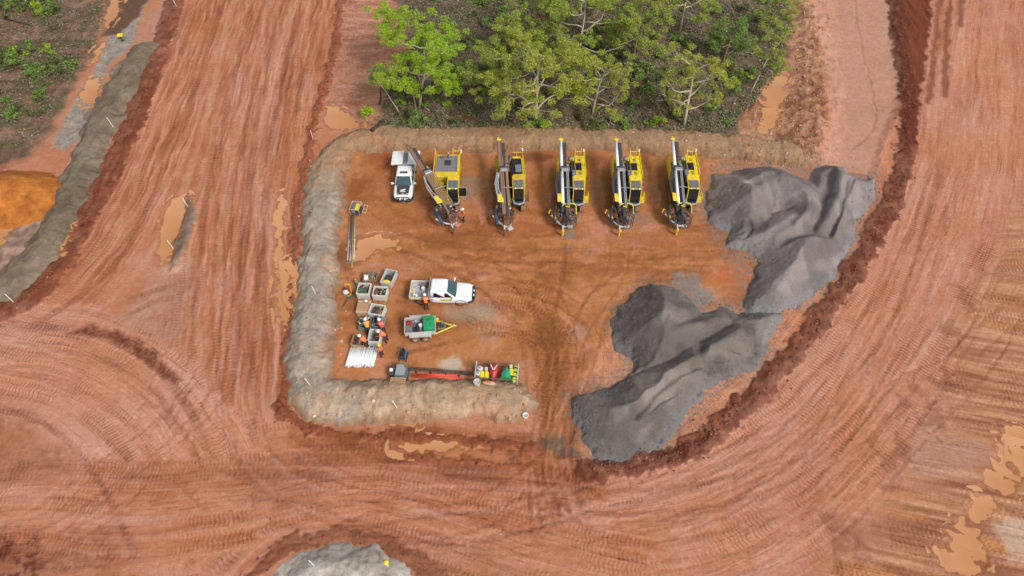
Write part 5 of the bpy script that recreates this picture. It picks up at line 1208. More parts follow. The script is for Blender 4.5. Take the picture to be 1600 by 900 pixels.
def at(c, x, y, z):
    return Matrix.Translation(c.location) @ c.rotation_euler.to_matrix().to_4x4() @ Vector((x, y, z))
loose('canister', 'white square canister in the far brown crate', 'canister', [('body', 'white', lambda m: m.box((0, 0, .25), (.36, .5, .5))), ('cap', 'lgrey', lambda m: m.lathe([(.06, .5), (.06, .55)], (.08, .12, 0), 10)), ('handle', 'white', lambda m: m.box((-.02, -.05, .53), (.05, .2, .05)))], at(c1_, -.36, -.1, .2), .1)
loose('grit_bag', 'bright yellow bag lying in the tall grey crate', 'bag', [('body', 'yellow2', lambda m: m.blob((0, 0, .12), (.36, .18, .13), 10, 6, .08)), ('end_seam', 'yellow2', lambda m: m.box((.36, 0, .10), (.08, .26, .04))), ('end_seam', 'yellow2', lambda m: m.box((-.36, 0, .10), (.08, .26, .04)))], at(c2_, 0, -.5, .5), R(-14))
loose('green_cloth', 'dark green cloth hanging over a white crate corner', 'cloth', [('cloth', 'dkgreen', lambda m: m.loft([[(x, y, .86 + .05 * math.sin(7 * x + 3 * y) - max(0, -x - .48) * 2.2) for x in (-.75, -.6, -.48, -.3, -.1, .1)] for y in (-.45, -.3, -.15, .0, .1)], False, False)), ('hem', 'dkgreen', lambda m: m.tube([(.1, y, .87 + .05 * math.sin(.7 + 3 * y)) for y in (-.45, -.2, .1)], .02))], at(c3_, 0, 0, 0), R(-3))
t5 = thing('wooden_box', 'closed tan wooden box beside the tilted white crate', 'box', P(570, 486), R(-3))
for k in range(5):
    m = MB(); m.box((0, -.54 + .27 * k, .66), (1.12, .25, .04)); m.build('lid_board', 'wood2' if k in (0, 4) else 'wood', t5)
m = MB(); m.box((0, 0, .36), (1.06, 1.3, .56)); m.build('body', 'wood2', t5)
m = MB(); m.box((-.4, 0, .05), (.14, 1.3, .08)); m.box((.4, 0, .05), (.14, 1.3, .08)); m.build('skid', 'wood', t5)
loose('helmet', 'white safety helmet left on the tan wooden box', 'helmet', [('shell', 'white', lambda m: m.blob((0, 0, .06), (.15, .13, .11), 12, 6)), ('brim', 'plum', lambda m: m.lathe([(.19, 0), (.20, .015), (.14, .03)]))], at(t5, .12, .55, .685))

ORD = ['leftmost', 'second', 'third', 'fourth', 'fifth', 'sixth', 'seventh', 'eighth', 'ninth', 'tenth', 'eleventh', 'twelfth', 'thirteenth', 'fourteenth', 'fifteenth', 'sixteenth', 'seventeenth', 'eighteenth']
# ---------------------------------------------------------------- stack of white pipes
r = random.Random(12)
p0, p1 = P(547, 572), P(587, 563)
c = (P(543, 560) + P(588, 556)) / 2
pipe_mesh = MB().cyl((0, -.86, 0), (0, .86, 0), .062, .062, 10).mesh('pipe', 'pvc', True)
bore = MB().cyl((0, -.864, 0), (0, -.858, 0), .048, .048, 10).mesh('bore', 'grey')
cx0, cy0 = c.x, c.y - .1
zbase = max(gz(cx0 + a, cy0 + b) for a in (-1.2, -.6, 0, .6, 1.2) for b in (-.8, 0, .8))
for lay, nn in ((0, 18), (1, 17), (2, 16)):
    for k in range(nn):
        o = bpy.data.objects.new('white_pipe', pipe_mesh); COL.objects.link(o)
        o.location = (cx0 + (k - (nn - 1) / 2) * .132, cy0 + r.uniform(-.10, .10), zbase + .08 + lay * .115); o.rotation_euler = (0, 0, R(-6 + r.uniform(-1.5, 1.5)))
        tag(o, '%s of the white pipe stack, %s' % (('bottom layer pipe', 'middle layer pipe', 'top layer pipe')[lay], ORD[k] + (' from left' if k else '')), 'pipe', 'stacked white plastic pipes')
        b = bpy.data.objects.new('bore', bore); COL.objects.link(b); b.parent = o
for y in (-.5, .5):
    o = MB().box((0, 0, 0), (2.4, .1, .08)).build('timber_bearer', 'wood'); o.location = (cx0, cy0 + y, zbase - .02)
    tag(o, 'timber bearer under the %s end of the white pipe stack' % ('near' if y < 0 else 'far'), 'timber')

# ---------------------------------------------------------------- small machines and racks
loose('water_pump', 'small dark blue pump unit standing alone on the mud', 'pump', [
    ('tank', 'blue', lambda m: m.cyl((0, -.36, .36), (0, .36, .36), .26, .26, 14)), ('motor', 'black', lambda m: (m.box((0, -.1, .68), (.30, .42, .2)), m.cyl((0, .28, .62), (0, .28, .86), .10, .10))), ('guard', 'teal', lambda m: [m.tube([(x, -.45, .06), (x, -.45, .80), (x, .45, .80), (x, .45, .06)], .025) for x in (-.30, .30)]), ('skid', 'dgrey', lambda m: (m.box((-.28, 0, .05), (.08, .95, .1)), m.box((.28, 0, .05), (.08, .95, .1)))), ('cap', 'lgrey', lambda m: m.lathe([(.09, .6), (.09, .68)], (0, .42, 0)))], P(631, 558), R(-8))
hx = P(623, 586)
loose('hydraulic_unit', 'grey blue power unit with yellow striped feet by the orange red tubes', 'power unit', [
    ('housing', 'teal', lambda m: (m.prism([(-.15, -.55), (.72, -.55), (.80, .1), (.45, .62), (-.15, .55)], 'z', .25, .85))), ('lid', 'lgrey', lambda m: m.prism([(-.1, -.45), (.6, -.45), (.66, .08), (.4, .5), (-.1, .45)], 'z', .853, .885)),
    ('control_box', 'dgrey', lambda m: m.box((-.42, 0, .5), (.42, .8, .5))), ('lamp', 'white', lambda m: m.box((-.5, .0, .80), (.26, .26, .12))), ('foot', 'yellow2', lambda m: (m.box((-.45, -.55, .12), (.55, .18, .2)))), ('foot', 'yellow2', lambda m: (m.box((-.45, .55, .12), (.55, .18, .2)))), ('stripe', 'black', lambda m: [m.box((-.6 + .15 * k, sg * .55, .225), (.06, .19, .012)) for k in range(3) for sg in (-1, 1)]), ('skid', 'dgrey', lambda m: m.box((.1, 0, .14), (1.5, 1.0, .16)))], hx, R(-3))
a, b = P(640, 578), P(736, 586)
bl = (b - a).length; ang = math.atan2(b.y - a.y, b.x - a.x)
def lattice(m):
    for y in (-.09, .09):
        for z in (.12, .34): m.tube([(-bl / 2, y, z), (bl / 2, y, z)], .028, 5)
    n = int(bl / .35)
    for k in range(n):
        x = -bl / 2 + bl * k / n
        for y in (-.09, .09): m.tube([(x, y, .12), (x + bl / n, y, .34)], .014, 4)
        m.tube([(x, -.09, .34), (x, .09, .34)], .014, 4)
loose('lattice_beam', 'long dark lattice beam lying between power unit and gear rack', 'beam', [('lattice', 'dgrey', lattice), ('end_plate', 'dgrey', lambda m: m.box((bl / 2 - .3, 0, .24), (.8, .22, .26))), ('pivot', 'rust', lambda m: m.cyl((bl / 2 + .1, -.1, .2), (bl / 2 + .1, .1, .2), .10))] +
      [('bracket', 'dgrey', (lambda q: lambda m: m.box((-bl / 2 + q * bl, -.2, .14), (.06, .26, .14)))(q)) for q in (.12, .36, .6, .82)], (a + b) / 2, ang)
for k in range(10):
    x0 = 637 + r.uniform(0, 16); x1 = 700 + r.uniform(4, 24); yy = 584.5 + .6 * k
    A, B = P(x0, yy + (x0 - 640) * .01), P(x1, yy + 1.3 + r.uniform(-1.2, 1.2))
    o = MB().tube([(0, 0, 0), ((B - A).x / 2, (B - A).y / 2 + r.uniform(-.04, .04), r.uniform(0, .03)), tuple(B - A)], .034, 7).build('orange_tube', 'redorange', None, True)
    MB().cyl(tuple(B - A), tuple((B - A) * 1.008), .044, .044, 7).build('end_cap', 'redorange', o)
    o.location = A + Vector((0, 0, .04 + .04 * (k % 3)))
    tag(o, 'orange red tube lying along the bund foot, %s counted from the dark beam' % (['first'] + ORD[1:])[k], 'tube', 'orange red tubes laid along the bund foot')
t = thing('timber_pallet', 'weathered brown pallet on the bund foot below the power unit', 'pallet', P(622, 597), R(-2))
for k in range(4):
    m = MB(); m.box((0, -.27 + .18 * k, .12), (1.25, .13, .03)); m.build('board', 'wood', t)
for x in (-.5, 0, .5):
    m = MB(); m.box((x, 0, .05), (.1, .68, .09)); m.build('bearer', 'rust', t)

# steel rack full of coloured drilling gear
rp = (P(745, 598) + P(808, 598)) / 2 + Vector((0, .72, 0)); RZ = R(-4)
RX = Matrix.Translation(rp) @ Matrix.Rotation(RZ, 4, 'Z')
rk = thing('gear_rack', 'steel pipe frame rack of coloured gear by the pad entrance', 'rack', rp, RZ)
for sg in (-1, 1):
    m = MB(); m.tube([(-1.7, sg * .72, .12), (1.65, sg * .72, .12)], .04); m.tube([(-1.7, sg * .72, .62), (1.65, sg * .72, .62)], .04); m.build('rail', 'rust' if sg > 0 else 'steel', rk)
    m = MB(); m.tube([(-1.7 + (0 if sg < 0 else 3.35), -.72, .02), (-1.7 + (0 if sg < 0 else 3.35), -.72, .66), (-1.7 + (0 if sg < 0 else 3.35), .72, .66), (-1.7 + (0 if sg < 0 else 3.35), .72, .02)], .05); m.build('end_frame', 'greywhite', rk)
for k in range(9):
    m = MB(); x = -1.5 + .37 * k; m.tube([(x, -.72, .14), (x, .72, .14)], .03); m.build('cross_bar', 'rust', rk)
def rkp(x, y, z=.18): return RX @ Vector((x, y, z))
def lying(m, prof, mat=None, n=12):
    m.loft([[(rr * math.cos(2 * math.pi * k / n), z, .02 + max(q for q, _ in prof) + rr * math.sin(2 * math.pi * k / n)) for k in range(n)] for rr, z in prof])
loose('funnel', 'green plastic funnel shaped bucket lying in the gear rack', 'funnel', [('cone', 'green', lambda m: m.loft([[(w * a, y, .05 + h_ * b) for a, b in ((-1, 0), (-.7, 1), (0, 1.25), (.7, 1), (1, 0))] for y, w, h_ in ((-.55, .46, .45), (-.2, .48, .5), (.15, .26, .5), (.55, .06, .35))])), ('rim', 'green', lambda m: m.tube([(-.48, -.56, .1), (-.36, -.56, .5), (0, -.56, .63), (.36, -.56, .5), (.48, -.56, .1)], .04)), ('cap', 'white', lambda m: m.lathe([(.07, .6), (.06, .64)], (.0, .0, 0), 8))], rkp(.72, -.05), RZ)
loose('red_hopper', 'red and white spinning top shaped hopper lying in the gear rack', 'hopper', [('cone', 'red', lambda m: m.loft([[(w * a, y, .06 + h_ * b) for a, b in ((-1, 0), (-.75, 1), (0, 1.3), (.75, 1), (1, 0))] for y, w, h_ in ((-.78, .08, .2), (-.2, .36, .42), (.22, .46, .46), (.55, .22, .4), (.72, .08, .2))])), ('white_chevron', 'offwhite', lambda m: (m.box((-.14, .12, .66), (.10, .5, .03), (0, .12, .5)), m.box((.14, .12, .66), (.10, .5, .03), (0, -.12, -.5)))), ('spigot', 'red', lambda m: m.cyl((0, -.75, .12), (0, -.92, .12), .07, .06, 8))], rkp(-.28, .05), RZ)
for k, (x, mat, mat2) in enumerate(((-1.24, 'copper', 'yellow2'), (-.86, 'cream', 'yellow'), (1.08, 'cream', 'yellow2'))):
    loose('gas_bottle', ('orange topped yellow bottle at the left end of the gear rack', 'cream and yellow bottle beside the red hopper', 'small yellow bottle behind the green funnel')[k], 'bottle',
          [('body', mat2, lambda m: lying(m, ((.10, -.62), (.21, -.52), (.22, -.1), (.14, .02)))), ('neck', mat, lambda m: lying(m, ((.13, .0), (.12, .42), (.06, .5)))), ('collar', 'offwhite', lambda m: m.box((0, .2, .26), (.26, .3, .28)))], rkp(x, -.02 if k < 2 else .35), RZ + .1)
loose('striped_tube', 'lime green checkered tube at the right end of the gear rack', 'tube', [('tube', 'lime', lambda m: lying(m, ((.12, -.72), (.20, -.62), (.17, .1), (.15, .6), (.04, .85)))), ('black_band', 'black', lambda m: [lying(m, ((.186, y), (.205, y + .02), (.195, y + .10), (.17, y + .12))) for y in (-.45, -.05, .35)]), ('end_cap', 'cream', lambda m: lying(m, ((.08, -.78), (.14, -.70))))], rkp(1.42, 0), RZ - .05)
for k, (x, y) in enumerate(((-1.42, .18), (-1.5, -.3))):
    loose('white_can', ('white can in the upper left corner of the gear rack', 'dotted white can at the left side of the gear rack')[k], 'can', [('body', 'offwhite', lambda m: m.lathe([(.17, 0), (.19, .04), (.19, .42), (.16, .46)])), ('lid', 'lgrey', lambda m: m.lathe([(.10, .46), (.10, .5)])), ('band', 'black', lambda m: m.lathe([(.192, .2), (.196, .21), (.196, .25), (.192, .26)]))], rkp(x, y), RZ)
loose('white_bucket', 'dirty white bucket at the lower left corner of the gear rack', 'bucket', [('body', 'offwhite', lambda m: m.lathe([(.20, 0), (.27, .42), (.29, .44), (.25, .44), (.20, .2)])), ('handle', 'steel', lambda m: m.tube([(-.27, 0, .42), (-.15, -.1, .52), (.15, -.1, .52), (.27, 0, .42)], .012)), ('content', 'greywhite', lambda m: m.lathe([(0.0, .32), (.23, .33), (.23, .35), (0, .38)]))], P(746, 601))
loose('canvas_bag', 'tan canvas bag in front of the gear rack', 'bag', [('body', 'wood2', lambda m: m.blob((0, 0, .14), (.55, .22, .15), 12, 6, .08)), ('flap', 'orange', lambda m: m.blob((-.1, .05, .24), (.36, .10, .06), 10, 5, .08)), ('strap', 'offwhite', lambda m: m.tube([(-.4, -.1, .2), (0, -.2, .3), (.4, -.05, .2)], .03))], P(764, 600), R(-8))
loose('white_bucket', 'white bucket on the tip of the bund by the entrance', 'bucket', [('body', 'white', lambda m: m.lathe([(.16, 0), (.22, .34), (.24, .36), (.19, .36), (.16, .1)])), ('handle', 'steel', lambda m: m.tube([(-.22, 0, .34), (-.1, -.12, .44), (.1, -.12, .44), (.22, 0, .34)], .012)), ('content', 'greywhite', lambda m: m.lathe([(0, .25), (.18, .25), (.18, .27), (0, .28)]))], P(821, 652))

# generator with rods on the left of the pad
loose('generator', 'small yellow generator in a grey frame left of the pickup', 'generator', [
    ('engine', 'grey', lambda m: m.box((-.22, 0, .35), (.36, .85, .45))), ('fuel_tank', 'yellow', lambda m: m.box((.12, .02, .58), (.34, .80, .22))), ('frame', 'greywhite', lambda m: [m.tube([(x, -.55, .05), (x, -.55, .75), (x, .55, .75), (x, .55, .05)], .03) for x in (-.48, .42)]), ('cross_bar', 'greywhite', lambda m: (m.tube([(-.48, -.55, .75), (.42, -.55, .75)], .03), m.tube([(-.48, .55, .75), (.42, .55, .75)], .03))), ('base', 'dgrey', lambda m: m.box((0, 0, .10), (1.0, 1.1, .12))), ('silencer', 'steel', lambda m: m.cyl((-.35, -.35, .62), (-.35, .3, .62), .09))], P(558, 330), R(-8))
loose('small_ladder', 'short cream ladder frame beside the yellow generator', 'ladder', [('stile', 'cream', lambda m: m.tube([(-.16, -.4, .05), (-.16, .4, .28)], .025)), ('stile', 'cream', lambda m: m.tube([(.16, -.4, .05), (.16, .4, .28)], .025))] + [('rung', 'cream', (lambda q: lambda m: m.tube([(-.16, -.4 + .8 * q, .05 + .23 * q), (.16, -.4 + .8 * q, .05 + .23 * q)], .02))(q)) for q in (.0, .45, .95)], P(571, 328), R(-10))
for k, (xa, ya, xb, yb) in enumerate(((546.5, 336, 543, 411), (549.5, 335, 547, 412), (552, 335, 550, 423), (555, 336, 553, 410))):
    A, B = P(xa, ya), P(xb, yb)
    o = MB().cyl((0, 0, 0), tuple(B - A), .055, .055, 8).build('drill_rod', ('lgrey', 'steel', 'copper', 'greywhite')[k], None, True)
    for q in (0.0, .5, .97):
        MB().cyl(tuple((B - A) * q), tuple((B - A) * (q + .025)), .075, .075, 8).build('collar', 'steel', o)
    o.location = A + Vector((0, 0, .06))
    tag(o, 'long thin steel drill rod below the generator, %s' % ('leftmost of four', 'second from left', 'third from left and longest', 'rightmost of four')[k], 'drill rod', 'drill rods lying on the pad')
# odds and ends near the crates
ff = P(546, 458)
loose('yellow_trolley', 'yellow tube trolley standing left of the crates', 'trolley', [('upright', 'yellow', lambda m: m.tube([(-.2, 0, .1), (-.22, .1, 1.15), (.22, .1, 1.15), (.2, 0, .1)], .035)), ('toe', 'yellow', lambda m: m.tube([(.2, 0, .1), (.1, -.35, .06), (-.1, -.35, .06)], .035)), ('cylinder', 'red', lambda m: m.lathe([(.10, .08), (.11, .12), (.11, .75), (.05, .85)], (-.06, .08, 0))), ('wheel', 'rubber', lambda m: m.cyl((-.30, 0, .12), (-.24, 0, .12), .12)), ('wheel', 'rubber', lambda m: m.cyl((.24, 0, .12), (.30, 0, .12), .12))], ff, R(-5))
loose('grit_sack', 'white sack with dark top left of the yellow trolley', 'sack', [('body', 'offwhite', lambda m: m.blob((0, 0, .24), (.28, .24, .26), 10, 7, .07)), ('neck', 'black', lambda m: m.blob((-.02, .2, .45), (.16, .14, .14), 8, 5, .1)), ('tie', 'steel', lambda m: m.lathe([(.10, .42), (.12, .44), (.10, .46)], (-.02, .12, 0)))], P(541, 459))
loose('green_board', 'dark green board lying below the yellow trolley', 'board', [('panel', 'dkgreen', lambda m: m.box((0, 0, .06), (.75, .30, .05))), ('batten', 'dkgreen', lambda m: m.box((-.2, 0, .10), (.05, .3, .04))), ('batten', 'dkgreen', lambda m: m.box((.2, 0, .10), (.05, .3, .04)))], P(549, 464), R(40))
A, B = P(542, 470), P(536, 479)
o = MB().tube([(0, 0, .05), tuple((B - A) + Vector((0, 0, .05)))], .06, 8).build('dark_bar', 'dgrey'); o.location = A; tag(o, 'dark bar lying on the bund edge below the green board', 'bar')
MB().cyl((0, 0, .05), tuple((A - B) * .08 + Vector((0, 0, .05))), .09, .09, 8).build('collar', 'rust', o)
loose('grey_cylinder', 'grey steel cylinder leaning beside the white crate and trolley', 'cylinder', [('body', 'grey', lambda m: m.cyl((.25, -.45, .12), (-.1, .25, .42), .12, .12, 12)), ('cap', 'greywhite', lambda m: m.cyl((-.1, .25, .42), (-.14, .33, .46), .10, .06, 12)), ('foot', 'dgrey', lambda m: m.box((.25, -.45, .06), (.3, .2, .12)))], P(558, 446))
loose('folded_tarp', 'pink folded tarp between the grey cylinder and white crate', 'tarp', [('layer', 'pink', lambda m: m.box((0, 0, .08), (.35, .6, .1), (0, 0, .2))), ('layer', 'pink', lambda m: m.box((.02, .03, .18), (.3, .52, .08), (0, 0, .3))), ('cord', 'black', lambda m: m.box((0, 0, .23), (.36, .03, .02)))], P(563, 450))

# ---------------------------------------------------------------- survey stakes and markers
SUP = [((176, 197), 1, 'by the left road windrow high on the dark bund'), ((293, 322), 1, 'at the upper end of the grey island'), ((271, 388), 1, 'at the lower end of the grey island'), ((21, 472), 1, 'at the lower left end of the dark bund'), ((489, 217), 1, 'at the far corner of the pad bund'), ((493, 459), 1, 'halfway along the left bund crest'),
       ((484, 601), 1, 'on the near left corner of the pad bund'), ((620, 637), 1, 'on the near leg of the pad bund'), ((276, 10), 1, 'at the top beside the left road'), ((491, 884), 1.2, 'on the grey island at the bottom'), ((1003, 498), 0, '')]
for (px, py), h, where in SUP:
    if not h: continue
    p = P(px, py)
    t = thing('survey_stake', 'thin white survey stake ' + where, 'stake', p - Vector((0, 0, .1)), rnd.uniform(0, 3), 'white survey stakes')
    t.rotation_euler = (rnd.uniform(-.08, .08), rnd.uniform(-.12, .02), rnd.uniform(0, 1))
    m = MB(); m.box((0, 0, .65 * h), (.06, .045, 1.3 * h)); m.build('post', 'stake', t)
    m = MB(); m.box((0, 0, 1.24 * h), (.07, .055, .12)); m.build('tip', 'white', t)
p = P(606, 884)
t = thing('road_marker', 'short white post with yellow cap on the bottom island', 'marker', p, .2)
m = MB(); m.cyl((0, 0, 0), (0, 0, .75), .05, .05, 8); m.build('post', 'stake', t)
m = MB(); m.lathe([(.0, .7), (.18, .72), (.19, .85), (.10, .95), (0, .97)]); m.build('cap', 'yellow2', t)
p = P(191, 63)
t = thing('marker_sign', 'small yellow marker on the grey strip by the scrub', 'marker', p, .1)
m = MB(); m.cyl((0, 0, 0), (0, 0, .6), .04, .04, 8); m.build('post', 'dgrey', t)
m = MB(); m.box((0, .05, .66), (.6, .45, .08), (.3, .0, 0)); m.build('plate', 'yellow', t)
m = MB(); m.box((.1, -.1, .04), (.4, .3, .08)); m.build('foot', 'dgrey', t)
# ---------------------------------------------------------------- workers
POSES = {
 'stand': dict(pel=(0, 0, .95), spi=(.0, 0, 1.15), che=(.02, 0, 1.36), nec=(.03, 0, 1.52), hea=(.06, 0, 1.66), sho=(.02, .20, 1.43), elb=(.02, .27, 1.16), wri=(.16, .24, .97), han=(.22, .23, .92), hip=(0, .10, .90), kne=(.05, .12, .50), ank=(-.02, .12, .09), toe=(.16, .14, .05)),
 'lean': dict(pel=(-.12, 0, .93), spi=(.06, 0, 1.08), che=(.28, 0, 1.20), nec=(.42, 0, 1.28), hea=(.54, 0, 1.34), sho=(.32, .20, 1.22), elb=(.44, .26, .96), wri=(.62, .18, .84), han=(.70, .16, .81), hip=(-.12, .10, .89), kne=(.0, .13, .50), ank=(-.12, .13, .09), toe=(.06, .15, .05)),
 'crouch': dict(pel=(-.16, 0, .40), spi=(-.06, 0, .58), che=(.10, 0, .76), nec=(.20, 0, .90), hea=(.30, 0, 1.0), sho=(.12, .20, .82), elb=(.30, .27, .62), wri=(.48, .16, .55), han=(.55, .14, .53), hip=(-.14, .11, .38), kne=(.24, .20, .48), ank=(.0, .17, .09), toe=(.18, .19, .05)),
}
RAD = dict(pel=.15, spi=.14, che=.165, nec=.065, hea=.105, sho=.085, elb=.055, wri=.038, han=.045, hip=.10, kne=.07, ank=.05, toe=.045)
def person(label, px, py, face_deg, pose, shirt, trousers='navy', helmet='white'):
    J = POSES[pose]; names = []; co = []; ed = []
    def addv(n, p): names.append(n); co.append(p); return len(co) - 1
    I = {k: addv(k, J[k]) for k in ('pel', 'spi', 'che', 'nec', 'hea')}
    ed += [(I['pel'], I['spi']), (I['spi'], I['che']), (I['che'], I['nec']), (I['nec'], I['hea'])]
    for sg in (-1, 1):
        K = {}
        for k in ('sho', 'elb', 'wri', 'han', 'hip', 'kne', 'ank', 'toe'):
            q = J[k]; d = (.04 if sg > 0 else -.03) if k in ('wri', 'han', 'kne') else 0
            K[k] = addv(k, (q[0] + d, sg * q[1], q[2]))
        ed += [(I['che'], K['sho']), (K['sho'], K['elb']), (K['elb'], K['wri']), (K['wri'], K['han']), (I['pel'], K['hip']), (K['hip'], K['kne']), (K['kne'], K['ank']), (K['ank'], K['toe'])]
    me = bpy.data.meshes.new('body_cage'); me.from_pydata(co, ed, [])
    tmp = bpy.data.objects.new('body_cage', me); COL.objects.link(tmp)
    sk = tmp.modifiers.new('skin', 'SKIN'); sk.use_smooth_shade = True
    for i, sv in enumerate(me.skin_vertices[0].data):
        rr = RAD[names[i]]; sv.radius = (rr, rr * (1.15 if names[i] in ('che', 'pel', 'spi') else 1)); sv.use_root = (i == 0)
    ss = tmp.modifiers.new('sub', 'SUBSURF'); ss.levels = 1; ss.render_levels = 1
    dg = bpy.context.evaluated_depsgraph_get()
    bm = bmesh.new(); em = tmp.evaluated_get(dg).to_mesh(); bm.from_mesh(em)
    # fingers rooted in the palms, nose and ears
    m = MB()
    for sg in (-1, 1):
        h = Vector((J['han'][0] + (.04 if sg > 0 else -.03), sg * J['han'][1], J['han'][2])); d = (Vector(J['han']) - Vector(J['wri'])); d = Vector((d.x, 0, d.z)).normalized()
        for k, ln in enumerate((.070, .085, .080, .062)):
            o = h + Vector((0, (k - 1.5) * .021, 0)); m.tube([o, o + d * ln * .7, o + d * ln + Vector((0, 0, -.035))], .0095, 5)
        m.tube([h + Vector((0, -sg * .03, 0)) - d * .03, h + Vector((0, -sg * .065, .0)) + d * .01, h + Vector((0, -sg * .06, -.01)) + d * .045], .011, 5)
    hd = Vector(J['hea']); m.box((hd.x + .115, 0, hd.z - .02), (.04, .03, .045)); m.box((hd.x, .105, hd.z - .02), (.035, .02, .06)); m.box((hd.x, -.105, hd.z - .02), (.035, .02, .06))
    for sg in (-1, 1): m.blob((hd.x + .095, sg * .036, hd.z + .008), (.012, .014, .010), 6, 4)
    m.box((hd.x + .098, 0, hd.z - .06), (.012, .045, .010))
    n0 = len(bm.verts); vv = [bm.verts.new(p) for p in m.v]
    for f in m.f:
        try: bm.faces.new([vv[i] for i in f])
        except ValueError: pass
    out = bpy.data.meshes.new('person'); bm.to_mesh(out); bm.free()
    bpy.data.objects.remove(tmp); bpy.data.meshes.remove(me)
    for mt in (shirt, trousers, 'skin', 'black'): out.materials.append(MAT[mt])
    part = {'pel': 1, 'hip': 1, 'kne': 1, 'ank': 3, 'toe': 3, 'nec': 2, 'hea': 2, 'han': 2}
    pts = [(names[i], Vector(co[i])) for i in range(len(co))] + [('spi', (Vector(J['spi']) + Vector(J['pel'])) * .5)]
    for k in (-1, 1): pts += [('kne', Vector((J['hip'][0] * .5 + J['kne'][0] * .5, k * J['kne'][1], (J['hip'][2] + J['kne'][2]) / 2))), ('kne', Vector((J['ank'][0] * .5 + J['kne'][0] * .5, k * J['kne'][1], (J['ank'][2] + J['kne'][2]) / 2))), ('elb', Vector([(J['sho'][q] + J['elb'][q]) / 2 * (k if q == 1 else 1) for q in range(3)]))]
    for pl in out.polygons:
        c = pl.center; b = min(pts, key=lambda q: (q[1] - c).length); pl.material_index = part.get(b[0], 0); pl.use_smooth = True
    o = bpy.data.objects.new('person', out); COL.objects.link(o)
    o.location = P(px, py); o.rotation_euler = (0, 0, R(face_deg))
    tag(o, label, 'person', 'workers on the pad')
    m = MB(); m.lathe([(.135, .045), (.165, .05), (.14, .065), (.135, .10), (.11, .145), (.06, .17), (0.0, .175)], (hd.x - .005, 0, hd.z), 12); m.box((hd.x + .15, 0, hd.z + .052), (.07, .18, .015)); m.build('helmet', helmet, o, True)
    if pose != 'crouch':
        ch = Vector(J['che']); ax = (Vector(J['nec']) - Vector(J['spi'])).normalized()
        m = MB(); rings = []
        for q, rr in ((-.10, .178), (-.055, .180)):
            c = ch + ax * q; u = Vector((0, 1, 0)); w = ax.cross(u)
            rings.append([c + u * math.cos(2 * math.pi * k / 14) * rr * 1.12 + w * math.sin(2 * math.pi * k / 14) * rr * 1.0 for k in range(14)])
        m.loft(rings, True, False); m.build('reflective_band', 'greywhite', o)
    return o
person('worker in orange shirt leaning over the near side of the pickup tray', 667, 483, 100, 'lean', 'hivis')
person('worker in orange shirt and white helmet standing at the swung mast', 725, 346, 200, 'stand', 'hivis')
person('worker in yellow orange shirt bent over the green fittings tray', 577, 521, 110, 'lean', 'hiyel')
person('worker in red shirt bent over the blue parts crate', 600, 521, 120, 'lean', 'hired')
person('worker in orange shirt leaning over the cream crate from the right', 604, 534, 165, 'lean', 'hivis')
person('worker in orange shirt leaning over the open wooden crate', 574, 543, 150, 'lean', 'hivis')
person('worker in orange shirt and yellow helmet standing right of the white pipes', 598, 557, 160, 'stand', 'hivis', 'navy', 'yellow2')
# ---------------------------------------------------------------- vegetation
def leaf_mat(name, cols, trans=0.25):
    m, nt, bs, N, L = new_mat(name)
    g = N.new('ShaderNodeNewGeometry'); cr = N.new('ShaderNodeValToRGB')
    el = cr.color_ramp.elements
    while len(el) < len(cols): el.new(0.5)
    for i, c in enumerate(cols): el[i].position = i / (len(cols) - 1); el[i].color = (*c, 1)
    L.new(g.outputs['Random Per Island'], cr.inputs[0]); L.new(cr.outputs[0], bs.inputs['Base Color'])
    bs.inputs['Roughness'].default_value = 0.6
    tr = N.new('ShaderNodeBsdfTranslucent'); L.new(cr.outputs[0], tr.inputs['Color'])
    mx = N.new('ShaderNodeMixShader'); mx.inputs[0].default_value = trans
    L.new(bs.outputs[0], mx.inputs[1]); L.new(tr.outputs[0], mx.inputs[2]); L.new(mx.outputs[0], N['Material Output'].inputs['Surface'])
    return m
MAT['leaf'] = leaf_mat('eucalypt_leaves', [(.15, .20, .03), (.31, .39, .055), (.45, .53, .08), (.58, .63, .16)], .45)
MAT['leaf_bright'] = leaf_mat('bright_leaves', [(.18, .30, .02), (.34, .52, .03), (.46, .64, .04), (.56, .70, .09)], .45)
MAT['leaf_y'] = leaf_mat('yellow_green_leaves', [(.20, .23, .03), (.38, .43, .05), (.52, .57, .08), (.64, .66, .16)], .45)
MAT['leaf_shrub'] = leaf_mat('shrub_leaves', [(.09, .16, .035), (.15, .25, .05), (.22, .33, .06), (.30, .40, .08)])
MAT['leaf_dark'] = leaf_mat('dark_shrub_leaves', [(.07, .09, .03), (.11, .14, .045), (.16, .18, .065), (.22, .22, .09)])
MAT['litter'] = leaf_mat('ground_litter', [(.08, .06, .045), (.10, .12, .045), (.27, .22, .18), (.13, .12, .06), (.19, .22, .08), (.36, .31, .26), (.17, .10, .06), (.22, .26, .10), (.11, .085, .06)], 0.1)
nr = np.random.default_rng(5)
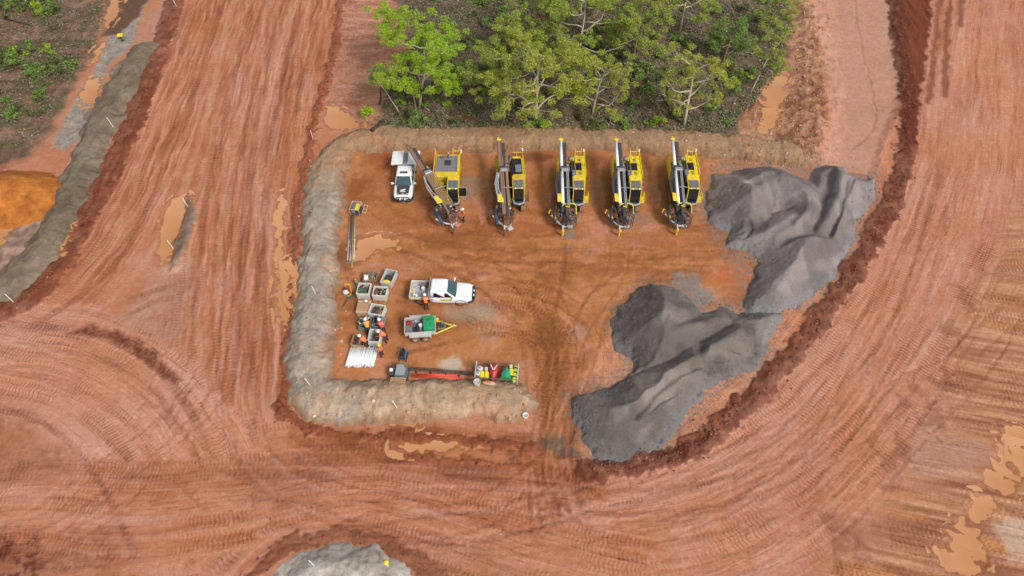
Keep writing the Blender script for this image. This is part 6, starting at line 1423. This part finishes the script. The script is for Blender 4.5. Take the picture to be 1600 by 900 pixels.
def leaf_quads(centres, radii, per, size, flat=0.55, up=0.3):
    """small leaf faces scattered through clumps; returns arrays of quads"""
    V = []
    for c, rad, n in zip(centres, radii, per):
        d = nr.normal(size=(n, 3)); d /= np.linalg.norm(d, axis=1)[:, None]
        rr = rad * nr.uniform(.25, 1, (n, 1)) ** .6
        p = np.array(c) + d * rr * np.array([1, 1, flat])
        a = nr.normal(size=(n, 3)); a[:, 2] *= .5; a /= np.linalg.norm(a, axis=1)[:, None]
        b = np.cross(a, nr.normal(size=(n, 3)) * .7 + np.array([0, 0, 1.0]) * (1 + up)); b /= np.linalg.norm(b, axis=1)[:, None] + 1e-9
        l = size * nr.uniform(.6, 1.4, (n, 1)); w = l * nr.uniform(.30, .5, (n, 1))
        V.append(np.stack([p - a * l * .5, p + b * w * .5, p + a * l * .5, p - b * w * .5], 1))
    return np.concatenate(V)
def quads_mesh(name, Q, mat):
    me = bpy.data.meshes.new(name); n = len(Q)
    me.vertices.add(n * 4); me.loops.add(n * 4); me.polygons.add(n)
    me.vertices.foreach_set('co', Q.reshape(-1).astype(np.float32)); me.loops.foreach_set('vertex_index', np.arange(n * 4, dtype=np.int32)); me.polygons.foreach_set('loop_start', np.arange(0, n * 4, 4, dtype=np.int32))
    me.update(); me.materials.append(MAT[mat]); return me
def link(name, me, parent=None):
    o = bpy.data.objects.new(name, me); COL.objects.link(o); o.parent = parent; return o
def make_tree(label, px, py, height, spread, lean=(0, 0), seed=0, leaf='leaf', bark='bark', clumps=26, dens=210, trunk_r=.16, first=.4, size=.26, cr=1.0, name='eucalypt_tree', grp='trees at the top of the photo', deep=True):
    r = random.Random(seed)
    base = P(px, py, -.15)
    t = thing(name, label, 'tree', base, 0, grp)
    H_ = height; first = first * (.5 if deep else 1); dens = dens * 1.6; size = size * .70
    path = [Vector((lean[0] * q ** 1.3 + r.uniform(-.12, .12) * q, lean[1] * q ** 1.3 + r.uniform(-.12, .12) * q, H_ * .82 * q)) for q in (0, .2, .4, .6, .8, 1)]
    m = MB(); m.tube(path, trunk_r, 8, trunk_r * .35); tips = []
    lim = MB()
    nl = 11 if deep else 4
    for k in range(nl):
        q = first + (1 - first) * (k + .5) / nl; i = min(4, int(q * 5)); f = q * 5 - i
        s0 = path[i].lerp(path[i + 1], f)
        a = 2.4 * k + r.uniform(-.5, .5); L = spread * r.uniform(.65, 1.05) * (1.1 - .45 * q)
        e = s0 + Vector((math.cos(a) * L, math.sin(a) * L, L * r.uniform(.15, .6)))
        mid_ = s0.lerp(e, .5) + Vector((r.uniform(-.3, .3), r.uniform(-.3, .3), -.10 * L))
        bow = Vector((-math.sin(a), math.cos(a), 0)) * L * r.uniform(-.22, .22)
        pth = [s0]
        for q_ in (.2, .4, .6, .8): pth.append((s0.lerp(mid_, q_ * 2) if q_ < .5 else mid_.lerp(e, q_ * 2 - 1)) + bow * math.sin(math.pi * q_) + Vector((r.uniform(-.08, .08), r.uniform(-.08, .08), r.uniform(-.06, .12))))
        pth.append(e); lim.tube(pth, trunk_r * .55, 6, trunk_r * .14); tips += [(e, 1.0), (mid_.lerp(e, .55) + Vector((0, 0, .25)), .8)]
        for j in range(3 if deep else 2):
            s1 = mid_.lerp(e, r.uniform(0, .8)); b = a + r.uniform(-1.2, 1.2); l2 = L * r.uniform(.35, .6)
            e2 = s1 + Vector((math.cos(b) * l2, math.sin(b) * l2, l2 * r.uniform(.1, .7)))
            lim.tube([s1, s1.lerp(e2, .5) + Vector((0, 0, -.05)), e2], trunk_r * .2, 5, trunk_r * .08); tips.append((e2, .9))
    tips.append((path[-1] + Vector((0, 0, .3)), 1.0))
    m.build('trunk', bark, t, True); lim.build('limbs', bark, t, True)
    r.shuffle(tips); tips = tips[:clumps]
    cs, rs, ns = [], [], []
    for e, s in tips:
        for j in range(3):
            cs.append(e + Vector((r.gauss(0, .46), r.gauss(0, .46), r.gauss(.05, .28))) * cr); rs.append(s * r.uniform(.24, .52) * cr); ns.append(int(dens / 3 * r.uniform(.6, 1.3)))
    link('crown', quads_mesh('crown', leaf_quads(cs, rs, ns, size), leaf), t)
    return t
make_tree('bright lime green tree nearest the left haul road', 655, 168, 8.6, 4.6, (2.0, 1.5), 1, 'leaf_bright', 'palebark', 46, 420, .17, .45, .25, 1.45)
make_tree('tall bright green tree just behind the lime green tree', 644, 120, 9.0, 3.6, (.3, .8), 2, 'leaf_bright', 'bark', 36, 400, .15, .45, .25, 1.4)
make_tree('large spreading grey green eucalypt in the middle of the woodland', 836, 192, 9.4, 5.6, (.3, 1.2), 3, 'leaf_y', 'palebark', 50, 400, .22, .35, .24, 1.6)
make_tree('leafy eucalypt on the left shoulder of the largest crown', 795, 172, 8.2, 4.0, (-.3, .6), 4, 'leaf', 'palebark', 44, 400, .16, .4, .24, 1.4)
make_tree('eucalypt with a pale bent limb right of the largest crown', 925, 178, 7.0, 3.2, (.9, .6), 5, 'leaf_y', 'palebark', 30, 290, .14, .4, .24, 1.3)
make_tree('open crowned eucalypt with pale forked trunk standing alone', 1068, 196, 9.8, 3.2, (-.2, .5), 6, 'leaf_y', 'palebark', 30, 290, .20, .46, .23, 1.3)
make_tree('thin leaning eucalypt at the right edge of the woodland', 1172, 146, 7.0, 1.9, (1.6, 1.2), 7, 'leaf', 'palebark', 16, 230, .10, .5, .23, 1.1, deep=False)
make_tree('dense green tree at the top edge above the largest crown', 905, 90, 9.5, 5.0, (.2, .5), 8, 'leaf', 'palebark', 52, 400, .18, .35, .25, 1.5)
make_tree('broad green tree at the top edge, right of centre', 990, 92, 8.6, 3.4, (0, .4), 9, 'leaf', 'bark', 34, 330, .17, .35, .25, 1.45)
make_tree('darker green tree near the top edge, left of the thin leaning tree', 1130, 95, 5.6, 2.2, (.3, .3), 10, 'leaf_shrub', 'bark', 22, 220, .14, .35, .25, 1.3)
make_tree('green tree at the top edge beside the stony bank', 1195, 62, 6.4, 2.0, (.2, .3), 11, 'leaf', 'bark', 18, 220, .13, .35, .25, 1.3)
make_tree('green tree at the top edge between the lime tree and largest crown', 825, 92, 8.4, 3.8, (0, .3), 12, 'leaf', 'bark', 40, 360, .16, .35, .25, 1.4)
make_tree('pale trunked tree cut by the top edge, upper middle right', 1062, 50, 8.2, 2.8, (0, .2), 13, 'leaf', 'palebark', 26, 280, .16, .5, .25, 1.2)
make_tree('slender sapling with bent trunk leaning over the churned mud', 626, 180, 5.2, 1.2, (-2.6, 1.6), 14, 'leaf_shrub', 'palebark', 10, 260, .07, .75, .22, 1.0, 'sapling', deep=False)
make_tree('small leafy sapling beside the lime green tree trunk', 651, 176, 4.2, .9, (-.3, .3), 15, 'leaf_bright', 'bark', 8, 180, .07, .5, .22, .9, 'sapling', deep=False)
# shrubs: four shapes, shared
SHM = []
for k in range(5):
    r = random.Random(40 + k); cs = [(r.gauss(0, .32), r.gauss(0, .32), r.uniform(.2, .75)) for _ in range(9)]
    q = leaf_quads(cs, [r.uniform(.18, .36) for _ in cs], [34] * 9, .22, .8)
    SHM.append(q)
shm = [[quads_mesh('foliage', q, mt) for q in SHM] for mt in ('leaf_shrub', 'leaf_dark', 'leaf_bright')]
stem = MB(); 
for k in range(4): stem.tube([(0, 0, -.1), (.12 * math.cos(k * 1.6), .12 * math.sin(k * 1.6), .3), (.26 * math.cos(k * 1.6), .26 * math.sin(k * 1.6), .65)], .022, 4, .01)
stem_me = stem.mesh('stem', 'bark')
REFS = [((655, 168), 'the lime green tree'), ((590, 198), 'the charred log'), ((795, 172), 'the leafy left shoulder eucalypt'), ((836, 192), 'the largest eucalypt trunk'), ((925, 178), 'the bent limb eucalypt'), ((1068, 196), 'the lone forked eucalypt'), ((1172, 146), 'the thin leaning eucalypt'), ((1043, 150), 'the dark fallen trunk'),
        ((905, 90), 'the dense top edge tree'), ((990, 92), 'the broad top edge tree'), ((1130, 95), 'the darker green tree'), ((1195, 62), 'the tree beside the stony bank'), ((825, 92), 'the tree above the leafy eucalypt'), ((1062, 50), 'the pale trunked top edge tree'), ((644, 120), 'the tall bright green tree'), ((735, 170), 'the gap between lime tree and largest crown'), ((735, 60), 'the bare gap at the top edge')]
SREFS = [((30, 36), 'the dark fallen branch'), ((100, 20), 'the upper scrub edge'), ((130, 60), 'the grey strip head'), ((20, 110), 'the scrub at the left frame edge'), ((70, 120), 'the middle of the scrub'), ((30, 190), 'the bare ground above the orange heap'), ((110, 110), 'the bend of the grey strip'), ((80, 190), 'the foot of the grey strip')]
USED = {}
def where_label(px, py, s, refs, colour, noun):
    (rx, ry), ref = min(refs, key=lambda q: (q[0][0] - px) ** 2 + (1.4 * (q[0][1] - py)) ** 2)
    dx, dy = px - rx, 1.4 * (py - ry)
    near = 'close ' if math.hypot(dx, dy) < 22 else ''
    rel = (('right of' if dx > 0 else 'left of') if abs(dx) > abs(dy) else ('in front of' if dy > 0 else 'behind'))
    lab = '%s %s %s %s%s %s' % ('small' if s < .78 else ('large' if s > 1.02 else 'middling'), colour, noun, near, rel, ref)
    USED[lab] = USED.get(lab, 0) + 1
    return lab
def shrub(px, py, s, kind, label, grp):
    t = thing('shrub', label, 'shrub', P(px, py), rnd.uniform(0, 6), grp); t.scale = (s, s, s * rnd.uniform(.8, 1.2))
    link('foliage', shm[kind][rnd.randrange(5)], t); link('stem', stem_me, t)
shrub(576, 182, 1.5, 2, 'bright green bush on the mud near the bund corner', 'shrubs')
shrub(698, 165, .9, 2, 'lime green bush below the lime green tree', 'shrubs'); shrub(758, 146, .9, 2, 'lime green bush left of the leafy eucalypt', 'shrubs')
shrub(628, 140, 1.1, 0, 'grassy green bush left of the lime tree trunk', 'shrubs'); shrub(610, 140, 1.0, 0, 'small green bush by the bent sapling base', 'shrubs')
for k in range(160):
    while True:
        px, py = rnd.uniform(600, 1225), rnd.uniform(0, 205)
        if py > 170 and px > 1150: continue
        if px < 640 and py < 150: continue
        if px > 1200 and py > 110: continue
        break
    kd = rnd.choices((0, 1, 2), (7, 5, 1))[0]
    sz = rnd.uniform(.6, 1.45)
    shrub(px, py, sz, kd, where_label(px, py, sz, REFS, ('green', 'dull olive', 'bright green')[kd], 'shrub'), 'woodland understorey shrubs, ' + ('green', 'olive', 'bright')[kd])
for k in range(80):
    while True:
        px, py = rnd.uniform(-10, 165), rnd.uniform(-5, 235)
        if px > 165 - py * .42: continue
        if 24 < py < 82 and rnd.random() < .93: continue
        if py > 160 and rnd.random() < .75: continue
        if float(noise(np.array([px * .022]), np.array([py * .03]), 91)[0]) < -.05: continue
        break
    kd = rnd.choices((0, 1, 2), (4, 7, .7))[0]
    sz = rnd.uniform(.6, 1.4) * (1.1 if py < 120 else .8)
    shrub(px, py, sz, kd, where_label(px, py, sz, SREFS, ('green', 'dull olive', 'bright green')[kd], 'scrub bush'), 'scrub bushes in the top left corner, ' + ('green', 'olive', 'bright')[kd])
# ground cover: grass tufts, litter and twigs nobody could count
def cover(label, pts_px, n, name):
    pol = WP(pts_px); p = np.array(pol); X = nr.uniform(p[:, 0].min(), p[:, 0].max(), n * 3).astype(np.float32); Y = nr.uniform(p[:, 1].min(), p[:, 1].max(), n * 3).astype(np.float32)
    k = np.nonzero(poly_dist(X, Y, pol, 1) < 0)[0][:n]; X, Y = X[k], Y[k]
    dens = fbm(X * .35, Y * .35, 77, 2); k = np.nonzero(dens > nr.uniform(-.8, .35, len(X)))[0]; X, Y = X[k], Y[k]
    Z = np.array([gz(x, y) for x, y in zip(X, Y)])
    cs = np.stack([X, Y, Z + .10], 1); m = len(X)
    q = leaf_quads(cs, nr.uniform(.12, .42, m), [7] * m, .24, .5)
    o = link(name, quads_mesh(name, q, 'litter')); return tag(o, label, 'ground cover', None, 'stuff')
cover('low grass tufts, dead leaves and twigs under the woodland trees', [(640, -30), (640, 95), (604, 145), (588, 190), (620, 206), (1140, 214), (1160, 178), (1215, 120), (1232, 50), (1228, -30)], 17000, 'undergrowth')
cover('low grass and dead leaves across the top left scrub', [(-20, -30), (170, -30), (150, 70), (110, 135), (80, 190), (60, 215), (-20, 250)], 1800, 'undergrowth')
# fallen timber
def fallen(label, pa, pb, rr, mat, bend=.2):
    A, B = P(*pa), P(*pb); d = B - A
    o = MB().tube([(0, 0, rr), tuple(d * .35 + Vector((bend * .5, 0, rr))), tuple(d * .7 + Vector((-bend * .3, bend * .3, rr))), tuple(d + Vector((0, 0, rr)))], rr, 8, rr * .55).build('fallen_log', mat, None, True)
    MB().tube([tuple(d * .5 + Vector((0, 0, rr))), tuple(d * .6 + Vector((.4, .3, rr + .25)))], rr * .4, 5, rr * .2).build('broken_branch', mat, o)
    o.location = A; tag(o, label, 'log')
fallen('charred black log lying beside the far bund corner', (582, 206), (600, 190), .20, 'charred'); fallen('thin charred trunk leaning by the bent sapling', (593, 164), (596, 138), .09, 'charred')
fallen('pale dead branch on the ground near the lime tree', (656, 162), (672, 174), .06, 'greywhite'); fallen('dark fallen trunk in the woodland right of centre', (1040, 120), (1046, 178), .12, 'charred'); fallen('dark fallen branch in the top left scrub', (8, 30), (52, 42), .10, 'charred')
fallen('dark fallen trunk below the thin leaning tree', (1110, 168), (1120, 120), .09, 'charred')
# rubble: clods on the windrows, stones on the bank
def stones(name, label, spots, smin, smax, mat, parent=None):
    ico = [(0, 0, 1), (.89, 0, .45), (.28, .85, .45), (-.72, .53, .45), (-.72, -.53, .45), (.28, -.85, .45), (.72, .53, -.45), (-.28, .85, -.45), (-.89, 0, -.45), (-.28, -.85, -.45), (.72, -.53, -.45), (0, 0, -1)]
    fc = [(0, 1, 2), (0, 2, 3), (0, 3, 4), (0, 4, 5), (0, 5, 1), (1, 6, 2), (2, 7, 3), (3, 8, 4), (4, 9, 5), (5, 10, 1), (2, 6, 7), (3, 7, 8), (4, 8, 9), (5, 9, 10), (1, 10, 6), (6, 11, 7), (7, 11, 8), (8, 11, 9), (9, 11, 10), (10, 11, 6)]
    n = len(spots); iv = np.array(ico); s = nr.uniform(0, 1, (n, 1)) ** 2.5 * (smax - smin) + smin
    sc_ = s[:, :, None] * nr.uniform(.6, 1.3, (n, 1, 3)); sp = np.array(spots)
    V = sp[:, None, :] + iv[None] * sc_ * nr.uniform(.75, 1.2, (n, 12, 1)) + np.array([0, 0, .2]) * s[:, :, None]
    F = (np.array(fc)[None] + (np.arange(n) * 12)[:, None, None]).reshape(-1, 3)
    me = bpy.data.meshes.new(name); me.from_pydata(V.reshape(-1, 3).tolist(), [], F.tolist()); me.materials.append(MAT[mat])
    return tag(link(name, me), label, name.replace('_', ' '), None, 'stuff')
MAT['clod'] = leaf_mat('clods', [tuple(soil(84, 38, 20)), tuple(soil(118, 58, 32)), tuple(soil(150, 84, 52)), tuple(soil(104, 50, 26)), tuple(soil(182, 118, 84))], 0)
MAT['stone'] = leaf_mat('pale_stones', [tuple(soil(150, 100, 70)), tuple(soil(188, 140, 106)), tuple(soil(206, 170, 140)), tuple(soil(160, 112, 80)), tuple(soil(228, 208, 188))], 0)
sp = []
for (path, hw), n in zip(WR_PATH, (1500, 800, 450, 150, 30, 90)):
    for _ in range(n):
        i = rnd.randrange(len(path) - 1); q = path[i] + (path[i + 1] - path[i]) * rnd.random(); a = rnd.uniform(0, 6.28); d = abs(rnd.gauss(0, hw * .75))
        x, y = q[0] + d * math.cos(a), q[1] + d * math.sin(a)
        if abs(x) < 75 and 5 < y < 92 and gz(x, y) - bilinear(H, x, y) < .01: sp.append((x, y, gz(x, y)))
stones('spoil_clods', 'dark red clods and stones strewn along the windrows', sp, .025, .115, 'clod')
sp = []
for _ in range(1500):
    px, py = rnd.uniform(1165, 1296), rnd.uniform(-10, 262)
    if px < 1240 and py < 150: continue
    p = P(px, py); sp.append(tuple(p))
for _ in range(700):
    px, py = rnd.choice(((rnd.uniform(455, 545), rnd.uniform(230, 640)), (rnd.uniform(460, 830), rnd.uniform(595, 655)), (rnd.uniform(520, 1200), rnd.uniform(200, 240)), (rnd.uniform(600, 1150), rnd.uniform(120, 215))))
    p = P(px, py); sp.append(tuple(p))
stones('bank_stones', 'pale stones and pebbles scattered over the bank and bunds', sp, .025, .14, 'stone')

MAT['grey_stone'] = leaf_mat('grey_stones', [tuple(soil(84, 78, 74)), tuple(soil(120, 112, 106)), tuple(soil(150, 142, 136)), tuple(soil(104, 96, 90)), tuple(soil(172, 164, 156))], 0)
sp = []
for ol, n in (([(1104, 305), (1120, 262), (1150, 250), (1205, 250), (1250, 262), (1300, 256), (1348, 282), (1366, 290), (1340, 345), (1322, 395), (1300, 430), (1255, 470), (1205, 492), (1165, 484), (1172, 440), (1186, 402), (1135, 388), (1108, 345)], 1300),
              ([(958, 520), (985, 465), (1010, 446), (1068, 462), (1120, 478), (1205, 490), (1195, 545), (1130, 592), (1090, 625), (1055, 670), (1015, 705), (965, 722), (935, 715), (898, 655), (896, 622), (985, 585), (985, 560)], 1500)):
    for _ in range(n):
        i = rnd.randrange(len(ol)); a, b = ol[i], ol[(i + 1) % len(ol)]; q = rnd.random(); g = rnd.gauss(0, 1)
        x, y = W(a[0] + (b[0] - a[0]) * q, a[1] + (b[1] - a[1]) * q); x += rnd.gauss(0, .55); y += rnd.gauss(0, .55)
        if rnd.random() < .5: sp.append((x, y, gz(x, y)))
stones('gravel_scatter', 'loose grey stones spilled round the feet of the stockpiles', sp, .02, .085, 'grey_stone')
